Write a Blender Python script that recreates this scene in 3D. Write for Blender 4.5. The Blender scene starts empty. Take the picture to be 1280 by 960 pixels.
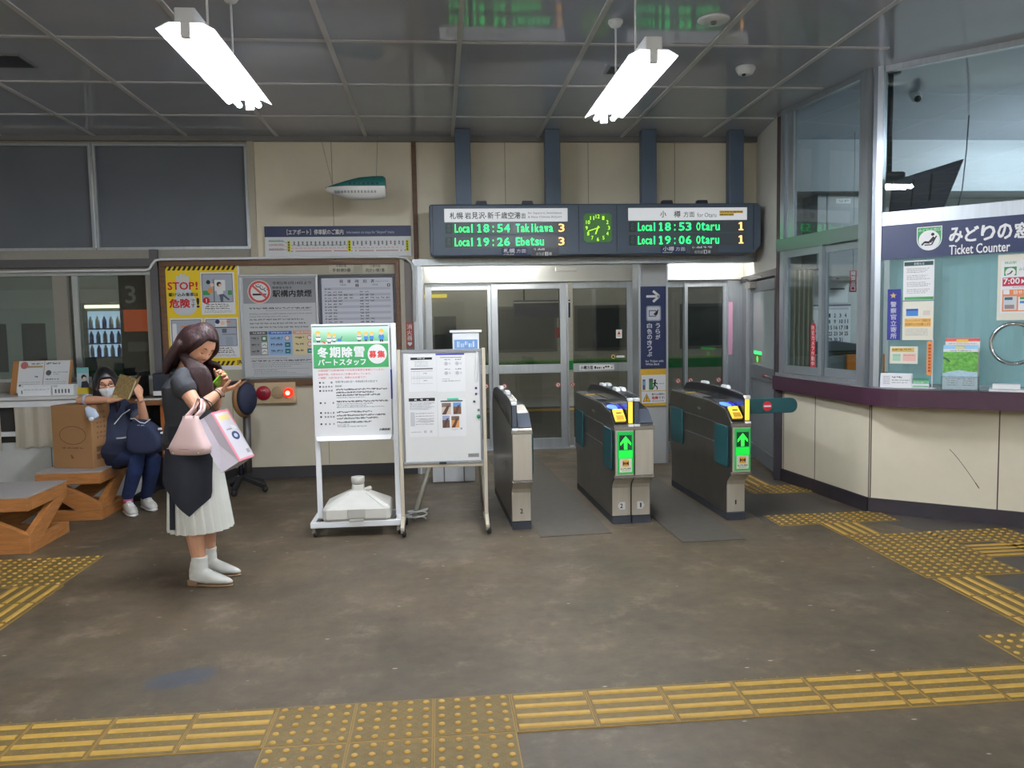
import bpy, bmesh, math, random
from mathutils import Vector, Matrix
random.seed(7)
SC = bpy.context.scene
COL = SC.collection
PI = math.pi

# ------------------------------------------------------------------ camera
CAM_H = 1.479
FOCAL_PX = 1000.0
YAW, PITCH, ROLL = (math.radians(a) for a in (5.14, -4.42, -1.02))
FWD = Vector((math.sin(YAW) * math.cos(PITCH), math.cos(YAW) * math.cos(PITCH), math.sin(PITCH)))
_r = Vector((math.cos(YAW), -math.sin(YAW), 0))
_u = _r.cross(FWD)
RIGHT = _r * math.cos(ROLL) + _u * math.sin(ROLL)
UP = -_r * math.sin(ROLL) + _u * math.cos(ROLL)
cam_data = bpy.data.cameras.new('camera')
cam_data.sensor_fit = 'HORIZONTAL'
cam_data.sensor_width = 36.0
cam_data.lens = 36.0 * FOCAL_PX / 1280.0
cam_data.clip_end = 200
cam = bpy.data.objects.new('camera', cam_data)
cam.matrix_world = Matrix(((RIGHT.x, UP.x, -FWD.x, 0), (RIGHT.y, UP.y, -FWD.y, 0), (RIGHT.z, UP.z, -FWD.z, CAM_H), (0, 0, 0, 1)))
COL.objects.link(cam)
SC.camera = cam

# ------------------------------------------------------------------ view, world, light levels
SC.view_settings.view_transform = 'Standard'
SC.view_settings.look = 'None'
SC.view_settings.gamma = 1.0
SC.view_settings.use_curve_mapping = False
SC.view_settings.exposure = 0.62
try:
    SC.cycles.use_denoising = True
    SC.cycles.max_bounces = 8
    SC.cycles.transparent_max_bounces = 16
    SC.cycles.caustics_reflective = False
    SC.cycles.caustics_refractive = False
except Exception:
    pass
TUBE_POWER = 150.0       # hall lamps
OFFICE_POWER = 280.0       # ticket office lamps
PLATFORM_POWER = 230.0     # lamps over the platform
RECESS_POWER = 90.0      # unseen lamps added under the soffit to whiten the door headers
WORLD_POWER = 0.7
world = bpy.data.worlds.new('evening')
SC.world = world
world.use_nodes = True
world.node_tree.nodes['Background'].inputs['Color'].default_value = (0.75, 0.85, 1.0, 1)
world.node_tree.nodes['Background'].inputs['Strength'].default_value = WORLD_POWER

# ------------------------------------------------------------------ materials
def lin(c):
    return tuple((v / 255 / 12.92) if v / 255 <= 0.04045 else ((v / 255 + 0.055) / 1.055) ** 2.4 for v in c)

MATS = {}
def mat(name, rgb, rough=0.5, metal=0.0, emit=0.0, var=0.0, scale=8.0, spec=0.5, bump=0.0, stretch=None, coat=0.0):
    """A procedural principled material; var mixes in noise-driven wear, rgb is sRGB 0-255."""
    if name in MATS:
        return MATS[name]
    m = bpy.data.materials.new(name)
    m.use_nodes = True
    nt = m.node_tree
    b = nt.nodes['Principled BSDF']
    c = lin(rgb)
    b.inputs['Base Color'].default_value = (*c, 1)
    b.inputs['Roughness'].default_value = rough
    b.inputs['Metallic'].default_value = metal
    b.inputs['Specular IOR Level'].default_value = spec
    b.inputs['Coat Weight'].default_value = coat
    b.inputs['Coat Roughness'].default_value = 0.12
    if emit:
        b.inputs['Emission Color'].default_value = (*c, 1)
        b.inputs['Emission Strength'].default_value = emit
    if var or bump:
        tc = nt.nodes.new('ShaderNodeTexCoord')
        mp = nt.nodes.new('ShaderNodeMapping')
        if stretch:
            mp.inputs['Scale'].default_value = stretch
        nz = nt.nodes.new('ShaderNodeTexNoise')
        nz.inputs['Scale'].default_value = scale
        nz.inputs['Detail'].default_value = 6
        nz.inputs['Roughness'].default_value = 0.6
        nt.links.new(tc.outputs['Object'], mp.inputs['Vector'])
        nt.links.new(mp.outputs['Vector'], nz.inputs['Vector'])
        if var:
            rp = nt.nodes.new('ShaderNodeValToRGB')
            rp.color_ramp.elements[0].position = 0.3
            rp.color_ramp.elements[1].position = 0.7
            rp.color_ramp.elements[0].color = (*[v * (1 - var) for v in c], 1)
            rp.color_ramp.elements[1].color = (*[min(1, v * (1 + var)) for v in c], 1)
            nt.links.new(nz.outputs['Fac'], rp.inputs['Fac'])
            nt.links.new(rp.outputs['Color'], b.inputs['Base Color'])
        if bump:
            bp = nt.nodes.new('ShaderNodeBump')
            bp.inputs['Strength'].default_value = bump
            bp.inputs['Distance'].default_value = 0.01
            nt.links.new(nz.outputs['Fac'], bp.inputs['Height'])
            nt.links.new(bp.outputs['Normal'], b.inputs['Normal'])
    MATS[name] = m
    return m

def glass_mat(name, tint=(235, 245, 242), refl=1.0, haze=0.0):
    if name in MATS:
        return MATS[name]
    m = bpy.data.materials.new(name)
    m.use_nodes = True
    nt = m.node_tree
    nt.nodes.remove(nt.nodes['Principled BSDF'])
    out = nt.nodes['Material Output']
    tr = nt.nodes.new('ShaderNodeBsdfTransparent')
    tr.inputs['Color'].default_value = (*lin(tint), 1)
    gl = nt.nodes.new('ShaderNodeBsdfGlossy')
    gl.inputs['Roughness'].default_value = 0.02
    gl.inputs['Color'].default_value = (refl, refl, refl, 1)
    # reflectance of a thin pane, the same from both sides
    lw = nt.nodes.new('ShaderNodeLayerWeight')
    lw.inputs['Blend'].default_value = 0.5
    pw = nt.nodes.new('ShaderNodeMath')
    pw.operation = 'POWER'
    pw.inputs[1].default_value = 5.0
    nt.links.new(lw.outputs['Facing'], pw.inputs[0])
    fr = nt.nodes.new('ShaderNodeMath')
    fr.operation = 'MULTIPLY_ADD'
    fr.inputs[1].default_value = 0.93
    fr.inputs[2].default_value = 0.04
    nt.links.new(pw.outputs[0], fr.inputs[0])
    mx = nt.nodes.new('ShaderNodeMixShader')
    nt.links.new(fr.outputs[0], mx.inputs['Fac'])
    nt.links.new(tr.outputs[0], mx.inputs[1])
    nt.links.new(gl.outputs[0], mx.inputs[2])
    last = mx
    if haze:
        df = nt.nodes.new('ShaderNodeBsdfDiffuse')
        df.inputs['Color'].default_value = (0.55, 0.6, 0.62, 1)
        m2 = nt.nodes.new('ShaderNodeMixShader')
        m2.inputs['Fac'].default_value = haze
        nt.links.new(mx.outputs[0], m2.inputs[1])
        nt.links.new(df.outputs[0], m2.inputs[2])
        last = m2
    nt.links.new(last.outputs[0], out.inputs['Surface'])
    MATS[name] = m
    return m

# flat inks and common finishes
def ink(rgb, rough=0.6):
    return mat('ink_%02x%02x%02x' % tuple(rgb), rgb, rough)
WHITE = mat('white_paper', (226, 226, 226), 0.6)
BLACK = ink((22, 22, 26))
GREY = ink((120, 120, 124))
NAVY = mat('navy_sign', (30, 43, 84), 0.45)
ALU = mat('aluminium', (178, 184, 190), 0.32, 0.75, var=0.08, scale=3, stretch=(14, 14, 1))
STEEL = mat('brushed_steel', (158, 153, 146), 0.36, 0.8, var=0.10, scale=6, stretch=(1, 1, 12))
DARKMETAL = mat('dark_metal', (44, 48, 56), 0.45, 0.3, var=0.15)
CREAM = mat('cream_panel', (218, 209, 186), 0.5, var=0.05, scale=2.5)
WOOD = mat('brown_wood', (104, 72, 50), 0.5, var=0.25, scale=5, stretch=(1, 1, 9))
BENCHWOOD = mat('orange_wood', (172, 114, 62), 0.45, var=0.22, scale=4, stretch=(2, 2, 12))
RUBBER = mat('black_rubber', (28, 28, 30), 0.7)
WHITEPAINT = mat('white_paint', (224, 226, 228), 0.4, var=0.04)
GLASS = glass_mat('clear_glass')

# ------------------------------------------------------------------ mesh helpers
class MB:
    def __init__(s):
        s.v, s.f, s.m, s.sm, s.mats = [], [], [], [], []
    def mi(s, m):
        if m is None:
            return 0
        if m not in s.mats:
            s.mats.append(m)
        return s.mats.index(m)
    def add(s, vs, fs, m=None, smooth=False):
        b = len(s.v)
        s.v += [tuple(v) for v in vs]
        i = s.mi(m)
        for f in fs:
            s.f.append(tuple(b + k for k in f))
            s.m.append(i)
            s.sm.append(smooth)
        return s
    def box(s, x0, x1, y0, y1, z0, z1, m=None):
        vs = [(x, y, z) for x in (x0, x1) for y in (y0, y1) for z in (z0, z1)]
        return s.add(vs, [(0, 1, 3, 2), (4, 6, 7, 5), (0, 4, 5, 1), (2, 3, 7, 6), (0, 2, 6, 4), (1, 5, 7, 3)], m)
    def obox(s, o, a, b, c, m=None):
        """box with one corner at o and edge vectors a, b, c"""
        o, a, b, c = Vector(o), Vector(a), Vector(b), Vector(c)
        vs = [o + a * i + b * j + c * k for i in (0, 1) for j in (0, 1) for k in (0, 1)]
        return s.add(vs, [(0, 1, 3, 2), (4, 6, 7, 5), (0, 4, 5, 1), (2, 3, 7, 6), (0, 2, 6, 4), (1, 5, 7, 3)], m)
    def beam(s, p, q, w, h, m=None, up=(0, 0, 1)):
        """square bar from p to q"""
        p, q = Vector(p), Vector(q)
        d = (q - p).normalized()
        u = Vector(up)
        if abs(d.dot(u)) > 0.95:
            u = Vector((0, 1, 0))
        a = d.cross(u).normalized()
        c = a.cross(d).normalized()
        return s.obox(p - a * w / 2 - c * h / 2, q - p, a * w, c * h, m)
    def prism(s, poly, o, eu, ev, en, m=None, smooth=False):
        """2D polygon (u,v) at o + u*eu + v*ev, extruded by en"""
        o, eu, ev, en = Vector(o), Vector(eu), Vector(ev), Vector(en)
        n = len(poly)
        vs = [o + eu * p[0] + ev * p[1] for p in poly] + [o + eu * p[0] + ev * p[1] + en for p in poly]
        b = len(s.v)
        s.add(vs, [tuple(range(n))[::-1], tuple(range(n, 2 * n))], m)
        s.add([], [], m)
        i = s.mi(m)
        for k in range(n):
            s.f.append((b + k, b + (k + 1) % n, b + n + (k + 1) % n, b + n + k))
            s.m.append(i)
            s.sm.append(smooth)
        return s
    def loft(s, rings, m=None, smooth=True, cap=True, closed=True):
        n = len(rings[0])
        vs = [p for r in rings for p in r]
        fs = []
        for i in range(len(rings) - 1):
            for k in range(n if closed else n - 1):
                fs.append((i * n + k, i * n + (k + 1) % n, (i + 1) * n + (k + 1) % n, (i + 1) * n + k))
        if cap and closed:
            fs.append(tuple(range(n))[::-1])
            fs.append(tuple((len(rings) - 1) * n + k for k in range(n)))
        return s.add(vs, fs, m, smooth)
    def tube(s, pts, r, n=8, m=None, side=None, cap=True, round_end=False):
        """tube through pts; r is a number, or one radius or (a, b) pair per point; a is measured along side"""
        pts = [Vector(p) for p in pts]
        N = len(pts)
        rr = [r] * N if not isinstance(r, (list, tuple)) or (isinstance(r, tuple)) else list(r)
        rr = [q if isinstance(q, tuple) else (q, q) for q in rr]
        tg = []
        for i in range(N):
            a = pts[max(0, i - 1)]
            b = pts[min(N - 1, i + 1)]
            tg.append((b - a).normalized())
        ref = Vector(side) if side is not None else (Vector((0, 0, 1)) if abs(tg[0].z) < 0.9 else Vector((1, 0, 0)))
        rings = []
        def ring(c, t, ra, rb, ref):
            a = (ref - t * ref.dot(t)).normalized()
            b = t.cross(a)
            return [c + a * (ra * math.cos(2 * PI * k / n)) + b * (rb * math.sin(2 * PI * k / n)) for k in range(n)]
        if round_end:
            for e in (0.35, 0.8):
                w = math.sqrt(1 - (1 - e) ** 2)
                rad = min(rr[0])
                rings.append(ring(pts[0] - tg[0] * rad * (1 - e), tg[0], rr[0][0] * w, rr[0][1] * w, ref))
        for i in range(N):
            a = (ref - tg[i] * ref.dot(tg[i]))
            if a.length > 0.05 and side is None:
                ref = a.normalized()
            rings.append(ring(pts[i], tg[i], rr[i][0], rr[i][1], ref))
        if round_end:
            for e in (0.8, 0.35):
                w = math.sqrt(1 - (1 - e) ** 2)
                rad = min(rr[-1])
                rings.append(ring(pts[-1] + tg[-1] * rad * (1 - e), tg[-1], rr[-1][0] * w, rr[-1][1] * w, ref))
        return s.loft(rings, m, True, cap)
    def lathe(s, prof, c=(0, 0, 0), n=16, m=None, axis=(0, 0, 1), smooth=True):
        """profile of (radius, height) turned about axis through c"""
        ax = Vector(axis).normalized()
        a = ax.orthogonal().normalized()
        b = ax.cross(a)
        c = Vector(c)
        rings = [[c + ax * h + (a * math.cos(2 * PI * k / n) + b * math.sin(2 * PI * k / n)) * max(r, 1e-4) for k in range(n)] for r, h in prof]
        return s.loft(rings, m, smooth)
    def ball(s, c, r, m=None, n=10, k=6):
        rx, ry, rz = r if isinstance(r, tuple) else (r, r, r)
        rings = []
        for i in range(1, k):
            e = -PI / 2 + PI * i / k
            rings.append([(c[0] + rx * math.cos(e) * math.cos(2 * PI * j / n), c[1] + ry * math.cos(e) * math.sin(2 * PI * j / n), c[2] + rz * math.sin(e)) for j in range(n)])
        return s.loft(rings, m)
    def xform(s, M):
        s.v = [tuple(M @ Vector(v)) for v in s.v]
        return s
    def build(s, name, m=None, parent=None, loc=None, bevel=0.0, seg=2, smooth=None):
        me = bpy.data.meshes.new(name)
        me.from_pydata(s.v, [], s.f)
        ms = s.mats if s.mats else [m]
        for q in ms:
            me.materials.append(q if q is not None else m)
        me.polygons.foreach_set('material_index', s.m)
        me.polygons.foreach_set('use_smooth', s.sm if smooth is None else [smooth] * len(s.f))
        me.update()
        bm = bmesh.new()
        bm.from_mesh(me)
        bmesh.ops.recalc_face_normals(bm, faces=bm.faces)
        bm.to_mesh(me)
        bm.free()
        o = bpy.data.objects.new(name, me)
        COL.objects.link(o)
        if parent is not None:
            o.parent = parent
        if loc is not None:
            o.location = loc
        if bevel:
            md = o.modifiers.new('edge', 'BEVEL')
            md.width = bevel
            md.segments = seg
            md.limit_method = 'ANGLE'
            md.angle_limit = math.radians(40)
            md.harden_normals = False
        return o

def tag(o, label, cat, group=None, kind=None):
    o['label'] = label
    o['category'] = cat
    if group:
        o['group'] = group
    if kind:
        o['kind'] = kind
    return o

def thing(name, label, cat, loc=(0, 0, 0), rz=0.0, group=None):
    o = bpy.data.objects.new(name, None)
    o.empty_display_size = 0.1
    COL.objects.link(o)
    o.location = loc
    o.rotation_euler = (0, 0, rz)
    return tag(o, label, cat, group)

def struct(o, label=None):
    o['kind'] = 'structure'
    if label:
        o['label'] = label
    return o

def dup(root, loc=None, rz=None, label=None, group=None):
    r = root.copy()
    COL.objects.link(r)
    if loc is not None:
        r.location = loc
    if rz is not None:
        r.rotation_euler = (0, 0, rz)
    if label:
        r['label'] = label
    if group:
        r['group'] = group
    for ch in list(root.children):
        c = ch.copy()
        COL.objects.link(c)
        c.parent = r
        for g in list(ch.children):
            d = g.copy()
            COL.objects.link(d)
            d.parent = c
    return r

# points measured on known surfaces: floor height, wall plane, vertical plane
def ray(x, y):
    return FWD + RIGHT * ((x - 640) / FOCAL_PX) - UP * ((y - 480) / FOCAL_PX)
def on_floor(x, y, z=0.0):
    d = ray(x, y)
    return Vector((0, 0, CAM_H)) + d * ((z - CAM_H) / d.z)
def at(x, y, Y):
    d = ray(x, y)
    return Vector((0, 0, CAM_H)) + d * (Y / d.y)

# ------------------------------------------------------------------ lettering
_tc = {}
def text_geo(s, bold=0.0):
    k = (s, bold)
    if k not in _tc:
        c = bpy.data.curves.new('lettering', 'FONT')
        c.body = s
        c.resolution_u = 2
        c.offset = bold
        o = bpy.data.objects.new('lettering', c)
        me = o.to_mesh()
        vs = [(v.co.x, v.co.y) for v in me.vertices]
        fs = [tuple(p.vertices) for p in me.polygons]
        o.to_mesh_clear()
        bpy.data.objects.remove(o)
        bpy.data.curves.remove(c)
        _tc[k] = (vs, fs)
    return _tc[k]

class Sheet:
    """Flat artwork on a real plane: local (u right, v down) mapped on the rectangle with top-left tl, edges ex, ey; n faces out."""
    def __init__(s, tl, ex, ey, box, step=0.0006):
        s.tl, s.ex, s.ey = Vector(tl), Vector(ex), Vector(ey)
        s.n = s.ex.cross(s.ey).normalized() * -1
        s.u0, s.v0, s.u1, s.v1 = box
        s.step = step
        s.mb = MB()
    def p(s, u, v, l):
        return s.tl + s.ex * ((u - s.u0) / (s.u1 - s.u0)) + s.ey * ((v - s.v0) / (s.v1 - s.v0)) + s.n * (s.step * l)
    def poly(s, pts, m, l=1):
        s.mb.add([s.p(u, v, l) for u, v in pts], [tuple(range(len(pts)))], m)
        return s
    def rect(s, u0, v0, u1, v1, m, l=1):
        return s.poly([(u0, v0), (u1, v0), (u1, v1), (u0, v1)], m, l)
    def circle(s, u, v, r, m, l=1, n=28, ry=None):
        ry = ry or r
        return s.poly([(u + r * math.cos(2 * PI * k / n), v + ry * math.sin(2 * PI * k / n)) for k in range(n)], m, l)
    def ring(s, u, v, r0, r1, m, l=1, n=32):
        vs, fs = [], []
        for k in range(n):
            a = 2 * PI * k / n
            vs += [s.p(u + r0 * math.cos(a), v + r0 * math.sin(a), l), s.p(u + r1 * math.cos(a), v + r1 * math.sin(a), l)]
            j = (k + 1) % n
            fs.append((2 * k, 2 * k + 1, 2 * j + 1, 2 * j))
        s.mb.add(vs, fs, m)
        return s
    def line(s, u0, v0, u1, v1, w, m, l=1):
        du, dv = u1 - u0, v1 - v0
        q = math.hypot(du, dv) or 1
        a, b = -dv / q * w / 2, du / q * w / 2
        return s.poly([(u0 + a, v0 + b), (u1 + a, v1 + b), (u1 - a, v1 - b), (u0 - a, v0 - b)], m, l)
    def rrect(s, u0, v0, u1, v1, r, m, l=1, n=5):
        pts = []
        for cx, cy, a0 in ((u1 - r, v0 + r, -90), (u1 - r, v1 - r, 0), (u0 + r, v1 - r, 90), (u0 + r, v0 + r, 180)):
            for k in range(n + 1):
                a = math.radians(a0 + 90 * k / n)
                pts.append((cx + r * math.cos(a), cy + r * math.sin(a)))
        return s.poly(pts, m, l)
    def text(s, t, u0, v0, u1, v1, m, l=2, bold=0.0, mirror=False):
        vs, fs = text_geo(t)
        if not vs:
            return s
        if bold:
            e = abs(v1 - v0) * bold * 1.2
            for k, (du, dv) in enumerate(((-e, -e), (e, -e), (-e, e), (e, e))):
                s.text(t, u0 + e + du, v0 + e + dv, u1 - e + du, v1 - e + dv, m, l + 0.25 * k)
            return s
        xa, xb = min(v[0] for v in vs), max(v[0] for v in vs)
        ya, yb = min(v[1] for v in vs), max(v[1] for v in vs)
        dx, dy = max(xb - xa, 1e-3), max(yb - ya, 1e-3)
        s.mb.add([s.p(u0 + (x - xa) / dx * (u1 - u0), v1 - (y - ya) / dy * (v1 - v0), l) for x, y in vs], fs, m)
        return s
    def column(s, t, u, v0, dv, w, m, l=2, bold=0.0):
        for k, ch in enumerate(t):
            if ch == ' ':
                continue
            s.text(ch, u - w / 2, v0 + k * dv, u + w / 2, v0 + k * dv + dv * 0.86, m, l, bold)
        return s
    def marks(s, u0, v, u1, h, m, l=2, seed=0, word=(1.5, 4), gap=0.7):
        """a line of print too small to read"""
        rnd = random.Random(seed * 131 + int(v * 7) + int(u0))
        u = u0
        while u < u1:
            w = h * rnd.uniform(*word)
            e = min(u + w, u1)
            k = u
            while k < e:
                g = h * rnd.uniform(0.35, 0.7)
                t = rnd.random()
                s.rect(k, v + h * (0.0 if t < 0.7 else 0.35), min(k + g, e), v + h * (1.0 if t > 0.25 else 0.6), m, l)
                k += g + h * 0.22
            u = e + h * gap
        return s
    def build(s, name, parent=None):
        return s.mb.build(name, None, parent)

def ysheet(x0, x1, z1, z0, Y, box, step=0.0006):
    """artwork on a plane facing the hall (-Y)"""
    return Sheet((x0, Y, z1), (x1 - x0, 0, 0), (0, 0, z0 - z1), box, step)


# ================================================================== SETTING
W = 7.9          # back wall plane
YD = 9.2         # plane of the sliding doors
CEIL = 3.27

def floor_material():
    m = bpy.data.materials.new('worn_concrete')
    m.use_nodes = True
    nt = m.node_tree
    b = nt.nodes['Principled BSDF']
    L = nt.links.new
    tc = nt.nodes.new('ShaderNodeTexCoord')
    def noise(scale, detail=8, rough=0.6):
        n = nt.nodes.new('ShaderNodeTexNoise')
        n.inputs['Scale'].default_value = scale
        n.inputs['Detail'].default_value = detail
        n.inputs['Roughness'].default_value = rough
        L(tc.outputs['Object'], n.inputs['Vector'])
        return n.outputs['Fac']
    def ramp(src, p0, p1, c0=(0, 0, 0, 1), c1=(1, 1, 1, 1)):
        r = nt.nodes.new('ShaderNodeValToRGB')
        r.color_ramp.elements[0].position, r.color_ramp.elements[1].position = p0, p1
        r.color_ramp.elements[0].color, r.color_ramp.elements[1].color = c0, c1
        L(src, r.inputs['Fac'])
        return r.outputs['Color']
    def mix(fac, a, c, k=None):
        x = nt.nodes.new('ShaderNodeMix')
        x.data_type = 'RGBA'
        if isinstance(fac, float):
            x.inputs['Factor'].default_value = fac
        else:
            L(fac, x.inputs['Factor'])
        for s, v in ((6, a), (7, c)):
            if isinstance(v, tuple):
                x.inputs[s].default_value = v
            else:
                L(v, x.inputs[s])
        return x.outputs[2]
    base = ramp(noise(1.6, 9, 0.7), 0.36, 0.64, (*lin((76, 67, 53)), 1), (*lin((98, 84, 65)), 1))
    fine = ramp(noise(14), 0.3, 0.75, (0.66, 0.66, 0.66, 1), (1.16, 1.14, 1.10, 1))
    mu = nt.nodes.new('ShaderNodeMix')
    mu.data_type = 'RGBA'
    mu.blend_type = 'MULTIPLY'
    mu.inputs['Factor'].default_value = 0.8
    L(base, mu.inputs[6])
    L(fine, mu.inputs[7])
    col = mu.outputs[2]
    scuff = ramp(noise(3.2, 10, 0.75), 0.55, 0.72)
    col = mix(scuff, col, (*lin((120, 109, 94)), 1))
    # small pale flecks ground into the surface
    vo = nt.nodes.new('ShaderNodeTexVoronoi')
    vo.inputs['Scale'].default_value = 5.6
    vm = nt.nodes.new('ShaderNodeMapping')
    vm.inputs['Scale'].default_value = (0.7, 1.5, 1)
    L(tc.outputs['Object'], vm.inputs['Vector'])
    L(vm.outputs['Vector'], vo.inputs['Vector'])
    col = mix(ramp(vo.outputs['Distance'], 0.035, 0.055, (1, 1, 1, 1), (0, 0, 0, 1)), col, (*lin((172, 160, 146)), 1))
    # one dark bluish patch of old sealant
    mp = nt.nodes.new('ShaderNodeMapping')
    mp.vector_type = 'TEXTURE'
    mp.inputs['Location'].default_value = (-1.125, 3.40, 0)
    mp.inputs['Rotation'].default_value = (0, 0, math.radians(22))
    mp.inputs['Scale'].default_value = (0.17, 0.10, 1)
    L(tc.outputs['Object'], mp.inputs['Vector'])
    gr = nt.nodes.new('ShaderNodeTexGradient')
    gr.gradient_type = 'SPHERICAL'
    L(mp.outputs['Vector'], gr.inputs['Vector'])
    ad = nt.nodes.new('ShaderNodeMath')
    ad.operation = 'MULTIPLY_ADD'
    ad.inputs[1].default_value = 0.55
    L(noise(22), ad.inputs[0])
    L(gr.outputs['Fac'], ad.inputs[2])
    col = mix(ramp(ad.outputs[0], 0.36, 0.5), col, (*lin((66, 68, 74)), 1))
    L(col, b.inputs['Base Color'])
    rg = ramp(noise(2.3), 0.3, 0.7, (0.42, 0.42, 0.42, 1), (0.62, 0.62, 0.62, 1))
    L(rg, b.inputs['Roughness'])
    bp = nt.nodes.new('ShaderNodeBump')
    bp.inputs['Strength'].default_value = 0.12
    bp.inputs['Distance'].default_value = 0.01
    L(noise(40), bp.inputs['Height'])
    L(bp.outputs['Normal'], b.inputs['Normal'])
    return m

struct(MB().box(-7, 8, -4, 9.3, -0.1, 0, floor_material()).build('floor'))

# ceiling: glossy panels with pale cover strips on their joints
CEILMAT = mat('ceiling_panel', (176, 182, 196), 0.06, spec=0.22, var=0.04, scale=1.5)
STRIP = mat('ceiling_strip', (196, 196, 198), 0.4)
cb = MB().box(-7, 8, -4, YD + 0.1, CEIL, CEIL + 0.1, CEILMAT)
xs = [-0.65 + 0.825 * k for k in range(-7, 5)]
ys = [5.27 + 0.925 * k for k in range(-9, 3)]
for x in xs:
    cb.box(x - 0.016, x + 0.016, -4, W, CEIL - 0.010, CEIL, STRIP)
for y in ys:
    cb.box(-7, 3.05, y - 0.014, y + 0.014, CEIL - 0.008, CEIL, STRIP)
struct(cb.build('ceiling'))
struct(MB().box(-7, 3.2, W - 0.05, W, CEIL - 0.05, CEIL - 0.001, mat('cornice_grey', (120, 118, 116), 0.5)).build('trim_1'))

# back wall
DARKJOINT = mat('dark_joint', (70, 58, 50), 0.6)
GREYWALL = mat('grey_beige_wall', (150, 146, 136), 0.6, var=0.08, scale=3)
wb = MB()
wb.box(-1.73, 3.30, W, W + 0.1, 2.06, CEIL, CREAM)
wb.box(-7, -1.73, W, W + 0.1, 2.02, 2.24, GREYWALL)
wb.box(-7, -1.73, W, W + 0.1, 3.20, CEIL, GREYWALL)
wb.box(-2.66, -0.24, W, W + 0.1, 0.0, 2.10, CREAM)
wb.box(-7, -2.66, W, W + 0.1, 0.0, 1.0, GREYWALL)
for x in (-0.98, 0.68, 1.50, 2.37):
    wb.box(x - 0.003, x + 0.003, W - 0.001, W, 2.1, CEIL - 0.05, mat('seam_tan', (150, 140, 118), 0.6))
for x in (-2.0, -1.1):
    wb.box(x - 0.003, x + 0.003, W - 0.001, W, 0.12, 0.9, mat('pale_joint', (160, 150, 128), 0.6))
struct(wb.build('wall_back'))
struct(MB().box(-2.66, -0.24, W - 0.012, W, 0, 0.115, mat('dark_baseboard', (52, 50, 52), 0.5)).build('baseboard_back'))
tr = MB()
tr.box(-0.222, -0.178, W - 0.02, W, 2.10, CEIL - 0.05, WOOD)
tr.box(-1.76, -1.70, W - 0.03, W, 2.02, CEIL - 0.05, mat('beige_strip', (176, 168, 150), 0.5))
struct(tr.build('trim_2'))

# dark upper windows at the left, closed with grey screens, in pale aluminium frames
SCREEN = mat('grey_window_screen', (98, 103, 110), 0.55, var=0.06, scale=2)
for n, (x0, x1) in enumerate(((-4.75, -3.185), (-3.165, -1.77))):
    w = MB().box(x0, x1, W + 0.03, W + 0.05, 2.24, 3.20, SCREEN)
    wo = struct(w.build('window_%d' % (n + 1)))
    f = MB()
    for a, b in ((x0, x0 + 0.022), (x1 - 0.022, x1)):
        f.box(a, b, W - 0.01, W + 0.03, 2.22, 3.20, ALU)
    f.box(x0 + 0.022, x1 - 0.022, W - 0.01, W + 0.03, 2.22, 2.245, ALU)
    f.box(x0 + 0.022, x1 - 0.022, W - 0.01, W + 0.03, 3.18, 3.20, ALU)
    f.build('window_frame', None, wo)
# grey pelmet under them
struct(MB().box(-7, -2.62, W - 0.06, W, 2.06, 2.135, mat('pelmet', (92, 90, 92), 0.5)).build('trim_3'))
struct(MB().box(-2.69, -2.62, W - 0.05, W, 0.95, 2.22, MATS['pelmet']).build('trim_4'))

# lower windows at the left
def window_low(n, x0, x1, sash_gap):
    zb, zt = 1.0, 2.02
    o = MB()
    o.box(x0, x1, W - 0.02, W + 0.08, zt - 0.035, zt, ALU)
    o.box(x0, x1, W - 0.02, W + 0.08, zb, zb + 0.03, ALU)
    o.box(x0, x0 + 0.075, W - 0.02, W + 0.08, zb + 0.03, zt - 0.035, mat('window_beige', (140, 136, 126), 0.5))
    o.box(x1 - 0.055, x1, W - 0.02, W + 0.08, zb + 0.03, zt - 0.035, MATS['window_beige'])
    w = struct(o.build('window_%d' % n))
    MB().box(x0 + 0.075, x1 - 0.055, W + 0.02, W + 0.026, zb + 0.03, zt - 0.035, glass_mat('dusk_glass', (190, 196, 190))).build('pane', None, w)
    if sash_gap:
        MB().box(x0 + 0.11, x0 + 0.16, W - 0.0, W + 0.05, zb + 0.03, zt - 0.035, ALU).build('sash', None, w)
    return w
window_low(3, -5.5, -3.53, False)
window_low(4, -3.53, -2.69, True)

# lintel, recess and sliding doors
rec = MB()
rec.box(-0.24, 3.2, W - 0.04, W + 0.12, 2.04, 2.10, ALU)
rec.box(-0.24, -0.155, W - 0.03, W + 0.1, 0, 2.04, ALU)
rec.box(-0.215, -0.20, W - 0.045, W - 0.03, 0, 2.04, WHITEPAINT)
struct(rec.build('trim_5'))
GREYPANEL = mat('grey_panel', (158, 160, 164), 0.45, 0.2)
rc = MB()
rc.box(-0.26, -0.155, W + 0.1, YD + 0.1, 0, 2.2, GREYPANEL)
rc.box(-0.26, 3.75, W + 0.1, YD + 0.1, 2.17, 2.25, WHITEPAINT)
rc.box(2.30, 2.62, YD - 0.0, YD + 0.1, 0, 2.17, GREYPANEL)
struct(rc.build('wall_recess'))
# white-faced post between the two doorways
pl = MB().box(2.05, 2.305, 8.0, 8.2, 0, 2.17, mat('post_grey', (186, 188, 186), 0.45, var=0.04))
pl.box(2.02, 2.05, 7.99, 8.25, 0, 2.17, ALU)
pl.box(2.305, 2.325, 7.99, 8.25, 0.0, 2.17, ALU)
struct(pl.build('pillar'))

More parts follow.
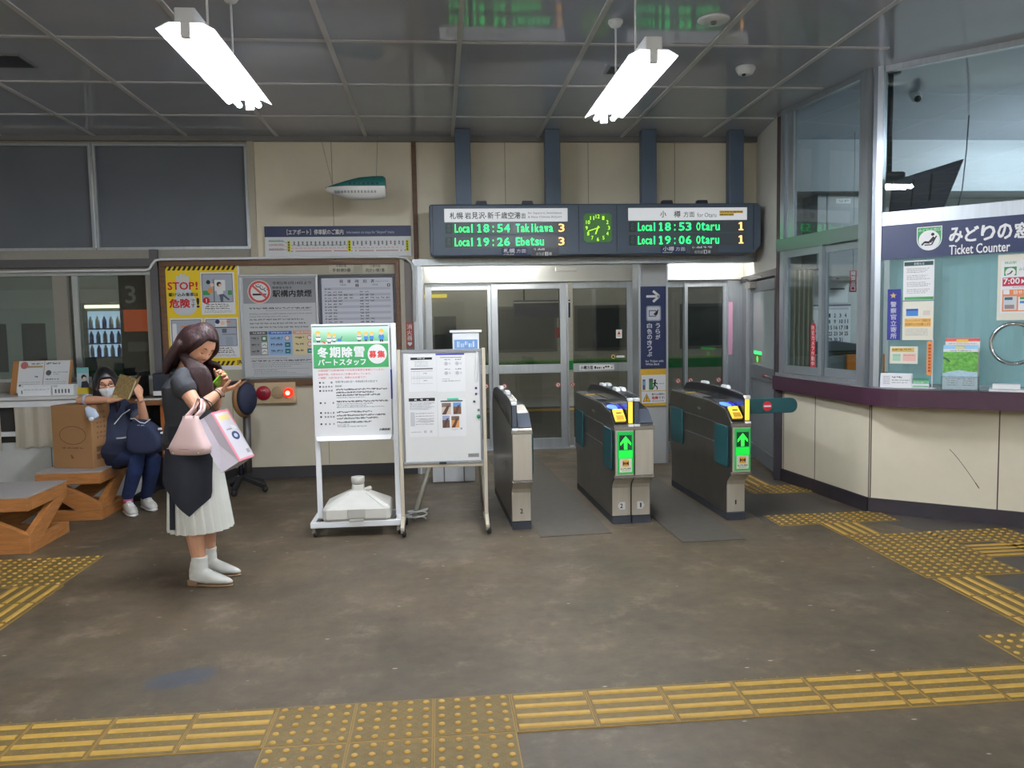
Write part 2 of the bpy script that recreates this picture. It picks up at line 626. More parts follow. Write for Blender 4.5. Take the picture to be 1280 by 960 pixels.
HEADER = mat('door_header', (196, 198, 196), 0.35, 0.35)
DGLASS = glass_mat('door_glass', (200, 202, 200))
PINKP = mat('pale_pink', (214, 160, 190), 0.5)
def leaf(parent, x0, x1, y, mid=True, z1=1.925, sw=0.075, sl=None):
    f = MB()
    f.box(x0, x0 + (sl or sw), y, y + 0.045, 0.01, z1, ALU)
    f.box(x1 - sw, x1, y, y + 0.045, 0.01, z1, ALU)
    f.box(x0 + sw, x1 - sw, y, y + 0.045, z1 - 0.07, z1, ALU)
    f.box(x0 + sw, x1 - sw, y, y + 0.045, 0.01, 0.12, ALU)
    if mid:
        f.box(x0 + sw, x1 - sw, y, y + 0.045, 0.885, 0.985, ALU)
    f.build('leaf_frame', None, parent, bevel=0.003)
    MB().box(x0 + sw, x1 - sw, y + 0.018, y + 0.026, 0.12, z1 - 0.07, DGLASS).build('glass', None, parent)

d1 = struct(MB().box(-0.155, 2.30, YD - 0.10, YD + 0.06, 1.93, 2.17, HEADER).build('door_1', bevel=0.004))
leaf(d1, -0.15, 0.64, YD + 0.05)
leaf(d1, 0.605, 1.475, YD)
leaf(d1, 1.478, 2.265, YD, sl=0.02)
MB().box(1.33, 1.58, YD - 0.125, YD - 0.10, 2.045, 2.10, HEADER).build('door_sensor', None, d1, bevel=0.008)
MB().box(-0.15, 2.28, YD - 0.06, YD + 0.12, 0.0, 0.01, ALU).build('door_track', None, d1)
YR = 8.6
d2 = struct(MB().box(2.42, 3.33, YR - 0.08, YR + 0.06, 1.90, 2.17, mat('bright_header', (214, 215, 212), 0.35, 0.2)).build('door_2', bevel=0.004))
leaf(d2, 2.42, 2.72, YR + 0.05, False, 1.90, 0.03)
leaf(d2, 2.69, 3.16, YR, False, 1.90, 0.035)
MB().box(3.16, 3.33, YR - 0.05, YR + 0.06, 0, 1.90, ALU).build('door_jamb', None, d2)
MB().box(2.62, 2.80, YR - 0.10, YR - 0.08, 2.05, 2.09, HEADER).build('door_sensor', None, d2)
MB().box(3.165, 3.21, YR - 0.054, YR - 0.05, 1.08, 1.66, PINKP).build('pink_strip', None, d2)

# stickers on the door glass
RED = ink((196, 52, 52))
def stick(parent, x, z, y, r=0.028):
    s = ysheet(x - r, x + r, z + r, z - r, y, (-1, -1, 1, 1))
    s.circle(0, 0, 1, WHITE, 0, 20).ring(0, 0, 0.72, 0.98, RED, 1, 20).line(-0.55, -0.55, 0.55, 0.55, 0.22, RED, 1).rect(-0.25, -0.4, 0.3, 0.4, GREY, 1)
    s.build('sticker', parent)
for x in (0.74, 1.37, 1.54):
    stick(d1, x, 0.74, YD + 0.016)
stick(d1, 0.53, 0.74, YD + 0.066)
for x in (2.62, 2.76, 3.08):
    stick(d2, x, 0.80, YR + 0.016)
s = ysheet(1.62, 2.03, 0.967, 0.905, YD - 0.001, (0, 0, 200, 30))
s.rect(0, 0, 200, 30, WHITE, 0).text('小樽方面', 6, 4, 78, 26, BLACK, 1, 0.02).marks(86, 8, 190, 15, BLACK, 1, 4)
s.build('sticker', d1)
s = ysheet(2.06, 2.13, 1.37, 1.27, YD + 0.017, (0, 0, 10, 14))
s.rect(0, 0, 10, 14, WHITE, 0).poly([(5, 2), (8, 8), (2, 8)], RED, 1).rect(2, 10, 8, 11, GREY, 1)
s.build('sticker', d1)
s = ysheet(2.0, 2.16, 1.08, 1.03, YD + 0.017, (0, 0, 32, 10))
s.circle(5, 5, 5, ink((222, 200, 120)), 0, 16).poly([(5, 1.5), (8, 7.5), (2, 7.5)], BLACK, 1).rrect(12, 2.5, 32, 7.5, 2.4, WHITE, 0)
s.build('sticker', d1)

# side wall on the right with the grey staff door; it runs back from the ticket office into the recess
S0, S1 = Vector((3.04, 6.95, 0)), Vector((3.34, 8.66, 0))
SD = (S1 - S0).normalized()
SN = Vector((SD.y, -SD.x, 0))       # into the office
def side(t, z, d=0.0):
    return S0 + SD * t + SN * d + Vector((0, 0, z))
SL = (S1 - S0).length
sw_ = MB()
def swbox(mb, t0, t1, z0, z1, d0, d1, m):
    return mb.obox(side(t0, z0, d0), SD * (t1 - t0), SN * (d1 - d0), Vector((0, 0, z1 - z0)), m)
swbox(sw_, 0, SL, 1.92, CEIL, 0, 0.08, mat('white_wall', (206, 204, 196), 0.5, var=0.03))
swbox(sw_, SL - 0.1, SL, 0, 1.92, 0, 0.08, GREYPANEL)
struct(sw_.build('wall_right'))
d3m = MB()
DKFRAME = mat('door_frame_grey', (118, 124, 130), 0.4, 0.3)
swbox(d3m, 0.0, 0.05, 0, 1.92, -0.03, 0.08, mat('dark_jamb', (54, 50, 58), 0.5))
swbox(d3m, 0.05, SL - 0.1, 1.86, 1.92, -0.02, 0.08, MATS['dark_jamb'])
swbox(d3m, 1.25, 1.32, 0, 1.86, -0.02, 0.08, ALU)
swbox(d3m, 1.32, SL - 0.1, 0, 1.86, 0.0, 0.06, DKFRAME)
d3 = struct(d3m.build('door_3'))
lf = MB()
swbox(lf, 0.07, 0.16, 0.04, 1.84, 0.0, 0.04, DKFRAME)
swbox(lf, 1.15, 1.24, 0.04, 1.84, 0.0, 0.04, DKFRAME)
swbox(lf, 0.16, 1.15, 1.74, 1.84, 0.0, 0.04, DKFRAME)
swbox(lf, 0.16, 1.15, 0.04, 0.18, 0.0, 0.04, DKFRAME)
swbox(lf, 0.16, 1.15, 0.86, 1.0, 0.0, 0.04, DKFRAME)
swbox(lf, 0.16, 1.15, 0.18, 0.86, 0.012, 0.03, mat('door_lower_panel', (132, 138, 142), 0.45, 0.15))
lf.build('leaf_frame', None, d3, bevel=0.003)
gl = MB()
swbox(gl, 0.16, 1.15, 1.0, 1.74, 0.018, 0.024, glass_mat('frosted_glass', (190, 205, 200), haze=0.45))
gl.build('glass', None, d3)
hd = MB()
hd.tube([side(0.12, 0.93, -0.0), side(0.12, 0.93, -0.05), side(0.25, 0.93, -0.055)], 0.011, 8, STEEL)
hd.tube([side(0.25, 0.93, -0.055), side(0.36, 0.93, -0.055)], 0.013, 8, ink((150, 40, 60)))
hd.build('handle', None, d3)
cl = MB()
swbox(cl, 0.95, 1.2, 1.78, 1.84, -0.06, 0.0, STEEL)
cl.beam(side(1.1, 1.855, -0.04), side(0.8, 1.865, -0.14), 0.02, 0.012, STEEL)
cl.beam(side(0.8, 1.865, -0.14), side(0.6, 1.88, -0.02), 0.02, 0.012, STEEL)
cl.build('door_closer', None, d3)
EXITG = mat('lit_green', (40, 230, 90), 0.4, emit=1.6)
ex = Sheet(side(1.1, 1.14, 0.017), -SD * 0.34, Vector((0, 0, -0.12)), (0, 0, 34, 12))
ex.rect(0, 0, 34, 3, EXITG, 1).rect(0, 4, 34, 12, ink((150, 140, 100)), 1).circle(16, 8, 3, EXITG, 2, 14)
ex.build('sticker', d3)

# raised strips of tactile paving
TILE = mat('tactile_worn_brown', (110, 90, 46), 0.55, var=0.18, scale=30)
TBAR = mat('tactile_yellow', (188, 150, 68), 0.5, var=0.10, scale=25)
TEDGE = mat('tactile_edge', (150, 118, 54), 0.55)
def tile_base(mb, x0, y0, x1, y1):
    mb.box(x0 + 0.001, x1 - 0.001, y0 + 0.001, y1 - 0.001, 0, 0.004, TEDGE)
    mb.box(x0 + 0.006, x1 - 0.006, y0 + 0.006, y1 - 0.006, 0.004, 0.005, TILE)
def dots(mb, pts, r=0.004):
    for x, y in pts:
        mb.add([(x - r, y - r * 0.6, 0.0052), (x + r, y - r * 0.6, 0.0052), (x + r, y + r * 0.6, 0.0052), (x - r, y + r * 0.6, 0.0052), (x, y, 0.0072)],
               [(0, 1, 4), (1, 2, 4), (2, 3, 4), (3, 0, 4)], TEDGE)
def blister(mb, x0, y0, n=5, s=0.3, small=True):
    tile_base(mb, x0, y0, x0 + s, y0 + s)
    q = s / n
    for i in range(n):
        for j in range(n):
            cx, cy = x0 + q * (i + 0.5), y0 + q * (j + 0.5)
            mb.lathe([(0.0135, 0.004), (0.012, 0.0085), (0.007, 0.0105), (0.0, 0.011)], (cx, cy, 0), 8, TBAR)
    if small:
        dots(mb, [(x0 + q * i + dx * q, y0 + q * (j + 0.5) + dy * q) for i in range(1, n) for j in range(n) for dx, dy in ((0.08, 0.25), (-0.1, 0), (0.1, -0.22))])
def bars(mb, x0, y0, x1, y1, along='x', n=4, small=True):
    tile_base(mb, x0, y0, x1, y1)
    w = 0.016
    if along == 'x':
        q = (y1 - y0) / n
        for k in range(n):
            c = y0 + q * (k + 0.5)
            mb.prism([(c - w, 0.004), (c + w, 0.004), (c + w * 0.62, 0.0095), (c - w * 0.62, 0.0095)], (x0 + 0.012, 0, 0), (0, 1, 0), (0, 0, 1), (x1 - x0 - 0.024, 0, 0), TBAR)
            if small:
                dots(mb, [(x0 + 0.03 + 0.034 * i + 0.006 * (k % 2), c + q * 0.5 + (0.008 if i % 2 else -0.008)) for i in range(int((x1 - x0 - 0.04) / 0.034))])
    else:
        q = (x1 - x0) / n
        for k in range(n):
            c = x0 + q * (k + 0.5)
            mb.prism([(c - w, 0.004), (c + w, 0.004), (c + w * 0.62, 0.0095), (c - w * 0.62, 0.0095)], (0, y0 + 0.012, 0), (1, 0, 0), (0, 0, 1), (0, y1 - y0 - 0.024, 0), TBAR)
def paving(mb, label):
    o = mb.build('tactile_paving')
    return struct(o, label)
X0, Y0 = -0.655, 2.77
mb = MB()
for k in range(-8, 0):
    bars(mb, X0 + 0.3 * k, Y0, X0 + 0.3 * (k + 1), Y0 + 0.3)
paving(mb, 'yellow guide bar strip across the front of the floor, left of the dotted tiles')
mb = MB()
for i in range(3):
    for j in range(-1, 1):
        blister(mb, X0 + 0.3 * i, Y0 + 0.3 * j)
paving(mb, 'yellow dotted warning tiles at the front of the floor')
mb = MB()
x = X0 + 0.9
for w in (0.3, 0.3, 0.3, 0.3, 0.3, 0.1, 0.3, 0.3, 0.3, 0.3, 0.3):
    bars(mb, x, Y0, x + w, Y0 + 0.3)
    x += w
paving(mb, 'yellow guide bar strip across the front of the floor, right of the dotted tiles')
mb = MB()
for j in range(4):
    bars(mb, 2.72, 4.16 - 0.3 * (j + 1), 3.02, 4.16 - 0.3 * j, 'y', 4, False)
paving(mb, 'yellow guide bars running to the front beside the dotted field')
mb = MB()
for i in range(2):
    for j in range(3):
        blister(mb, 2.70 + 0.3 * i, 4.18 + 0.3 * j, small=False)
paving(mb, 'broad field of yellow dotted tiles in front of the ticket counter')
mb = MB()
bars(mb, 2.68, 5.08, 2.96, 5.40, 'y', 4, False)
paving(mb, 'short piece of yellow guide bars between two dotted areas near the counter corner')
mb = MB()
for i in range(3):
    blister(mb, 2.38 + 0.3 * i, 5.40, small=False)
paving(mb, 'row of yellow dotted tiles just right of the right-hand ticket gate')
mb = MB()
for i in range(2):
    blister(mb, 2.60 + 0.3 * i, 6.42, small=False)
for i in range(2):
    bars(mb, 2.64 + 0.02 * i, 6.72 + 0.3 * i, 2.90, 7.02 + 0.3 * i, 'y', 3, False)
paving(mb, 'yellow dotted tiles and bars behind the teal flap by the staff door')
mb = MB()
for i in range(2):
    bars(mb, 3.30 + 0.3 * i, 4.48, 3.60 + 0.3 * i, 4.76, 'x', 4, False)
paving(mb, 'yellow guide bars leading along to the ticket counter')
mb = MB()
for i, j in ((0, 0), (1, 0), (0, -1), (1, -1)):
    if (i, j) != (0, -1):
        blister(mb, 3.26 + 0.3 * i, 4.80 + 0.3 * j, small=False)
paving(mb, 'small patch of yellow dotted tiles under the ticket counter overhang')
mb = MB()
for i in range(2):
    blister(mb, 2.44 + 0.3 * i, 3.08, small=False)
paving(mb, 'yellow dotted tiles at the right edge just behind the front strip')
mb = MB()
for i in range(3):
    for j in range(2):
        blister(mb, -3.12 + 0.3 * i, 4.76 + 0.3 * j, small=False)
paving(mb, 'yellow dotted tiles on the floor in front of the wooden benches')
mb = MB()
for j in range(4):
    bars(mb, -2.5, 4.76 - 0.3 * (j + 1), -2.2, 4.76 - 0.3 * j, 'y', 4, False)
paving(mb, 'yellow guide bars at the left edge running to the front')

# rubber matting between the gates and on the staff side
MATM = mat('grey_matting', (80, 75, 67), 0.6, var=0.12, scale=14)
def floor_mat(pts, label):
    struct(MB().prism(pts, (0, 0, 0), (1, 0, 0), (0, 1, 0), (0, 0, 0.006), MATM).build('floor_mat'), label)
floor_mat([(0.66, 5.36), (1.165, 5.39), (1.03, 8.8), (0.50, 8.8)], 'grey mat between the first and second gates')
floor_mat([(1.575, 5.09), (2.02, 5.09), (2.0, 7.4), (1.92, 8.5), (1.50, 8.5)], 'grey mat between the second and third gates')
struct(MB().prism([(2.32, 5.41), (2.36, 7.9), (3.1, 7.9), (3.0, 6.9), (3.1, 5.7), (3.12, 5.38)], (0, 0, 0), (1, 0, 0), (0, 1, 0), (0, 0, 0.002), mat('dark_floor_coat', (72, 67, 64), 0.55, var=0.08, scale=5)).build('floor_mat'), 'darker coated floor beside the counter')
struct(MB().prism([(3.12, 5.38), (3.1, 5.7), (3.3, 5.6), (4.6, 4.6), (4.6, 3.3), (3.25, 3.3), (3.02, 4.1), (3.31, 4.15), (3.31, 5.0)], (0, 0, 0), (1, 0, 0), (0, 1, 0), (0, 0, 0.002), MATS['dark_floor_coat']).build('floor_mat'), 'darker coated floor in front of the ticket counter')

# the rest of the hall, behind and to the left
struct(MB().box(-7, 8, -4.1, -4.0, 0, CEIL, CREAM).build('wall_front'))
struct(MB().box(-7.1, -7, -4, W, 0, CEIL, CREAM).build('wall_left'))
struct(MB().box(8, 8.1, -4, 1.0, 0, CEIL, CREAM).build('wall_far_right'))

# ------------------------------------------------------------------ platform and train beyond the glass
struct(MB().box(-14, 12, 9.3, 13.8, -0.12, -0.004, mat('platform_asphalt', (92, 88, 82), 0.6, var=0.12, scale=3)).build('ground_platform'))
struct(MB().box(-14, 12, 15.8, 20, -0.12, -0.004, MATS['platform_asphalt']).build('ground_far_platform'))
struct(MB().box(-14, 12, 13.8, 15.8, -1.2, -1.1, mat('track_bed', (62, 58, 54), 0.9, var=0.3, scale=12)).build('ground_track'))
struct(MB().box(-14, 12, 13.1, 13.4, -0.004, 0.006, TBAR).build('trim_platform_edge'))
struct(MB().box(-14, 12, 9.5, 13.4, 3.3, 3.4, mat('canopy_grey', (110, 112, 112), 0.7)).build('roof_platform'))

def train():
    t = thing('commuter_train', 'stainless steel train with a green stripe standing beyond the sliding doors', 'train', (0, 13.98, 0))
    SIL = mat('train_steel', (186, 184, 176), 0.35, 0.25, var=0.06, scale=2, stretch=(0.4, 1, 8))
    b = MB()
    prof = [(0.0, -0.25), (0.0, 2.15), (0.12, 2.45), (0.5, 2.62), (1.2, 2.62), (1.2, -0.25)]
    b.prism(prof, (-9, 0, 0), (0, 1, 0), (0, 0, 1), (18, 0, 0), SIL)
    for z in (0.15, 0.30, 0.45):
        b.box(-9, 9, -0.012, 0, z, z + 0.03, SIL)
    b.build('body', None, t)
    MB().box(-9, 9, -0.014, 0, 0.62, 0.78, mat('train_green', (30, 130, 70), 0.4)).build('green_stripe', None, t)
    MB().box(-9, 9, -0.013, 0, 0.785, 0.81, mat('train_light_green', (140, 190, 90), 0.4)).build('light_stripe', None, t)
    def door(x):
        d = MB().box(x - 0.65, x + 0.65, -0.02, 0, -0.1, 1.85, mat('train_door', (168, 170, 162), 0.35, 0.5)).build('door', None, t)
        for a in (-0.5, 0.12):
            MB().box(x + a, x + a + 0.38, -0.024, -0.02, 0.8, 1.6, mat('train_glass', (52, 60, 62), 0.1)).build('pane', None, d)
    for x in (-7.0, -0.2, 6.6):
        door(x)
    for x in (-5.2, -3.6, -2.0, 1.45, 3.0, 4.9):
        w = MB().box(x - 0.62, x + 0.62, -0.02, 0, 0.95, 1.75, mat('train_window_frame', (96, 98, 98), 0.4, 0.4)).build('window', None, t)
        MB().box(x - 0.57, x + 0.57, -0.024, -0.02, 1.0, 1.7, MATS['train_glass']).build('pane', None, w)
    MB().box(-0.75, 0.15, -0.05, 0, 1.92, 1.98, mat('yellow_lamp_strip', (240, 220, 40), 0.4, emit=0.9)).build('door_lamp', None, t)
    for x in (-6, -4.6, 4.6, 6):
        MB().lathe([(0.0, -0.06), (0.40, -0.06), (0.43, 0.0), (0.40, 0.06), (0, 0.06)], (x, 0.3, -0.68), 24, DARKMETAL, (0, 1, 0)).build('wheel', None, t)
    MB().box(-6.6, -4.0, 0.1, 1.0, -0.85, -0.25, DARKMETAL).build('bogie', None, t)
    MB().box(4.0, 6.6, 0.1, 1.0, -0.85, -0.25, DARKMETAL).build('bogie', None, t)
train()

# overhead platform sign, and a train's red light put in as a hung box
t = thing('platform_sign', 'navy hanging sign on the platform seen through the sliding door', 'sign', (1.1, 11.2, 1.72))
MB().box(-0.05, 0.75, 0, 0.05, -0.19, 0.06, NAVY).build('panel', None, t)
MB().box(-0.05, 0.75, -0.005, 0, 0.02, 0.04, WHITEPAINT).build('stripe', None, t)
for x in (0.1, 0.6):
    MB().tube([(x, 0.025, 0.06), (x, 0.025, 1.58)], 0.012, 6, DARKMETAL).build('hanger', None, t)
t = thing('red_light_box', 'small hanging red box standing in for a train light, seen through the sliding door', 'box', (1.60, 10.6, 0))
MB().box(-0.05, 0.05, -0.04, 0.04, 1.26, 1.40, ink((200, 44, 44))).build('box', None, t, bevel=0.01)
MB().tube([(0, 0, 1.40), (0, 0, 3.3)], 0.006, 8, STEEL).build('hanger', None, t)

# drinks machine on the platform, seen through the left window
def vending():
    t = thing('vending_machine', 'lit drinks vending machine on the platform behind the left window', 'vending machine', (-4.62, 10.9, -0.004))
    b = MB().box(0, 0.95, 0, 0.7, 0.0, 1.83, mat('machine_silver', (150, 152, 150), 0.4, 0.3))
    b.build('cabinet', None, t, bevel=0.01)
    MB().box(0.08, 0.87, -0.012, 0, 1.12, 1.72, mat('machine_backlight', (170, 195, 225), 0.5, emit=1.3)).build('display', None, t)
    cols = [(220, 226, 230), (60, 90, 190), (240, 240, 240), (90, 160, 200), (40, 70, 170), (210, 200, 190)]
    k = 0
    for r, z in enumerate((1.50, 1.31, 1.13)):
        for c in range(9):
            x = 0.13 + c * 0.085
            col = cols[(c * 2 + r) % 6] if c < 5 else cols[(1, 4, 1, 2)[c % 4]]
            MB().lathe([(0.026, 0), (0.028, 0.01), (0.028, 0.10), (0.012, 0.13), (0.012, 0.15)], (x, -0.05, z), 8, ink(col)).build('bottle', None, t)
        MB().box(0.08, 0.87, -0.09, -0.012, z - 0.02, z, mat('shelf_blue', (70, 96, 170), 0.4)).build('shelf', None, t)
    MB().box(0.0, 0.95, -0.015, 0, 0.55, 0.95, mat('machine_green', (24, 120, 66), 0.4)).build('green_panel', None, t)
    MB().box(0.05, 0.90, -0.02, 0, 1.76, 1.80, mat('machine_lamp', (255, 250, 225), 0.4, emit=3)).build('top_lamp', None, t)
    MB().box(0.2, 0.75, -0.02, 0, 0.2, 0.42, DARKMETAL).build('outlet', None, t)
vending()
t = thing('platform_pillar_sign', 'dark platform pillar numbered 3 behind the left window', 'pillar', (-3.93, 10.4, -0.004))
MB().box(-0.02, 0.36, 0, 0.3, 0, 3.28, DARKMETAL).build('pillar', None, t)
s = ysheet(0.04, 0.20, 2.02, 1.80, -0.001, (0, 0, 10, 14))
s.text('3', 1, 0, 9, 14, WHITE, 1, 0.01)
s.build('numeral', t)
MB().box(0.04, 0.34, -0.05, 0, 1.45, 1.72, mat('orange_reflection', (210, 84, 30), 0.4, emit=0.5)).build('poster', None, t)  # not a poster: an orange reflection put in as a glowing panel
MB().box(0.06, 0.3, -0.01, 0, 1.2, 1.32, GREY).build('plate', None, t)

# ------------------------------------------------------------------ lamps
TUBEMAT = mat('fluorescent_tube', (240, 246, 255), 0.4, emit=TUBE_POWER)
LAMPWHITE = mat('lamp_white', (232, 234, 236), 0.4)
def lamp(x, y, z=2.80, label='', L=1.23, hang=0.47, power=None, group='hanging fluorescent lamps'):
    t = thing('pendant_lamp', label, 'lamp', (x, y, z), 0, group)
    h = L / 2
    MB().box(-0.045, 0.045, -h, h, 0.02, 0.085, LAMPWHITE).build('housing', None, t, bevel=0.006)
    rf = MB()
    # reflector: shallow inverted trough with sloping wings
    prof = [(-0.125, -0.010), (-0.07, 0.018), (0.07, 0.018), (0.125, -0.010), (0.127, -0.006), (0.072, 0.023), (-0.072, 0.023), (-0.127, -0.006)]
    rf.prism(prof, (0, -h, 0), (1, 0, 0), (0, 0, 1), (0, L, 0), LAMPWHITE)
    rf.build('reflector', None, t)
    for sx in (-0.055, 0.055):
        MB().tube([(sx, -h + 0.03, -0.02), (sx, h - 0.03, -0.02)], 0.015, 8, TUBEMAT if power is None else power).build('tube', None, t)
    for sy in (-h + 0.012, h - 0.012):
        e = MB()
        e.box(-0.022, 0.022, sy - 0.012, sy + 0.012, -0.045, 0.02, LAMPWHITE)
        e.build('end_cap', None, t, bevel=0.004)
    if hang:
        for sy in (-0.24, 0.24):
            MB().tube([(0, sy, 0.085), (0, sy, hang - 0.03)], 0.006, 8, LAMPWHITE).build('rod', None, t)
            MB().lathe([(0.045, hang), (0.045, hang - 0.012), (0.03, hang - 0.035), (0.008, hang - 0.045)], (0, sy, 0), 16, LAMPWHITE).build('ceiling_cup', None, t)
    return t
lamp(-1.08, 4.36, label='hanging double tube lamp at the left, above the standing person')
lamp(1.10, 4.63, label='hanging double tube lamp at the right, in front of the departure board')
lamp(-1.08, -1.0, label='hanging double tube lamp nearer the entrance, left row')
lamp(1.10, -1.0, label='hanging double tube lamp nearer the entrance, right row')
lamp(-1.08, -3.2, label='hanging double tube lamp at the back of the hall, left row')
lamp(1.10, -3.2, label='hanging double tube lamp at the back of the hall, right row')
lamp(-4.3, -1.0, label='hanging double tube lamp on the left-hand side of the hall')
lamp(4.3, -1.0, label='hanging double tube lamp on the right-hand side of the hall')
# slim lamps: unseen ones added under the recess soffit, and over the platform
def slim(x, y, z, L, label, power, group):
    t = thing('batten_lamp', label, 'lamp', (x, y, z), 0, group)
    MB().box(-L / 2, L / 2, -0.03, 0.03, 0.0, 0.03, LAMPWHITE).build('housing', None, t)
    MB().tube([(-L / 2 + 0.02, 0, -0.014), (L / 2 - 0.02, 0, -0.014)], 0.013, 8, power).build('tube', None, t)
RECM = mat('added_recess_tube', (255, 252, 244), 0.4, emit=RECESS_POWER)
slim(0.55, 8.32, 2.14, 1.2, 'unseen tube lamp added under the soffit to whiten the left door header', RECM, 'added soffit lamps')
slim(2.86, 8.08, 2.14, 0.6, 'unseen tube lamp added under the soffit to whiten the right door header', RECM, 'added soffit lamps')
PLATM = mat('platform_tube', (255, 250, 235), 0.4, emit=PLATFORM_POWER)
for x in (-3.4, 0.2, 3.6):
    slim(x, 10.9, 3.26, 1.2, 'tube lamp under the platform roof, one of three alike', PLATM, 'platform lamps')

# ================================================================== TICKET OFFICE
OA, OB = Vector((3.04, 6.95, 0)), Vector((3.20, 5.73, 0))
DD = Vector((math.cos(math.radians(-44)), math.sin(math.radians(-44)), 0))
DN = Vector((DD.y, -DD.x, 0))           # towards the hall
OC = OB + DD * 2.6
SDIR = (OB - OA).normalized()
SNRM = Vector((SDIR.y, -SDIR.x, 0))     # towards the hall
def on_plane(x, y, o, n):
    d = ray(x, y)
    c = Vector((0, 0, CAM_H))
    return c + d * ((o - c).dot(n) / d.dot(n))
def dp(x, y, d=0.0):
    return on_plane(x, y, OB + DN * d, DN)
def duv(x, y):
    p = dp(x, y)
    return ((p - OB).dot(DD), -p.z)
class DSheet(Sheet):
    """artwork on the slanting front of the office, drawn in metres along it; pixel corners are converted by duv"""
    def __init__(s, d):
        super().__init__(OB + DN * d, DD, Vector((0, 0, -1)), (0, 0, 1, 1))
    def pr(s, x0, y0, x1, y1, m, l=1):
        a, b = duv(x0, (y0 + y1) / 2)[0], duv(x1, (y0 + y1) / 2)[0]
        c, d = duv((x0 + x1) / 2, y0)[1], duv((x0 + x1) / 2, y1)[1]
        return s.rect(a, c, b, d, m, l)
    def pt(s, t, x0, y0, x1, y1, m, l=2, bold=0.0):
        a, b = duv(x0, (y0 + y1) / 2)[0], duv(x1, (y0 + y1) / 2)[0]
        c, d = duv((x0 + x1) / 2, y0)[1], duv((x0 + x1) / 2, y1)[1]
        return s.text(t, a, c, b, d, m, l, bold)
    def pm(s, x0, y, x1, h, m, l=2, seed=0):
        a, c = duv(x0, y)
        b = duv(x1, y)[0]
        return s.marks(a, c, b, h * 0.0051, m, l, seed)

# low wall under the counter
BASE = [(3.075, 6.95), (3.205, 5.70), (3.205 + 0.79 * 2.4, 5.70 - 0.613 * 2.4)]
def wall_run(pts, z0, z1, th, m, mb, off=0.0):
    for a, b in zip(pts[:-1], pts[1:]):
        a, b = Vector((*a, 0)), Vector((*b, 0))
        d = (b - a).normalized()
        n = Vector((d.y, -d.x, 0))
        mb.obox(a + n * off + Vector((0, 0, z0)), b - a, -n * th, Vector((0, 0, z1 - z0)), m)
    return mb
cw = wall_run(BASE, 0.11, 0.831, 0.08, CREAM, MB())
for a, b, ts in ((BASE[0], BASE[1], (0.02, 0.42, 0.995)), (BASE[1], BASE[2], (0.003, 0.345, 0.68))):
    a, b = Vector((*a, 0)), Vector((*b, 0))
    d = (b - a).normalized()
    n = Vector((d.y, -d.x, 0))
    for t in ts:
        cw.obox(a + (b - a) * t + n * 0.001 + Vector((0, 0, 0.11)), d * 0.008, -n * 0.004, Vector((0, 0, 0.72)), DARKJOINT)
# scuffs in the paint of the front panel
a, b = Vector((*BASE[1], 0)), Vector((*BASE[2], 0))
d = (b - a).normalized()
n = Vector((d.y, -d.x, 0))
prev = None
for k in range(9):
    t = 0.53 + 0.19 * k / 8
    q = a + d * t + n * 0.0015 + Vector((0, 0, 0.515 - 0.265 * (k / 8) ** 1.15))
    if prev:
        cw.beam(prev, q, 0.002, 0.0035 if k < 8 else 0.006, ink((60, 54, 48)))
    prev = q
struct(cw.build('wall_counter'))
bb_ = wall_run(BASE, 0.0, 0.11, 0.08, mat('dark_plinth', (44, 38, 44), 0.5, var=0.2, scale=9), MB(), 0.015)
struct(bb_.build('baseboard_counter'))

# maroon-edged counter top with a rounded corner
MAROON = mat('maroon_laminate', (66, 38, 54), 0.35, var=0.05)
TOPGREY = mat('counter_top', (92, 88, 96), 0.3)
out = [Vector((2.995, 6.98)), Vector((3.085, 5.62))]
c0, c1, c2 = Vector((3.085, 5.62)), Vector((3.115, 5.43)), Vector((3.25, 5.335))
for k in range(1, 9):
    t = k / 8
    out.append(c0 * (1 - t) ** 2 + c1 * 2 * t * (1 - t) + c2 * t * t)
out.append(c2 + Vector((0.79, -0.585)) * 2.2)
inn = [Vector((5.2, 4.3)), Vector((3.34, 5.95)), Vector((3.18, 6.98))]
poly = [(p.x, p.y) for p in out + inn]
ct = MB()
ct.prism(poly, (0, 0, 0.832), (1, 0, 0), (0, 1, 0), (0, 0, 0.124), MAROON)
ct.add([(x, y, 0.9565) for x, y in poly], [tuple(range(len(poly)))], TOPGREY)
tag(ct.build('ticket_counter', None), 'dark maroon counter top of the ticket office with a rounded corner', 'counter')

# aluminium window framing up to the ceiling
fr = MB()
def post(p, d, w, dep, z0, z1, m=ALU):
    n = Vector((d.y, -d.x, 0))
    fr.obox(p - d * w / 2 - n * dep / 2 + Vector((0, 0, z0)), d * w, n * dep, Vector((0, 0, z1 - z0)), m)
ZT = CEIL
post(OA + SDIR * 0.02, SDIR, 0.05, 0.06, 0.957, ZT, mat('dark_post', (70, 58, 60), 0.5))
post(OA + SDIR * 0.09, SDIR, 0.06, 0.07, 0.957, ZT)
post(OA + SDIR * 0.20, SDIR, 0.07, 0.04, 2.16, ZT)
post(OB - SDIR * 0.06, SDIR, 0.05, 0.08, 0.957, ZT)
post(OB, SDIR, 0.06, 0.10, 0.957, ZT)
post(OB + DD * 0.035, DD, 0.03, 0.08, 0.957, ZT, mat('groove', (110, 116, 122), 0.4, 0.5))
post(OB + DD * 0.07, DD, 0.04, 0.10, 0.957, ZT)
fr.beam(OA + Vector((0, 0, ZT - 0.02)), OB + Vector((0, 0, ZT - 0.02)), 0.06, 0.04, ALU)
fr.beam(OB + Vector((0, 0, ZT - 0.02)), OC + Vector((0, 0, ZT - 0.02)), 0.06, 0.04, ALU)
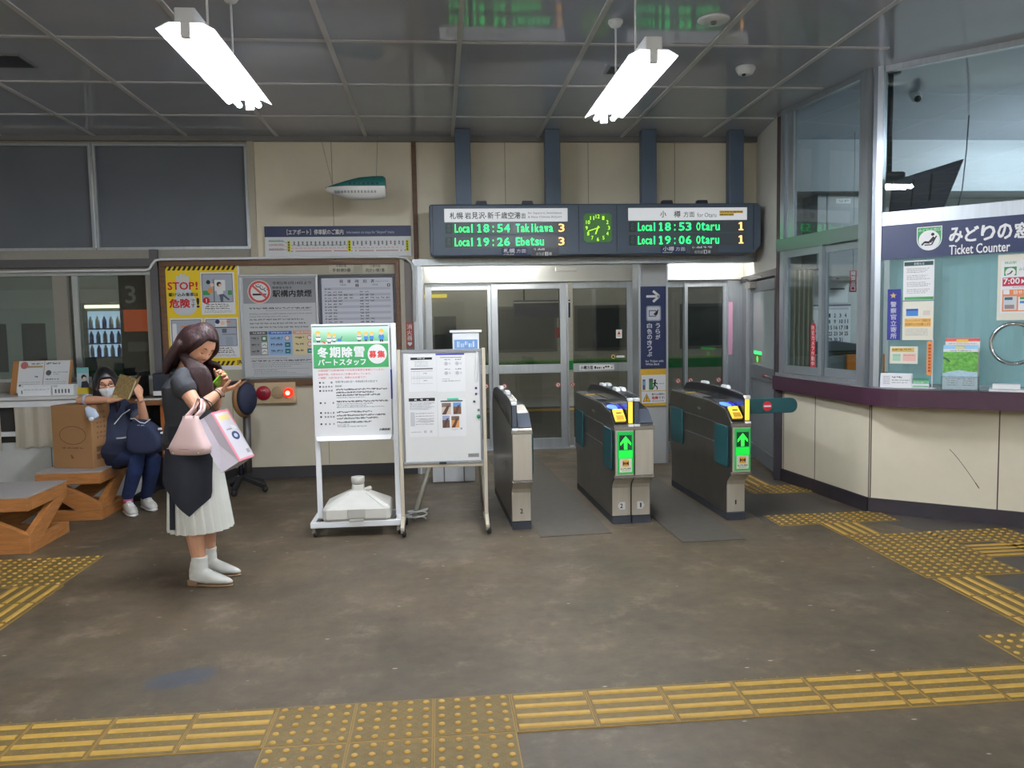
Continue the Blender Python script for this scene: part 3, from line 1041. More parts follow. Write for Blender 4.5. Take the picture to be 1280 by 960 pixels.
fr.beam(OA + Vector((0, 0, 2.11)), OB + Vector((0, 0, 2.11)), 0.075, 0.11, mat('transom_green_grey', (122, 134, 130), 0.25, 0.4))
fr.beam(OB + DD * 0.09 + Vector((0, 0, 2.178)), OC + Vector((0, 0, 2.178)), 0.08, 0.096, ALU)
fr.beam(OA + Vector((0, 0, 0.972)), OB + Vector((0, 0, 0.972)), 0.07, 0.03, ALU)
wf = struct(fr.build('window_5'))
def pane(name, p, q, z0, z1, g, parent, d=0.0):
    dr = (q - p).normalized()
    n = Vector((dr.y, -dr.x, 0))
    return MB().obox(p + n * d + Vector((0, 0, z0)), q - p, n * 0.006, Vector((0, 0, z1 - z0)), g).build(name, None, parent)
OG = glass_mat('office_glass', (226, 234, 236))
pane('pane', OA + SDIR * 0.1, OB, 2.165, ZT - 0.03, OG, wf)
pane('pane', OB + DD * 0.09, OC, 2.226, ZT - 0.03, OG, wf)
pane('pane', OB + DD * 0.09, OC, 0.96, 1.89, OG, wf)
def sash(t0, t1, d, name):
    s_ = MB()
    p, q = OA + SDIR * t0, OA + SDIR * t1
    o = Vector((0, 0, 0.99))
    n = SNRM
    DGREY = mat('sash_grey', (150, 158, 162), 0.35, 0.5)
    for a in (t0, t1 - 0.045):
        s_.obox(OA + SDIR * a + n * d + o, SDIR * 0.045, n * 0.028, Vector((0, 0, 1.065)), DGREY)
    for z, h in ((0, 0.07), (1.005, 0.06)):
        s_.obox(OA + SDIR * (t0 + 0.045) + n * d + o + Vector((0, 0, z)), SDIR * (t1 - t0 - 0.09), n * 0.028, Vector((0, 0, h)), DGREY)
    o_ = s_.build(name, None, wf)
    pane('pane', OA + SDIR * (t0 + 0.045), OA + SDIR * (t1 - 0.045), 1.06, 1.995, OG, o_, d + 0.011)
    return o_
sa = sash(0.125, 0.68, 0.0, 'sliding_sash')
sash(0.645, 1.17, -0.032, 'sliding_sash')
# small red notice on the sash glass
rs = Sheet(OA + SDIR * 0.52 + SNRM * 0.020 + Vector((0, 0, 1.42)), SDIR * 0.065, Vector((0, 0, -0.36)), (0, 0, 10, 55))
rs.rect(0, 0, 10, 55, ink((178, 40, 52)), 0).column('防犯カメラ作動中', 5, 2, 6.5, 6, WHITE, 1)
rs.build('sticker', sa)

# navy sign of the ticket counter
t = thing('ticket_counter_sign', 'long navy sign with a green shield and white lettering above the ticket window', 'sign')
MB().obox(OB + DD * 0.075 + DN * 0.012 + Vector((0, 0, 1.885)), DD * 2.4, DN * 0.03, Vector((0, 0, 0.245)), NAVY).build('panel', None, t)
s = DSheet(0.043)
SGREEN = ink((60, 150, 84))
ua, va = duv(1148, 285)
ub, vb = duv(1179.5, 284)
um = (ua + ub) / 2
vt = va
hgt = 0.165
def shield(k, m, l):
    w = (ub - ua) / 2 * k
    pts = [(um - w, vt + hgt * (1 - k) / 2), (um + w, vt + hgt * (1 - k) / 2)]
    for q in range(0, 13):
        a = PI * q / 12
        pts.append((um + w * math.cos(a), vt + hgt * 0.52 + w * math.sin(a) * 1.0))
    s.poly(pts, m, l)
shield(1.0, WHITE, 1)
shield(0.93, SGREEN, 2)
s.text('みどりの窓口', um - 0.07, vt + 0.012, um + 0.07, vt + 0.034, WHITE, 3)
cy = vt + hgt * 0.57
s.circle(um, cy, 0.068, WHITE, 3)
s.circle(um + 0.022, cy - 0.038, 0.011, BLACK, 4, 16)
s.line(um + 0.032, cy - 0.018, um + 0.004, cy + 0.016, 0.02, BLACK, 4).line(um + 0.004, cy + 0.018, um - 0.03, cy + 0.014, 0.016, BLACK, 4)
s.line(um - 0.028, cy + 0.012, um - 0.048, cy + 0.034, 0.012, BLACK, 4).line(um + 0.046, cy - 0.026, um + 0.016, cy + 0.034, 0.009, BLACK, 4).line(um + 0.016, cy + 0.034, um - 0.03, cy + 0.034, 0.008, BLACK, 4)
u0, v0 = duv(1187, 284)
u1 = duv(1268, 280)[0]
cw_ = (u1 - u0) / 4
for k, ch in enumerate('みどりの窓口'):
    s.text(ch, u0 + cw_ * (k + 0.06), v0 + 0.008, u0 + cw_ * (k + 0.94), v0 + 0.112, WHITE, 1, 0.022)
u2, u3 = duv(1188, 308)[0], duv(1264, 305)[0]
s.text('Ticket Counter', u2, v0 + 0.128, u3, v0 + 0.195, WHITE, 1, 0.012)
s.build('lettering', t)

# teal folding screen drawn behind the glass
TEAL = mat('teal_screen', (196, 234, 232), 0.65, var=0.03, scale=1.2)
nt = TEAL.node_tree          # thin plastic: the office light comes through it
tl_ = nt.nodes.new('ShaderNodeBsdfTranslucent')
tl_.inputs['Color'].default_value = (*lin((196, 234, 232)), 1)
mx_ = nt.nodes.new('ShaderNodeMixShader')
mx_.inputs['Fac'].default_value = 0.5
nt.links.new(nt.nodes['Principled BSDF'].outputs[0], mx_.inputs[1])
nt.links.new(tl_.outputs[0], mx_.inputs[2])
nt.links.new(mx_.outputs[0], nt.nodes['Material Output'].inputs['Surface'])
ts = MB()
nf = 46
pts = [OB + DD * (0.115 + 2.3 * k / nf) - DN * (0.10 + (0.004 if k % 2 else 0)) for k in range(nf + 1)]
ts.loft([[p + Vector((0, 0, 0.975)) for p in pts], [p + Vector((0, 0, 1.90)) for p in pts]], TEAL, False, False, False)
tag(ts.build('folding_screen'), 'pale teal folding screen closed behind the ticket window', 'screen')

# papers and signs stuck on the ticket window
def paper(name, label, cat, d=0.008):
    t = thing(name, label, cat)
    return t, DSheet(d)
t, s = paper('notice', 'white notice with a dark green heading on the ticket window', 'notice')
s.pr(1129.5, 325.5, 1168, 375, WHITE, 0).pr(1131, 327, 1167, 332, ink((28, 70, 70)), 1).pr(1131, 371, 1167, 374.5, SGREEN, 1)
s.pt('お知らせ', 1143, 328, 1156, 331.2, WHITE, 2)
for k in range(15):
    if k % 4 != 3:
        s.pm(1134, 336 + k * 2.15, 1163 - (k % 3) * 3, 1.1, GREY, 1, k)
s.build('sheet', t)
t, s = paper('notice', 'pale card notice with an orange band, under the green-headed notice', 'notice')
s.pr(1128.5, 376.5, 1167, 425, mat('cream_paper', (220, 216, 200), 0.6), 0).pr(1131, 398, 1164, 408.5, ink((232, 178, 92)), 1)
s.pr(1133, 386, 1148, 395, ink((70, 130, 200)), 1).pr(1133, 386.5, 1148, 388.5, ink((40, 70, 150)), 2).pr(1154, 388, 1163, 394, ink((206, 196, 184)), 1)
s.pt('クレジットカードご利用の方', 1132, 399, 1163, 402.4, BLACK, 2).pt('暗証番号の入力をお願いします', 1132, 403.5, 1163, 407, BLACK, 2)
for k in range(4):
    s.pm(1132, 411 + k * 2.4, 1160, 1.0, GREY, 1, k)
s.build('sheet', t)
t, s = paper('police_sign', 'narrow dark blue sign with a gold star beside the corner post', 'sign')
s.pr(1109.5, 361.5, 1126, 425, ink((34, 40, 130)), 0)
GOLD = ink((206, 176, 110))
cx, cy = duv(1117, 369.5)
s.poly([(cx + 0.024 * (1 if k % 2 == 0 else 0.42) * math.sin(PI * k / 5), cy - 0.024 * (1 if k % 2 == 0 else 0.42) * math.cos(PI * k / 5)) for k in range(10)], GOLD, 1)
for k, ch in enumerate('警察官立寄所'):
    s.pt(ch, 1113.5, 377 + 7.9 * k, 1121, 383.8 + 7.9 * k, ink((196, 196, 206)), 1, 0.01)
s.build('sheet', t)
t, s = paper('notice', 'small landscape card notice low on the ticket window by the corner post', 'notice')
s.pr(1112.5, 433, 1147.5, 454.5, mat('cream_paper', (220, 216, 200)), 0).pr(1115, 434.5, 1143, 440, ink((206, 176, 100)), 1)
s.pr(1116, 442, 1126, 451, ink((168, 204, 178)), 1).pr(1129, 442, 1145, 451, ink((228, 180, 168)), 1)
s.pm(1117, 443.5, 1126, 1.2, GREY, 2, 1).pm(1130, 443.5, 1144, 1.2, GREY, 2, 2).pm(1116, 436, 1140, 2.2, ink((120, 80, 40)), 2, 3)
s.build('sheet', t)
t, s = paper('opening_hours_poster', 'ticket office opening hours poster at the right edge of the window', 'poster')
P0 = mat('cream_paper', (220, 216, 200))
s.pr(1247, 317, 1310, 400, P0, 0).pr(1251, 325, 1310, 391, WHITE, 1)
s.pr(1253.5, 346, 1310, 357, ink((190, 48, 76)), 2).pt('7:00', 1254.5, 347.5, 1275, 355, WHITE, 3, 0.02).pt('▶', 1277, 348.5, 1282, 354.5, WHITE, 3)
s.pt('銭函駅', 1256, 326.5, 1271, 330, SGREEN, 2)
s.pr(1255.5, 333.5, 1271, 344.5, SGREEN, 2)
cx, cy = duv(1263.3, 340.5)
s.circle(cx, cy, 0.030, WHITE, 3, 20).line(cx + 0.012, cy - 0.01, cx - 0.002, cy + 0.008, 0.008, BLACK, 4).line(cx - 0.002, cy + 0.008, cx - 0.02, cy + 0.014, 0.006, BLACK, 4)
s.pt('みどりの', 1274, 334, 1292, 338, SGREEN, 2)
s.pm(1266, 358.5, 1300, 1.2, ink((190, 48, 76)), 2, 4)
s.pr(1253, 361.5, 1310, 389, ink((226, 138, 92)), 2).pr(1254.5, 362.5, 1262, 368, WHITE, 3).pt('話せる', 1267, 362.5, 1284, 367.5, WHITE, 3, 0.01)
s.pr(1254.5, 370.5, 1271, 387.5, ink((200, 206, 210)), 3).pr(1256, 371.5, 1266, 375, ink((60, 96, 110)), 4).pr(1256, 381, 1268, 386, ink((150, 130, 120)), 4)
s.pr(1273, 370.5, 1310, 387.5, WHITE, 3).pr(1275, 371, 1290, 374, SGREEN, 4).pr(1275, 376, 1290, 379, ink((70, 130, 200)), 4)
s.build('sheet', t)

# things standing on the counter ledge
def lp(x, y, z=0.957):
    p = on_floor(x, y, z)
    d = (p - OB).dot(DN)          # keep clear of the glass
    return p + DN * max(0.0, 0.085 - d)
p = lp(1123, 483.5)
t = thing('card_holder', 'white card holder with a printed slip at the left end of the counter ledge', 'card holder', (p.x, p.y, 0.957), math.radians(-36))
MB().prism([(0, 0), (0.09, 0), (0.055, 0.10), (0.035, 0.105), (0.02, 0.06)], (-0.105, -0.05, 0), (0, 1, 0), (0, 0, 1), (0.21, 0, 0), WHITEPAINT).build('holder', None, t, bevel=0.003)
s = Sheet((-0.095, -0.034, 0.098), (0.19, 0, 0), (0, -0.012, -0.088), (0, 0, 100, 46))
s.rect(0, 0, 100, 46, WHITE, 1).rect(4, 5, 30, 40, ink((214, 214, 216)), 2)
for k in range(4):
    s.marks(6, 9 + 8 * k, 28, 2.6, GREY, 3, k)
s.marks(36, 8, 70, 6, BLACK, 2, 7).marks(36, 20, 96, 4, GREY, 2, 8).marks(36, 29, 90, 4, GREY, 2, 9)
s.build('slip', t)
p = lp(1155, 484)
t = thing('leaflet_tray', 'little green leaflet tray next to the white card holder', 'tray', (p.x, p.y, 0.957), math.radians(-36))
MB().box(-0.055, 0.055, -0.04, 0.05, 0, 0.035, WHITEPAINT).build('tray', None, t, bevel=0.003)
s = Sheet((-0.05, -0.03, 0.072), (0.1, 0, 0), (0, -0.011, -0.06), (0, 0, 100, 60))
s.rect(0, 0, 100, 60, ink((110, 180, 130)), 1).rect(0, 0, 100, 14, ink((60, 130, 90)), 2).marks(8, 26, 70, 7, WHITE, 2, 1).marks(8, 42, 85, 6, WHITE, 2, 2)
s.build('leaflets', t)
p = lp(1167, 485)
t = thing('flag_stand', 'slim upright stand holding a narrow orange banner', 'stand', (p.x, p.y, 0.957), math.radians(-36))
MB().lathe([(0.03, 0), (0.03, 0.006), (0.005, 0.01), (0.004, 0.35), (0.004, 0.352)], (0, 0, 0), 14, WHITEPAINT).build('pole', None, t)
s = Sheet((-0.036, -0.006, 0.335), (0.034, 0, 0), (0, 0, -0.24), (0, 0, 10, 70))
s.rrect(0, 0, 10, 70, 4, ink((236, 150, 80)), 1)
for k in range(9):
    s.rect(2.5, 6 + 6.6 * k, 7.5, 10.5 + 6.6 * k, ink((176, 78, 40)), 2)
s.build('banner', t)
p = lp(1201, 487.5)
t = thing('brochure_stand', 'clear stand of brochures, the front one with a green river picture', 'brochure stand', (p.x - 0.02, p.y - 0.02, 0.957), math.radians(-36))
CLEAR = glass_mat('acrylic', (236, 242, 244))
MB().box(-0.115, 0.115, -0.05, 0.10, 0, 0.006, CLEAR).box(-0.115, -0.112, -0.05, 0.10, 0.006, 0.12, CLEAR).box(0.112, 0.115, -0.05, 0.10, 0.006, 0.12, CLEAR).box(-0.115, 0.115, -0.052, -0.049, 0.006, 0.10, CLEAR).build('rack', None, t)
def broch(y, dx, h, top, band):
    b = MB().obox((-0.105 + dx, y, 0.008), (0.21, 0, 0), (0, 0.004, 0.001), (0, 0.05, h), WHITE).build('brochure', None, t)
    s = Sheet((-0.105 + dx, y + 0.05 - 0.001, 0.008 + h), (0.21, 0, 0), (0, -0.05, -h), (0, 0, 100, 160))
    return s
s = broch(0.06, 0.006, 0.345, None, None)
s.rect(0, 0, 100, 9, ink((232, 90, 84)), 1).rect(32, 3, 66, 12, ink((236, 200, 80)), 2).marks(10, 15, 90, 3, ink((220, 110, 110)), 2, 1).marks(25, 22, 70, 3, GREY, 2, 2)
s.build('cover', t)
s = broch(0.02, -0.004, 0.30, None, None)
s.rect(0, 0, 100, 14, ink((150, 200, 232)), 1).rect(34, 5, 64, 12, ink((236, 214, 90)), 2).marks(20, 18, 80, 4, GREY, 2, 3)
s.build('cover', t)
s = broch(-0.02, -0.002, 0.255, None, None)
PICG = mat('picture_leaves', (96, 164, 62), 0.5, var=0.5, scale=45)
PICW = mat('picture_water', (166, 190, 204), 0.5, var=0.25, scale=40, stretch=(1, 1, 4))
s.rect(0, 0, 100, 100, PICG, 1)
s.poly([(0, 100), (0, 92), (20, 84), (50, 78), (75, 84), (100, 86), (100, 112), (0, 112)], PICW, 2)
s.rect(0, 110, 100, 160, WHITE, 2).marks(8, 113, 92, 4, GREY, 3, 4)
for k in range(3):
    s.marks(14, 122 + 9 * k, 45, 3.5, GREY, 3, k).marks(58, 122 + 9 * k, 90, 3.5, GREY, 3, k + 5)
s.poly([(0, 20), (14, 30), (22, 42), (16, 44), (8, 34), (0, 28)], ink((50, 70, 44)), 2)
s.build('cover', t)
p = lp(1262, 489)
t = thing('paper_tray', 'low tray with white slips at the right edge of the counter ledge', 'tray', (p.x + 0.02, p.y - 0.01, 0.957), math.radians(-38))
MB().box(-0.14, 0.22, -0.08, 0.07, 0, 0.016, WHITEPAINT).build('tray', None, t, bevel=0.003)
MB().obox((-0.12, -0.05, 0.018), (0.16, 0, 0), (0.0, 0.09, 0.0), (0, 0, 0.03), WHITE).build('slips', None, t, bevel=0.002)
MB().box(0.06, 0.20, -0.05, 0.05, 0.018, 0.055, mat('brown_box', (120, 100, 84), 0.5)).build('box', None, t, bevel=0.004)
# steel ring round the talking hole
c = dp(1268, 429.5)
t_ = MB()
R = 0.135
pts = [c + DN * 0.02 + DD * (R * math.cos(2 * PI * k / 40)) + Vector((0, 0, R * math.sin(2 * PI * k / 40))) for k in range(41)]
t_.tube(pts, 0.013, 8, mat('chrome', (200, 204, 208), 0.12, 0.95), side=DN, cap=False)
tag(t_.build('ring_rail'), 'chrome ring around the talking hole of the ticket window', 'ring')

# ---- inside the office
YO = 8.45
struct(MB().box(3.42, 8, YO, YO + 0.1, 0, CEIL, mat('office_wall', (196, 198, 194), 0.6, var=0.03)).build('wall_office'))
struct(MB().box(7.9, 8, 1.0, YO, 0, CEIL, MATS['office_wall']).build('wall_office_side'))
bm_ = MB().box(3.4, 8, YO - 0.5, YO, 2.75, CEIL - 0.001, mat('office_beam', (150, 154, 158), 0.5))
struct(bm_.build('trim_6'))
def inside(x, y, Y=YO - 0.004):
    return at(x, y, Y)
def wallbox(name, label, cat, x0, y0, x1, y1, depth, m, bev=0.006, Y=YO):
    a, b = at(x0, y0, Y - depth), at(x1, y1, Y - depth)
    t = thing(name, label, cat, (a.x, Y - depth, b.z))
    MB().box(0, b.x - a.x, 0, depth - 0.001, 0, a.z - b.z, m).build('case', None, t, bevel=bev)
    return t, b.x - a.x, a.z - b.z
OFFW = mat('office_cream', (206, 206, 196), 0.5)
t, w, h = wallbox('wall_cabinet', 'cream wall cabinet seen through the upper side window of the office', 'cabinet', 1006, 193, 1048, 231, 0.2, OFFW)
MB().box(0.02, 0.03, -0.012, 0, h * 0.4, h * 0.6, GREY).build('handle', None, t)
t, w, h = wallbox('wall_duct', 'white boxed duct on the office wall beside the cream cabinet', 'duct', 1052, 168, 1080, 233, 0.15, mat('duct_white', (214, 216, 216), 0.5))
t, w, h = wallbox('locker', 'grey steel locker with a white label inside the office', 'locker', 1022, 241, 1090, 345, 0.35, mat('locker_grey', (140, 142, 142), 0.45, 0.2))
s = ysheet(0.2, 0.36, h - 0.06, h - 0.11, -0.002, (0, 0, 40, 12))
s.rect(0, 0, 40, 12, WHITE, 0).marks(8, 3, 34, 6, GREY, 1, 1)
s.build('plate', t)
MB().box(0.10, 0.115, -0.004, 0, 0.0, h, GREY).build('door_gap', None, t)
t, w, h = wallbox('air_conditioner', 'white wall air conditioner at the back of the office', 'air conditioner', 1180, 200, 1234, 232, 0.22, mat('ac_white', (220, 222, 218), 0.45), 0.02)
MB().box(0.03, w - 0.03, -0.004, 0, 0.03, 0.05, GREY).build('air_slot', None, t)
t, w, h = wallbox('switch_box', 'grey wall box to the right of the air conditioner', 'box', 1243, 195, 1275, 230, 0.12, mat('box_grey', (150, 152, 152), 0.45))
MB().box(0.03, 0.05, -0.01, 0, h * 0.45, h * 0.65, BLACK).build('latch', None, t)
# wall calendar and papers
a, b = at(1014, 381, YO - 0.01), at(1063, 430, YO - 0.01)
t = thing('wall_calendar', 'wall calendar with large dates inside the office side window', 'calendar')
s = ysheet(a.x, b.x, a.z, b.z, YO - 0.006, (0, 0, 70, 66))
s.rect(0, 0, 70, 66, WHITE, 0).rect(0, 0, 70, 3, GREY, 1).rect(4, 5, 66, 9, ink((200, 200, 204)), 1)
for r in range(5):
    for c in range(7):
        dnum = r * 7 + c - 2
        if 1 <= dnum <= 31:
            s.text(str(dnum), 3 + c * 9.4, 15 + r * 10, 3 + c * 9.4 + (3.2 if dnum < 10 else 6.4), 21.5 + r * 10, ink((200, 60, 60)) if c == 0 else BLACK, 1, 0.02)
s.build('sheet', t)
a, b = at(1034, 322, YO - 0.01), at(1060, 378, YO - 0.01)
t = thing('month_poster', 'white sheet with a big purple figure 4 above the calendar', 'poster')
s = ysheet(a.x, b.x, a.z, b.z, YO - 0.006, (0, 0, 26, 56))
s.rect(0, 0, 26, 56, WHITE, 0).text('4', 3, 6, 17, 27, ink((120, 96, 180)), 1, 0.03)
for k in range(3):
    s.rect(20, 6 + 6 * k, 23, 10 + 6 * k, GREY, 1)
s.rect(4, 38, 22, 40, GREY, 1)
s.build('sheet', t)
a, b = at(1062, 338, 7.6), at(1070.5, 365, 7.6)
t = thing('red_label', 'narrow dark red label hanging inside the office side window', 'label')
s = ysheet(a.x, b.x, a.z, b.z, 7.6, (0, 0, 9, 27))
s.mb.box(a.x, b.x, 7.6, 7.603, b.z, a.z, ink((150, 40, 60)))
s.column('精算窓口', 4.5, 1, 6.3, 5.5, WHITE, 2)
s.build('sheet', t)
MB_h = MB().tube([((a.x + b.x) / 2, 7.602, a.z), ((a.x + b.x) / 2, 7.602, CEIL - 0.01)], 0.003, 6, GREY).build('string', None, t)
# desk with an orange box and a dark printer
t = thing('office_desk', 'grey desk inside the office behind the side window', 'desk', (3.62, 6.6, 0))
MB().box(-0.28, 0.7, -0.1, 0.7, 0.90, 0.94, mat('desk_grey', (150, 150, 150), 0.5)).build('top', None, t)
MB().box(-0.26, 0.68, -0.08, 0.68, 0, 0.90, MATS['desk_grey']).build('body', None, t)
a = at(1059, 446, 6.55)
t = thing('orange_box', 'orange box on the desk inside the office', 'box', (a.x, 6.55, 0.94))
MB().box(0, 0.34, 0, 0.25, 0, 0.21, ink((226, 130, 30))).build('body', None, t, bevel=0.004)
MB().box(-0.16, -0.005, 0.02, 0.25, 0, 0.20, mat('grey_case', (120, 124, 124), 0.5)).build('side_case', None, t, bevel=0.004)
t = thing('ticket_printer', 'dark rounded printer standing on the orange box', 'printer', (a.x, 6.62, 1.15))
MB().prism([(-0.2, 0), (0.36, 0), (0.36, 0.03), (0.14, 0.09), (-0.06, 0.12), (-0.2, 0.11)], (0, 0, 0), (1, 0, 0), (0, 0, 1), (0, 0.18, 0), mat('printer_grey', (84, 88, 94), 0.3)).build('body', None, t, bevel=0.012)
MB().box(-0.15, 0.3, -0.004, 0, 0.02, 0.035, BLACK).build('slot', None, t)
a = at(1081, 380, 7.9)
t = thing('rolled_blind', 'pale rolled chart standing upright inside the office', 'roll', (a.x, 7.9, 0.0))
MB().tube([(0, 0, 0.0), (0, 0, 2.0)], 0.06, 14, mat('roll_white', (214, 220, 224), 0.5)).build('roll', None, t)
MB().lathe([(0.062, 0.985), (0.064, 0.99), (0.064, 1.03), (0.062, 1.035)], (0, 0, 0), 14, GREY).build('band', None, t)
a = at(1011, 345, 7.7)
t = thing('office_curtain', 'beige curtain gathered at the far end of the office side window', 'curtain', (a.x, 7.85, 0.0))
cur = MB()
n_ = 24
r0 = [(-0.12 + 0.24 * k / n_, 0.02 * math.sin(k * 1.3), 0) for k in range(n_ + 1)]
cur.loft([[(x, y, 0.6) for x, y, _ in r0], [(x, y, 1.95) for x, y, _ in r0]], mat('beige_cloth', (176, 170, 150), 0.8), True, False, False)
cur.build('cloth', None, t)
MB().tube([(-0.16, 0.03, 1.96), (0.2, 0.03, 1.96)], 0.012, 8, DARKMETAL).build('rail', None, t)
MB().tube([(-0.16, 0.03, 1.96), (-0.16, 0.6, 1.96)], 0.008, 6, DARKMETAL).build('bracket', None, t)
# monitor hung from the ceiling on a pole
pt = Vector((3.38, 5.80, 0))
t = thing('hanging_monitor', 'dark monitor hanging on a pole inside the ticket window, seen from behind', 'monitor', (pt.x, pt.y, CEIL))
MB().tube([(0, 0, 0), (0, 0, -0.74)], 0.019, 12, mat('pole_dark', (50, 56, 70), 0.3, 0.6)).build('pole', None, t)
MB().lathe([(0.07, 0), (0.07, -0.012), (0.02, -0.02)], (0, 0, 0), 16, DARKMETAL).build('ceiling_plate', None, t)
MB().box(-0.10, 0.12, -0.03, 0.05, -0.80, -0.72, DARKMETAL).build('bracket', None, t, bevel=0.02)
mb = MB()
tl, tr_, br, bl = at(1116, 226, 5.78), at(1206, 198, 5.62), at(1180, 261, 5.70), at(1112, 268, 5.80)
o = pt + Vector((0, 0, CEIL))
nrm = (tr_ - tl).cross(bl - tl).normalized()
if nrm.y > 0:
    nrm = -nrm
vs = [p - o for p in (tl, tr_, br, bl)] + [p - o - nrm * 0.045 for p in (tl, tr_, br, bl)]
mb.add(vs, [(0, 1, 2, 3), (7, 6, 5, 4), (0, 4, 5, 1), (1, 5, 6, 2), (2, 6, 7, 3), (3, 7, 4, 0)], mat('monitor_grey', (66, 70, 84), 0.4))
mb.build('screen_housing', None, t, bevel=0.01)
mb = MB()
cc = (tl + tr_ + br + bl) / 4 - o
ax = (tr_ - tl).normalized()
az_ = (bl - tl).normalized()
for k in (-0.08, 0.05):
    mb.obox(cc + ax * k + nrm * 0.002 - az_ * 0.11, ax * 0.012, az_ * 0.2, nrm * 0.008, BLACK)
mb.build('rear_rib', None, t)
# camera on the office ceiling
a = at(1145, 122, 6.3)
t = thing('security_camera', 'small white security camera under the office ceiling', 'camera', (a.x, 6.3, CEIL))
dz = a.z - CEIL
MB().tube([(0, 0.04, 0), (0, 0.04, dz + 0.06)], 0.01, 8, WHITEPAINT).build('stalk', None, t)
MB().tube([(0.02, 0.08, dz + 0.07), (-0.02, -0.04, dz - 0.01)], 0.04, 14, WHITEPAINT, round_end=True).build('body', None, t)
MB().tube([(-0.022, -0.056, dz - 0.022), (-0.025, -0.068, dz - 0.03)], 0.026, 12, BLACK).build('lens', None, t)
# loose cable inside
t = tag(MB().tube([at(1213, 120, 7.0), at(1208, 190, 7.0), at(1203, 235, 7.0), at(1196, 265, 7.0), at(1188, 300, 7.0)], 0.006, 6, mat('cable_grey', (70, 74, 80), 0.5)).build('hanging_cable'), 'thin dark cable hanging down inside the office behind the monitor', 'cable')
# office lamps
OFFT = mat('office_tube', (240, 248, 255), 0.4, emit=OFFICE_POWER)
slim(6.3, 6.7, 3.2, 1.2, 'tube lamp on the office ceiling, one of two alike', OFFT, 'office lamps')
slim(5.9, 5.8, 3.2, 1.2, 'tube lamp on the office ceiling, one of two alike', OFFT, 'office lamps')

# ================================================================== BOARDS AND SIGNS
def px_sheet(x0, y0, x1, y1, Y, step=0.0006, box=None):
    """artwork on a plane Y facing the hall, whose rectangle was measured at these corners in the photo"""
    xm, ym = (x0 + x1) / 2, (y0 + y1) / 2
    return ysheet(at(x0, ym, Y).x, at(x1, ym, Y).x, at(xm, y0, Y).z, at(xm, y1, Y).z, Y, box or (x0, y0, x1, y1), step)

# ---- departure board with clock, on four posts
SLATE = mat('slate_blue_metal', (74, 86, 100), 0.45, 0.2, var=0.04)
t = thing('departure_board', 'long slate blue departure board with green lit train times and a clock', 'departure board')
YB = 7.45
x0, x1, zt, zb = -0.064, 3.075, 2.565, 2.093
b = MB()
b.prism([(x0, zb + 0.03), (x0 + 0.03, zb), (x1 - 0.07, zb), (x1, zb + 0.07), (x1, zt - 0.03), (x1 - 0.03, zt), (x0 + 0.01, zt), (x0, zt - 0.02)], (0, YB, 0), (1, 0, 0), (0, 0, 1), (0, 0.26, 0), SLATE)
b.build('case', None, t, bevel=0.012)
for xx in (0.26, 1.10, 2.02, 2.872):
    MB().box(xx - 0.072, xx + 0.072, YB + 0.10, YB + 0.20, zt, CEIL - 0.001, mat('post_blue', (84, 98, 116), 0.45, 0.2)).build('post', None, t, bevel=0.006)
for px in (602, 660, 836, 880):
    a = at(px, 252, YB)
    MB().prism([(-0.055, 0), (0.055, 0), (0.045, 0.035), (-0.045, 0.035)], (a.x, YB + 0.04, zt), (1, 0, 0), (0, 0, 1), (0, 0.06, 0), DARKMETAL).build('lifting_lug', None, t)
for px in (541, 723.5, 771, 942):
    a = at(px, 285, YB)
    MB().box(a.x - 0.003, a.x + 0.003, YB - 0.003, YB + 0.002, zb + 0.03, zt - 0.015, DARKMETAL).build('panel_joint', None, t)
LEDG = mat('led_green', (40, 255, 120), 0.5, emit=1.4)
LEDO = mat('led_orange', (255, 190, 110), 0.5, emit=1.3)
LEDOFF = mat('led_window', (70, 76, 82), 0.35)
LEDDARK = mat('led_dark', (34, 60, 54), 0.4)
HEADW = mat('header_white', (226, 228, 230), 0.5, emit=0.22)  # no lamp inside: slight glow added to lift the white of the headers
def module(x0, x1, y0, y1, parent):
    s = px_sheet(x0, y0, x1, y1, YB - 0.008)
    return s
def led_text(s, txt, x0, y0, x1, y1, m, l=2):
    """letters on an even grid like dot-matrix type"""
    n = len(txt)
    w = (x1 - x0) / n
    for k, ch in enumerate(txt):
        if ch == ' ':
            continue
        a, c = 0.10, 0.90
        if ch == '1':
            xm = x0 + w * (k + 0.5)
            h_ = y1 - y0
            s.rect(xm - w * 0.10, y0, xm + w * 0.10, y1, m, l).rect(xm - w * 0.26, y1 - h_ * 0.13, xm - w * 0.10, y1, m, l).rect(xm + w * 0.10, y1 - h_ * 0.13, xm + w * 0.26, y1, m, l)
            s.poly([(xm - w * 0.10, y0), (xm - w * 0.10, y0 + h_ * 0.18), (xm - w * 0.28, y0 + h_ * 0.26), (xm - w * 0.28, y0 + h_ * 0.14)], m, l)
            continue
        if ch in 'Iil:':
            a, c = (0.34, 0.66) if ch != ':' else (0.42, 0.58)
        top = y0
        if ch in 'acosurew':
            top = y0 + (y1 - y0) * 0.28
        if ch == ':':
            top = y0 + (y1 - y0) * 0.22
        s.text(ch, x0 + w * (k + a), top, x0 + w * (k + c), y1, m, l, 0.006)
def half_board(ox, hdr, rows, foot):
    # ox: left edge of the header, photo pixels along the board
    o = MB()
    a, c = at(hdr[0], hdr[2], YB), at(hdr[1], hdr[3], YB)
    h = MB().box(a.x, c.x, YB - 0.010, YB, c.z, a.z, HEADW).build('header', None, t, bevel=0.006)
    s = px_sheet(hdr[0], hdr[2], hdr[1], hdr[3], YB - 0.0105)
    return h, s
h, s = half_board(0, (555, 709.5, 261, 277), None, None)
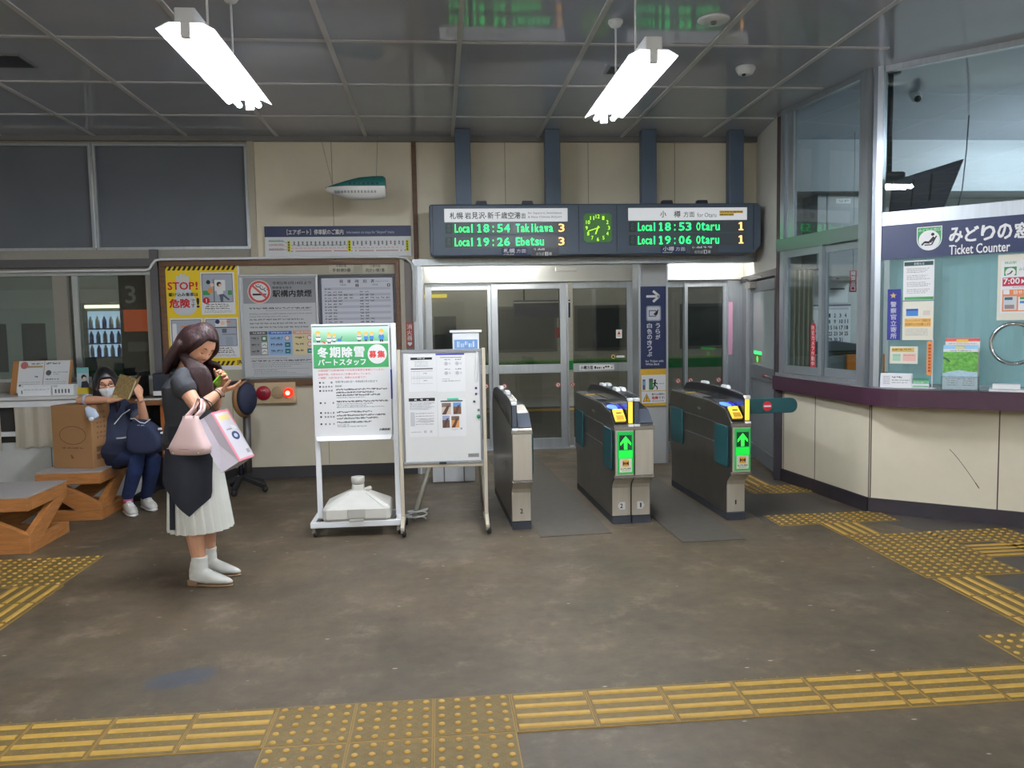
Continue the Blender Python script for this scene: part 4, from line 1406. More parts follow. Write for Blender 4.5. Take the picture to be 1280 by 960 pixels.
for k, ch in enumerate('札幌・岩見沢・新千歳空港'):
    w_ = [0, 8.6, 15.0, 19.0, 27.8, 36.5, 44.2, 47.6, 56.4, 65.0, 73.4, 81.6][k]
    s.text(ch, 562 + w_ * 0.985, 265.0 if ch != '・' else 269.5, 562 + w_ * 0.985 + (7.6 if ch != '・' else 1.8), 273.4 if ch != '・' else 271.2, BLACK, 1, 0.008)
s.text('方面', 645, 266.4, 656.5, 273.2, BLACK, 1).text('for Sapporo, Iwamizawa', 659.5, 265, 702, 268.4, GREY, 1).text('& New Chitose Airport', 659.5, 270, 702, 273.4, GREY, 1)
s.build('lettering', h)
h, s = half_board(0, (785, 933.5, 260, 275), None, None)
s.text('小', 825, 263.4, 832.2, 271.6, BLACK, 1, 0.008).text('樽', 842, 263.4, 850, 271.6, BLACK, 1, 0.008).text('方面', 854, 264.4, 867.5, 271.4, BLACK, 1).text('for Otaru', 871, 266, 895, 271.6, GREY, 1)
AMB = ink((222, 180, 50))
s.rect(899, 263.6, 928.5, 266.6, AMB, 1).rect(899, 266.9, 917, 269.9, AMB, 1).marks(900, 264.4, 928, 1.4, ink((110, 80, 20)), 2, 1).marks(900, 267.7, 916, 1.4, ink((110, 80, 20)), 2, 2)
s.build('lettering', h)
def led_row(xa, xb, y0, y1, name, parts):
    a, c = at(xa, y0, YB), at(xb, y1, YB)
    r = MB().box(a.x, c.x, YB - 0.006, YB, c.z, a.z, LEDOFF).build(name, None, t)
    s = px_sheet(xa, y0, xb, y1, YB - 0.0062)
    s.rect(xa, y0 + 0.5, xa + 9, y1 - 0.5, LEDDARK, 1)
    s.text('のりば'[:1], xa + 3, y0 + 2, xa + 6.5, y0 + 6, ink((100, 110, 112)), 2).text('り', xa + 3, y0 + 7, xa + 6.5, y0 + 11, ink((100, 110, 112)), 2)
    s.build('blank_field', r)
    for txt, p0, p1, m in parts:
        s = px_sheet(xa, y0, xb, y1, YB - 0.0068)
        led_text(s, txt, p0 if txt != '1' else p0 - 2, y0 + 1.6, p1 if txt != '1' else p1 + 1, y1 - 1.8, m)
        s.build('lit_text', r)
for (y0, tm, dst, dx) in ((278.5, '18:54', 'Takikawa', 691.5), (295.5, '19:26', 'Ebetsu', 680)):
    led_row(556.5, 708, y0, y0 + 13.5, 'led_row', (('Local', 568, 592, LEDG), (tm, 594.5, 637.5, LEDG), (dst, 644, dx, LEDG), ('3', 697, 706.5, LEDO)))
for (y0, tm, dst, dx) in ((276.5, '18:53', 'Otaru', 899.5), (293.2, '19:06', 'Otaru', 899)):
    led_row(786, 932, y0, y0 + 13.5, 'led_row', (('Local', 797, 820, LEDG), (tm, 821.5, 864.5, LEDG), (dst, 869.5, dx, LEDG), ('1', 922.5, 931, LEDO)))
def foot(xa, xb, y0, y1, k, kx, m2, w2):
    a, c = at(xa, y0, YB), at(xb, y1, YB)
    f = MB().box(a.x, c.x, YB - 0.005, YB, c.z, a.z, ink((40, 50, 84))).build('platform_label', None, t)
    s = px_sheet(xa, y0, xb, y1, YB - 0.0056)
    s.text(k, xa + 3, y0 + 1.5, xa + 17, y0 + 7.2, WHITE, 1, 0.012).text('方面', xa + 19, y0 + 2.2, xa + 31, y0 + 7.2, WHITE, 1).marks(xa + 3, y0 + 8.4, xa + 16, 1.1, WHITE, 1, 3)
    s.build('lettering', f)
    a, c = at(xb + 5, y0, YB), at(xb + 40, y1, YB)
    f = MB().box(a.x, c.x, YB - 0.005, YB, c.z, a.z, mat('dark_label', (62, 66, 72), 0.5)).build('platform_label', None, t)
    s = px_sheet(xb + 5, y0, xb + 40, y1, YB - 0.0056)
    s.text(m2[0], xb + 7.5, y0 + 0.8, xb + 11.5, y0 + 4.4, WHITE, 1).marks(xb + 13, y0 + 1.2, xb + w2, 2.4, WHITE, 1, 5)
    s.text('のりば', xb + 11, y0 + 6.3, xb + 21, y0 + 10.2, WHITE, 1).rect(xb + 22.2, y0 + 5.9, xb + 26.2, y0 + 10.6, WHITE, 1).text(m2[1], xb + 23.4, y0 + 6.5, xb + 25.2, y0 + 10, BLACK, 2, 0.02).text('番', xb + 27, y0 + 6.3, xb + 31, y0 + 10.2, WHITE, 1)
    s.build('lettering', f)
foot(626.5, 659, 309, 319.5, '札幌', 0, '↑3', 22)
foot(825.5, 857.5, 306.5, 316.5, '小樽', 0, '←1', 34)
# clock
c = at(747, 285, YB)
ck = MB().prism([(-0.135 + 0.0, -0.11), (-0.11, -0.135), (0.11, -0.135), (0.135, -0.11), (0.135, 0.11), (0.11, 0.135), (-0.11, 0.135), (-0.135, 0.11)], (c.x, YB - 0.008, c.z), (1, 0, 0), (0, 0, 1), (0, 0.008, 0), mat('clock_face', (54, 100, 44), 0.45, emit=0.25)).build('clock', None, t, bevel=0.003)
s = Sheet((c.x - 0.135, YB - 0.0086, c.z + 0.135), (0.27, 0, 0), (0, 0, -0.27), (-1, -1, 1, 1))
CG = mat('clock_numeral', (160, 220, 50), 0.4, emit=0.9)
for k in range(1, 13):
    a = math.radians(30 * k)
    ux, uy = 0.78 * math.sin(a), -0.78 * math.cos(a)
    w_ = 0.075 if k < 10 else 0.14
    s.text(str(k), ux - w_, uy - 0.13, ux + w_, uy + 0.13, CG, 1, 0.01)
for ang, ln, wd in ((252, 0.72, 0.06), (201, 0.46, 0.085)):
    a = math.radians(ang)
    s.line(-0.14 * math.sin(a), 0.14 * math.cos(a), ln * math.sin(a), -ln * math.cos(a), wd, CG, 2)
s.build('dial', ck)

# ---- airport train stop board
t = thing('station_stop_board', 'long white route diagram board with a navy heading above the notice board', 'board')
yb_ = W - 0.035
a, c = at(331, 300, yb_), at(514, 300, yb_)
z1, z0 = at(420, 282.5, yb_).z, at(420, 320.5, yb_).z
MB().box(a.x, c.x, yb_, W - 0.001, z0, z1, mat('board_white', (214, 216, 218), 0.4)).build('panel', None, t, bevel=0.003)
s = ysheet(a.x, c.x, z1, z0, yb_ - 0.0006, (62, 72, 1190, 300))
s.rect(62, 72, 1190, 152, NAVY, 1)
s.text('［エアポート］停車駅のご案内', 232, 96, 665, 136, WHITE, 2, 0.008).text('Information on stops for "Airport" trains', 690, 110, 1058, 134, ink((190, 196, 216)), 2)
for y, m in ((184, SGREEN), (214, ink((226, 130, 120))), (246, ink((150, 60, 70)))):
    s.rect(90, y - 3, 204, y + 3, m, 1).marks(92, y - 12, 200, 6, GREY, 1, y)
    s.line(204, y, 232, y if y > 230 else y + 16, 3, m, 1)
s.rect(250, 213, 705, 216, SGREEN, 1).rect(250, 233, 1090, 238, ink((232, 150, 140)), 1).rect(250, 256, 1165, 261, ink((170, 60, 70)), 1)
st = [285, 318, 350, 384, 415, 448, 480, 512, 545, 578, 610, 640, 672, 740, 772, 805, 838, 872, 905, 935, 965, 998, 1030, 1062, 1095, 1125]
for k, x in enumerate(st):
    for q in range(3 + k % 2):
        s.rect(x - 6, 186 + q * 9, x + 6, 193 + q * 9, ink((150, 40, 80)) if x == 1030 else ink((70, 72, 78)), 2)
    s.circle(x, 235, 5, WHITE, 3, 10)
    if k in (0, 9, 13, 14, 18, 24, 25):
        s.circle(x, 258, 8, WHITE, 3, 12)
YEL = ink((214, 214, 50))
for x, w_ in ((243, 14), (708, 15), (1158, 13)):
    s.rrect(x - w_, 178, x + w_, 266, 10, YEL, 3)
    for q in range(4):
        s.rect(x - 5, 186 + q * 19, x + 5, 200 + q * 19, BLACK, 4)
s.build('diagram', t)

# ---- big wooden notice board
NB0 = at(198, 329, W - 0.05)
NB1 = at(503, 480, W - 0.05)
bx0, bx1, bz1, bz0 = NB0.x, at(501, 400, W - 0.05).x, 2.105, 0.905
t = thing('notice_board', 'wide wooden framed notice board on the back wall', 'notice board')
f = MB()
ya, yb2 = W - 0.05, W - 0.001
f.box(bx0, bx1, ya, yb2, bz1 - 0.045, bz1, WOOD)
f.box(bx0, bx1, ya, yb2, bz0, bz0 + 0.06, WOOD)
f.box(bx0, bx0 + 0.05, ya, yb2, bz0 + 0.06, bz1 - 0.045, WOOD)
f.box(bx1 - 0.045, bx1, ya, yb2, bz0 + 0.06, bz1 - 0.045, WOOD)
f.build('frame', None, t, bevel=0.003)
MB().box(bx0 + 0.05, bx1 - 0.045, W - 0.02, W - 0.002, bz0 + 0.06, bz1 - 0.045, mat('board_backing', (178, 172, 152), 0.7, var=0.05)).build('backing', None, t)
YP = W - 0.026
# beige edge strip and grey strip to the right with the extinguisher sign
struct(MB().box(bx1 + 0.002, bx1 + 0.045, W - 0.03, W, 0.12, 2.10, MATS['beige_strip']).box(bx1 + 0.046, -0.24, W - 0.02, W, 0.12, 2.08, mat('grey_brown_strip', (116, 108, 104), 0.5)).build('trim_7'))
a, c = at(507, 403, W - 0.03), at(517, 434, W - 0.03)
t = thing('extinguisher_sign', 'narrow brownish red fire extinguisher sign by the sliding door frame', 'sign')
MB().box(a.x, c.x, W - 0.026, W - 0.0205, c.z, a.z, ink((150, 72, 60))).build('plate', None, t)
s = ysheet(a.x, c.x, a.z, c.z, W - 0.0266, (0, 0, 10, 31))
s.column('消火器', 5, 2.5, 7, 7, WHITE, 1).text('♥', 2, 24.5, 8, 29.5, WHITE, 1)
s.build('lettering', t)

# STOP poster
YLW = ink((236, 204, 36))
PALE = mat('poster_pale', (204, 208, 214), 0.5)
t = thing('stop_poster', 'yellow STOP safety poster with black hazard stripes on the notice board', 'poster')
s = px_sheet(203.8, 330.2, 301.5, 463, YP, box=(60, 36, 730, 945))
s.rect(60, 36, 730, 945, WHITE, 0).rect(72, 48, 712, 908, YLW, 1)
for y0, y1, xa, xb in ((50, 88, 72, 712), (868, 906, 72, 668)):
    k = xa
    while k + 48 < xb:
        s.poly([(k + 22, y0), (k + 44, y0), (k + 22, y1), (k, y1)], BLACK, 2)
        k += 42
s.text('JR', 676, 862, 722, 904, BLACK, 2, 0.03)
for k in range(4):
    s.rrect(188 + 28 * k, 118 + (14 if k in (0, 3) else 0), 213 + 28 * k, 238, 10, PALE, 2)
s.rrect(150, 300, 352, 466, 70, PALE, 2).poly([(186, 236), (300, 236), (345, 330), (330, 420), (160, 420)], PALE, 3)
SRED = ink((200, 28, 40))
s.text('STOP', 112, 186, 340, 252, SRED, 4, 0.02).text('!', 350, 184, 370, 252, SRED, 4, 0.02)
s.text('駆け込み乗車は', 118, 276, 370, 308, BLACK, 4, 0.02)
s.text('危険', 120, 328, 298, 406, SRED, 4, 0.03).text('で', 306, 334, 340, 366, BLACK, 4, 0.01).text('す', 306, 370, 340, 404, BLACK, 4, 0.01).text('!', 352, 322, 378, 406, BLACK, 4, 0.03)
PIC = mat('picture_grey_blue', (166, 172, 186), 0.5)
SKIN_INK = ink((236, 196, 160))
def figure(x, y, h, top, leg):
    s.circle(x, y, h * 0.14, ink((30, 34, 50)), 6.4, 14).circle(x + h * 0.05, y + h * 0.05, h * 0.08, SKIN_INK, 6.8, 14)
    s.poly([(x - h * 0.2, y + h * 0.18), (x + h * 0.2, y + h * 0.18), (x + h * 0.22, y + h * 0.55), (x - h * 0.12, y + h * 0.6)], top, 6)
    s.poly([(x - h * 0.02, y + h * 0.55), (x + h * 0.22, y + h * 0.55), (x + h * 0.20, y + h), (x + h * 0.06, y + h)], leg, 5.5)
    s.poly([(x + h * 0.1, y + h * 0.6), (x + h * 0.24, y + h * 0.56), (x + h * 0.58, y + h * 0.86), (x + h * 0.52, y + h * 0.94)], leg, 5.8)
for (xa, ya_, xb, yb3, w1, h1) in ((393, 106, 685, 466, 0, 362), (115, 494, 398, 840, 0, 725), (412, 494, 704, 840, 0, 740)):
    s.rect(xa, ya_, xb, yb3, WHITE, 2)
    s.rect(xa + 11, ya_ + 13, xb - 16, h1, BLACK, 3).rect(xa + 15, ya_ + 17, xb - 20, h1 - 4, PIC, 3.6)
    for q in range(3):
        s.marks(xa + 45 - 8 * q, h1 + 12 + 18 * q, xb - 60 + 8 * q, 11, BLACK, 3, q)
    for q in range(2):
        s.marks(xa + 26, h1 + 70 + 12 * q, xb - 30, 6, GREY, 3, q + 5)
s.rrect(505, 172, 605, 265, 8, WHITE, 4.4).rect(500, 165, 512, 358, GREY, 5).rect(412, 262, 470, 300, SGREEN, 5).rect(625, 262, 660, 300, SGREEN, 5)
figure(552, 208, 150, WHITE, ink((84, 92, 110)))
s.circle(460, 190, 18, ink((30, 34, 50)), 6, 14).circle(475, 262, 24, ink((220, 150, 80)), 6, 14).circle(492, 214, 16, SKIN_INK, 6, 12)
for xa, ya_ in ((210, 560), (232, 580), (210, 602), (165, 650), (172, 672)):
    s.rect(xa, ya_, xa + 38, ya_ + 12, ink((226, 138, 60)), 5)
s.rrect(136, 540, 172, 690, 10, WHITE, 5).circle(300, 600, 20, ink((30, 34, 50)), 5, 12).circle(215, 690, 22, ink((110, 170, 80)), 5, 12)
s.circle(524, 528, 20, ink((30, 40, 90)), 5, 14).circle(568, 540, 18, SKIN_INK, 5, 12).rect(600, 525, 640, 538, ink((226, 138, 60)), 5).rrect(505, 510, 605, 572, 6, WHITE, 4)
s.rect(425, 575, 685, 582, BLACK, 5).rect(560, 590, 600, 625, ink((90, 96, 110)), 5).rect(560, 635, 680, 642, GREY, 5).rect(590, 660, 650, 735, ink((150, 160, 176)), 5)
for cx, cy in ((438, 347), (162, 735)):
    s.circle(cx, cy, 29, SRED, 6, 22).rect(cx - 4, cy - 17, cx + 4, cy + 5, WHITE, 7).circle(cx, cy + 13, 4.5, WHITE, 7, 10)
s.build('print', t)

# no smoking poster in a silver snap frame
FRAME_SILVER = mat('snap_frame', (170, 172, 176), 0.3, 0.7)
def framed(name, label, x0, y0, x1, y1, wpx, m, cat='poster'):
    t = thing(name, label, cat)
    a, c = at(x0, (y0 + y1) / 2, YP), at(x1, (y0 + y1) / 2, YP)
    zt_, zb_ = at((x0 + x1) / 2, y0, YP).z, at((x0 + x1) / 2, y1, YP).z
    w = wpx * 0.0079
    f = MB()
    f.box(a.x, c.x, YP - 0.012, W - 0.02, zt_ - w, zt_, m).box(a.x, c.x, YP - 0.012, W - 0.02, zb_, zb_ + w, m)
    f.box(a.x, a.x + w, YP - 0.012, W - 0.02, zb_ + w, zt_ - w, m).box(c.x - w, c.x, YP - 0.012, W - 0.02, zb_ + w, zt_ - w, m)
    f.build('frame', None, t, bevel=0.005)
    return t, ysheet(a.x + w * 0.9, c.x - w * 0.9, zt_ - w * 0.9, zb_ + w * 0.9, YP, (x0 + wpx * 0.9, y0 + wpx * 0.9, x1 - wpx * 0.9, y1 - wpx * 0.9))
t, s = framed('no_smoking_poster', 'grey no smoking notice in a silver snap frame on the notice board', 300.5, 342.5, 399, 473.5, 3.2, FRAME_SILVER)
q = lambda v: 298 + v / 6.857
r = lambda v: 335 + v / 6.857
GP = mat('poster_grey_white', (196, 198, 200), 0.5)
s.rect(s.u0, s.v0, s.u1, s.v1, GP, 0).rect(q(52), r(80), q(672), r(300), ink((146, 148, 152)), 1)
cx, cy = q(190), r(200)
s.circle(cx, cy, 100 / 6.857, WHITE, 2).ring(cx, cy, 74 / 6.857, 94 / 6.857, ink((206, 84, 76)), 3)
s.rect(q(132), r(215), q(214), r(231), BLACK, 3).rect(q(222), r(215), q(250), r(231), GREY, 3)
pts = [(160, 140), (172, 158), (196, 160), (206, 178), (232, 182), (246, 200)]
for a_, b_ in zip(pts[:-1], pts[1:]):
    s.line(q(a_[0]), r(a_[1]), q(b_[0]), r(b_[1]), 1.1, BLACK, 3)
    s.line(q(a_[0] + 22), r(a_[1] - 6), q(b_[0] + 14), r(b_[1] - 14), 0.9, BLACK, 3)
s.line(q(128), r(142), q(252), r(256), 2.6, ink((206, 84, 76)), 4)
s.text('令和2年3月14日より', q(302), r(114), q(638), r(142), BLACK, 2, 0.008).text('喫煙室を除き', q(302), r(156), q(468), r(178), BLACK, 2, 0.008).text('駅構内禁煙', q(302), r(186), q(640), r(248), BLACK, 2, 0.02)
s.marks(q(98), r(335), q(632), 1.9, BLACK, 1, 1).marks(q(240), r(358), q(630), 0.9, GREY, 1, 2)
s.text('Smoking is prohibited on all JR Hokkaido trains and in all the stations', q(98), r(382), q(636), r(398), ink((60, 60, 64)), 1).text('(except within smoking rooms of the station)', q(98), r(405), q(430), r(420), ink((60, 60, 64)), 1)
for k, v in enumerate((432, 465, 498)):
    s.marks(q(100), r(v), q(560 + 20 * k), 1.7, ink((80, 80, 84)), 1, k + 9)
s.rect(q(92), r(538), q(246), r(568), ink((84, 84, 86)), 1).rect(q(252), r(538), q(454), r(568), ink((60, 120, 206)), 1).rect(q(462), r(538), q(672), r(568), ink((226, 160, 130)), 1)
s.rect(q(92), r(570), q(246), r(745), ink((150, 150, 152)), 1).rect(q(252), r(570), q(454), r(745), ink((150, 186, 224)), 1).rect(q(462), r(570), q(672), r(745), ink((222, 206, 160)), 1)
s.marks(q(120), r(547), q(225), 1.5, WHITE, 2, 1).marks(q(280), r(547), q(430), 1.5, WHITE, 2, 2).marks(q(490), r(547), q(640), 1.5, WHITE, 2, 3)
for k in range(3):
    y = 590 + 55 * k
    s.marks(q(106), r(y), q(168), 2.2, BLACK, 2, k).marks(q(272), r(y), q(372), 2.2, BLACK, 2, k + 3).marks(q(484), r(y), q(560), 2.2, BLACK, 2, k + 6)
    s.marks(q(106), r(y + 20), q(160), 0.8, GREY, 2, k).marks(q(272), r(y + 20), q(370), 0.8, GREY, 2, k)
    if k == 0:
        s.rrect(q(192), r(y - 10), q(238), r(y + 34), 0.8, ink((40, 110, 70)), 2).rrect(q(202), r(y - 2), q(228), r(y + 22), 0.6, WHITE, 3)
    else:
        s.rrect(q(192), r(y - 10), q(238), r(y + 34), 0.8, WHITE, 2).line(q(198), r(y + 20), q(214), r(y + 4), 0.6, BLACK, 3).line(q(214), r(y + 4), q(232), r(y + 20), 0.6, BLACK, 3)
    for xx in (414, 606):
        if k == 0 or (xx == 606 and k < 2):
            s.circle(q(xx), r(y + 10), 3.2, WHITE, 2, 18).ring(q(xx), r(y + 10), 2.3, 3.1, ink((206, 84, 76)), 3, 18)
        else:
            s.rect(q(xx - 22), r(y - 8), q(xx + 24), r(y + 32), ink((24, 116, 124)), 2).rect(q(xx - 10), r(y + 10), q(xx + 12), r(y + 16), WHITE, 3)
s.marks(q(98), r(768), q(410), 1.0, GREY, 1, 1).marks(q(98), r(786), q(630), 1.8, BLACK, 1, 2)
for k in range(3):
    s.marks(q(104), r(808 + 16 * k), q(620 - 90 * k), 1.0, GREY, 1, k + 3)
for v in (862, 912):
    s.rect(q(110), r(v), q(590), r(v) + 0.3, GREY, 1)
for k in range(3):
    s.marks(q(120), r(870 + 13 * k), q(320 + 80 * k), 0.9, GREY, 1, k + 20)
s.build('print', t)

# timetable in a dark frame
t, s = framed('timetable', 'train departure timetable in a dark blue frame on the notice board', 399.5, 343, 496.5, 476, 4.0, mat('frame_navy', (42, 46, 62), 0.4))
q = lambda v: 395 + v / 6.857
r = lambda v: 320 + v / 6.857
s.rect(s.u0, s.v0, s.u1, s.v1, mat('timetable_white', (206, 208, 218), 0.5), 0)
for k, ch in enumerate('発車時刻表'):
    s.text(ch, q(212 + 67 * k), r(200), q(244 + 67 * k), r(230), BLACK, 2, 0.01)
s.text('Departure Time', q(522), r(212), q(634), r(224), BLACK, 1)
s.text('札幌方面', q(216), r(238), q(266), r(252), BLACK, 1).text('小樽方面', q(488), r(238), q(540), r(252), BLACK, 1)
for xx, d_ in ((362, '3'), (633, '1')):
    s.rect(q(xx - 13), r(238), q(xx + 13), r(262), BLACK, 1).text(d_, q(xx - 5), r(242), q(xx + 5), r(258), WHITE, 2, 0.02)
LINEG = ink((184, 186, 198))
for k in range(24):
    y = 266 + 25.7 * k
    if r(y + 20) > s.v1 - 0.5:
        break
    if k % 2 == 0:
        s.rect(q(80), r(y), q(648), r(y + 22), LINEG, 1)
    s.marks(q(84), r(y + 7), q(100), 1.5, BLACK, 2, k, (1, 2))
    n1 = [1, 3, 5, 5, 3, 3, 2, 2, 2, 2, 2, 3, 2, 3, 4, 4, 3, 3, 3, 2, 2, 2, 1, 1][k]
    n2 = [0, 2, 3, 6, 3, 2, 2, 2, 2, 2, 3, 3, 3, 4, 4, 3, 3, 3, 2, 2, 2, 2, 1, 1][k]
    for j in range(n1):
        s.marks(q(110 + 46 * j), r(y + 7), q(140 + 46 * j), 1.7, ink((60, 60, 66)), 2, j, (2.5, 3.2))
    for j in range(n2):
        s.marks(q(385 + 45 * j), r(y + 7), q(414 + 45 * j), 1.7, ink((60, 60, 66)), 2, j, (2.5, 3.2))
s.build('print', t)
# two small platform plates
for n, (x0, x1, top, low, lab) in enumerate(((411, 442, '札幌方面', '手前側3番', 'small cream plate above the timetable, the left one of two'), (453, 484.5, '小樽方面', '向かい側1番', 'small cream plate above the timetable, the right one of two'))):
    t = thing('platform_plate', lab, 'plate', group='plates above the timetable')
    a, c = at(x0, 330, YP), at(x1, 340.5, YP)
    MB().box(a.x, c.x, YP, W - 0.02, c.z, a.z, mat('plate_cream', (196, 190, 170), 0.5)).build('plate', None, t, bevel=0.002)
    s = ysheet(a.x, c.x, a.z, c.z, YP - 0.0006, (0, 0, 31, 10.5))
    s.text(top, 9.5, 0.8, 22, 4, BLACK, 1).text(low, 4, 5.4, 27.5, 9.8, BLACK, 1, 0.01)
    for xx, yy in ((2, 2), (29, 2), (2, 8.5), (29, 8.5)):
        s.circle(xx, yy, 0.5, GREY, 1, 8)
    s.build('lettering', t)

# white conduit running along the top of the board
pts = [(-7, W - 0.07, 2.025), (at(185, 335, W).x, W - 0.07, 2.025)]
a = at(190, 333, W)
pts += [(a.x, W - 0.07, 2.035), (at(193, 330, W).x, W - 0.07, 2.075), (at(197, 327, W).x, W - 0.065, 2.115), (at(204, 326, W).x, W - 0.06, 2.125)]
pts += [(at(495, 324, W).x, W - 0.06, 2.128), (at(508, 325, W).x, W - 0.06, 2.115), (at(515, 331, W).x, W - 0.06, 2.06), (at(517, 340, W).x, W - 0.06, 1.98), (at(518, 400, W).x, W - 0.06, 1.5)]
tag(MB().tube(pts, 0.012, 8, WHITEPAINT).build('conduit'), 'white conduit running along the top of the wooden notice board', 'conduit')

# fire alarm panel
a, c = at(319, 478, W), at(371.5, 503, W)
t = thing('fire_alarm_panel', 'cream fire alarm panel with a red button and a glowing red lamp', 'alarm')
w, h = c.x - a.x, a.z - c.z
MB().box(a.x, c.x, W - 0.055, W - 0.001, c.z, a.z, mat('alarm_cream', (206, 186, 146), 0.45)).build('case', None, t, bevel=0.008)
zc = (a.z + c.z) / 2
fx = lambda v: a.x + w * v
MB().lathe([(0.0, 0.012), (0.066, 0.012), (0.07, 0.004), (0.07, 0)], (fx(0.22), W - 0.055, zc), 28, mat('alarm_red', (164, 28, 48), 0.35), (0, -1, 0)).build('push_button', None, t)
s = ysheet(fx(0.22) - 0.066, fx(0.22) + 0.066, zc + 0.066, zc - 0.066, W - 0.0672, (-1, -1, 1, 1))
s.text('強く押す', -0.35, -0.50, 0.35, -0.34, WHITE, 1).circle(0, 0.05, 0.34, ink((120, 20, 36)), 1, 20)
s.build('lettering', t)
MB().lathe([(0.0, 0.004), (0.055, 0.004), (0.06, 0)], (fx(0.56), W - 0.055, zc), 28, mat('alarm_tan', (178, 158, 122), 0.6), (0, -1, 0)).build('speaker', None, t)
MB().lathe([(0.022, 0.05), (0.042, 0.03), (0.048, 0.0)], (fx(0.825), W - 0.055, zc), 24, mat('alarm_lamp_red', (255, 46, 30), 0.3, emit=0.8), (0, -1, 0)).build('lamp', None, t)
MB().lathe([(0.0, 0.056), (0.016, 0.054), (0.022, 0.049)], (fx(0.825), W - 0.055, zc), 16, mat('alarm_lamp_core', (255, 170, 120), 0.3, emit=3), (0, -1, 0)).build('lamp_core', None, t)

# navy sign for white-backed tickets and the warning below it, both on the post
def post_sign(name, label, y0, y1, m):
    t = thing(name, label, 'sign')
    a, c = at(801, (y0 + y1) / 2, 7.98), at(832.5, (y0 + y1) / 2, 7.98)
    z1, z0 = at(817, y0, 7.98).z, at(817, y1, 7.98).z
    MB().box(a.x, c.x, 7.975, 7.995, z0, z1, m).build('panel', None, t)
    return t, ysheet(a.x, c.x, z1, z0, 7.9745, (801, y0, 832.5, y1))
t, s = post_sign('ticket_type_sign', 'tall navy arrow sign with vertical white lettering on the post between the doors', 358, 460.5, NAVY)
q = lambda v: 790 + v / 5.333
r = lambda v: 340 + v / 5.333
s.line(q(95), r(162), q(182), r(162), 3, WHITE, 1).line(q(182), r(162), q(140), r(126), 3, WHITE, 1).line(q(182), r(162), q(140), r(198), 3, WHITE, 1)
s.build('arrow_symbol', t)
s.mb = MB()
s.rrect(q(94), r(224), q(192), r(326), 2.5, ink((150, 156, 170)), 1).rrect(q(102), r(232), q(184), r(318), 1.8, ink((206, 208, 214)), 2)
s.rect(q(112), r(254), q(160), r(296), BLACK, 3).rect(q(116), r(259), q(156), r(291), ink((206, 208, 214)), 4).poly([(q(140), r(282)), (q(176), r(246)), (q(170), r(280)), (q(160), r(290))], BLACK, 5)
s.build('ticket_pictogram', t)
s.mb = MB()
for k, ch in enumerate('白色のきっぷ'):
    s.text(ch, q(99), r(340 + 38 * k), q(132), r(372 + 38 * k), WHITE, 1, 0.012)
s.build('lettering', t)
s.mb = MB()
for k, ch in enumerate('うらが'):
    s.text(ch, q(156), r(340 + 38 * k), q(186), r(372 + 38 * k), WHITE, 1, 0.012)
s.build('lettering', t)
s.mb = MB()
s.text('for Ticket with', q(88), r(586), q(208), r(600), WHITE, 1, 0.008).text('White Back', q(88), r(606), q(182), r(621), WHITE, 1, 0.008)
s.build('lettering', t)
t, s = post_sign('rushing_warning_sign', 'yellow edged warning sign with a running figure under the navy arrow sign', 461, 507.5, ink((220, 172, 52)))
s.rect(801.8, 468.5, 832, 488, WHITE, 1).rect(801.8, 489, 832, 503.5, WHITE, 1)
s.rect(803, 474, 806.5, 487, ink((90, 96, 104)), 2).rect(803.4, 476, 806.1, 481, ink((120, 170, 210)), 3).rect(811, 473, 816, 487, ink((60, 130, 80)), 2).rect(811, 473, 816, 477, ink((84, 92, 88)), 3)
s.circle(818.5, 475.6, 1.4, BLACK, 3, 12).line(818.6, 477, 818, 481.5, 2.2, BLACK, 3).line(818, 481, 821.5, 484, 1.3, BLACK, 3).line(821.5, 484, 821, 487, 1.2, BLACK, 3).line(818, 481, 816.8, 484.5, 1.3, BLACK, 3).line(816.8, 484.5, 814.8, 486.5, 1.2, BLACK, 3).line(818.5, 478, 822, 480, 1.1, BLACK, 3).line(818.3, 478, 815.6, 480, 1.1, BLACK, 3)
s.marks(824, 479, 830, 1.0, GREY, 2, 1)
s.poly([(808, 491.5), (813, 502), (803, 502)], BLACK, 2).poly([(808, 492.6), (812.2, 501.4), (803.8, 501.4)], ink((240, 180, 40)), 3).rect(807.5, 495, 808.5, 499, BLACK, 4).rect(807.5, 499.7, 808.5, 500.7, BLACK, 4)
s.text('駆け込み乗車は', 814.5, 491.3, 830.5, 494, BLACK, 2, 0.01).text('危険', 814.5, 495.2, 822.5, 499.2, SRED, 2, 0.03).text('です!', 823, 495.4, 830.5, 499.2, BLACK, 2, 0.01).marks(814.5, 500.6, 830, 1.0, BLACK, 2, 2)
s.build('lettering', t)

# ---- train shaped balloon on strings
t = thing('train_balloon', 'green and white train shaped inflatable hanging from the ceiling', 'balloon')
YBAL = 7.2
n0, n1 = at(407, 236, YBAL), at(482, 236, YBAL)
L_ = n1.x - n0.x
zc = n0.z
def bal_arc(u, upper, n=14):
    # u from nose (0) to tail (1); the two shells meet along a level line
    low = -0.016 - 0.080 * min(1, u / 0.42) ** 0.75 * (1 - max(0, (u - 0.85) / 0.15) * 0.25)
    top = 0.014 + 0.078 * max(0, min(1, (u - 0.03) / 0.50)) ** 0.9 + 0.014 * max(0, min(1, (u - 0.5) / 0.3))
    if u > 0.96:
        top *= 0.85
    w = 0.085 * min(1, u / 0.35) ** 0.65 + 0.003
    zb_ = 0.010 if u > 0.02 else 0.004
    h = (top - zb_) if upper else (zb_ - low)
    sg = 1 if upper else -1
    q = lambda v: math.copysign(abs(v) ** 0.8, v)
    return [(n0.x + u * L_, YBAL + w * q(math.cos(PI * k / n)), zc + zb_ + sg * h * q(math.sin(PI * k / n))) for k in range(n + 1)]
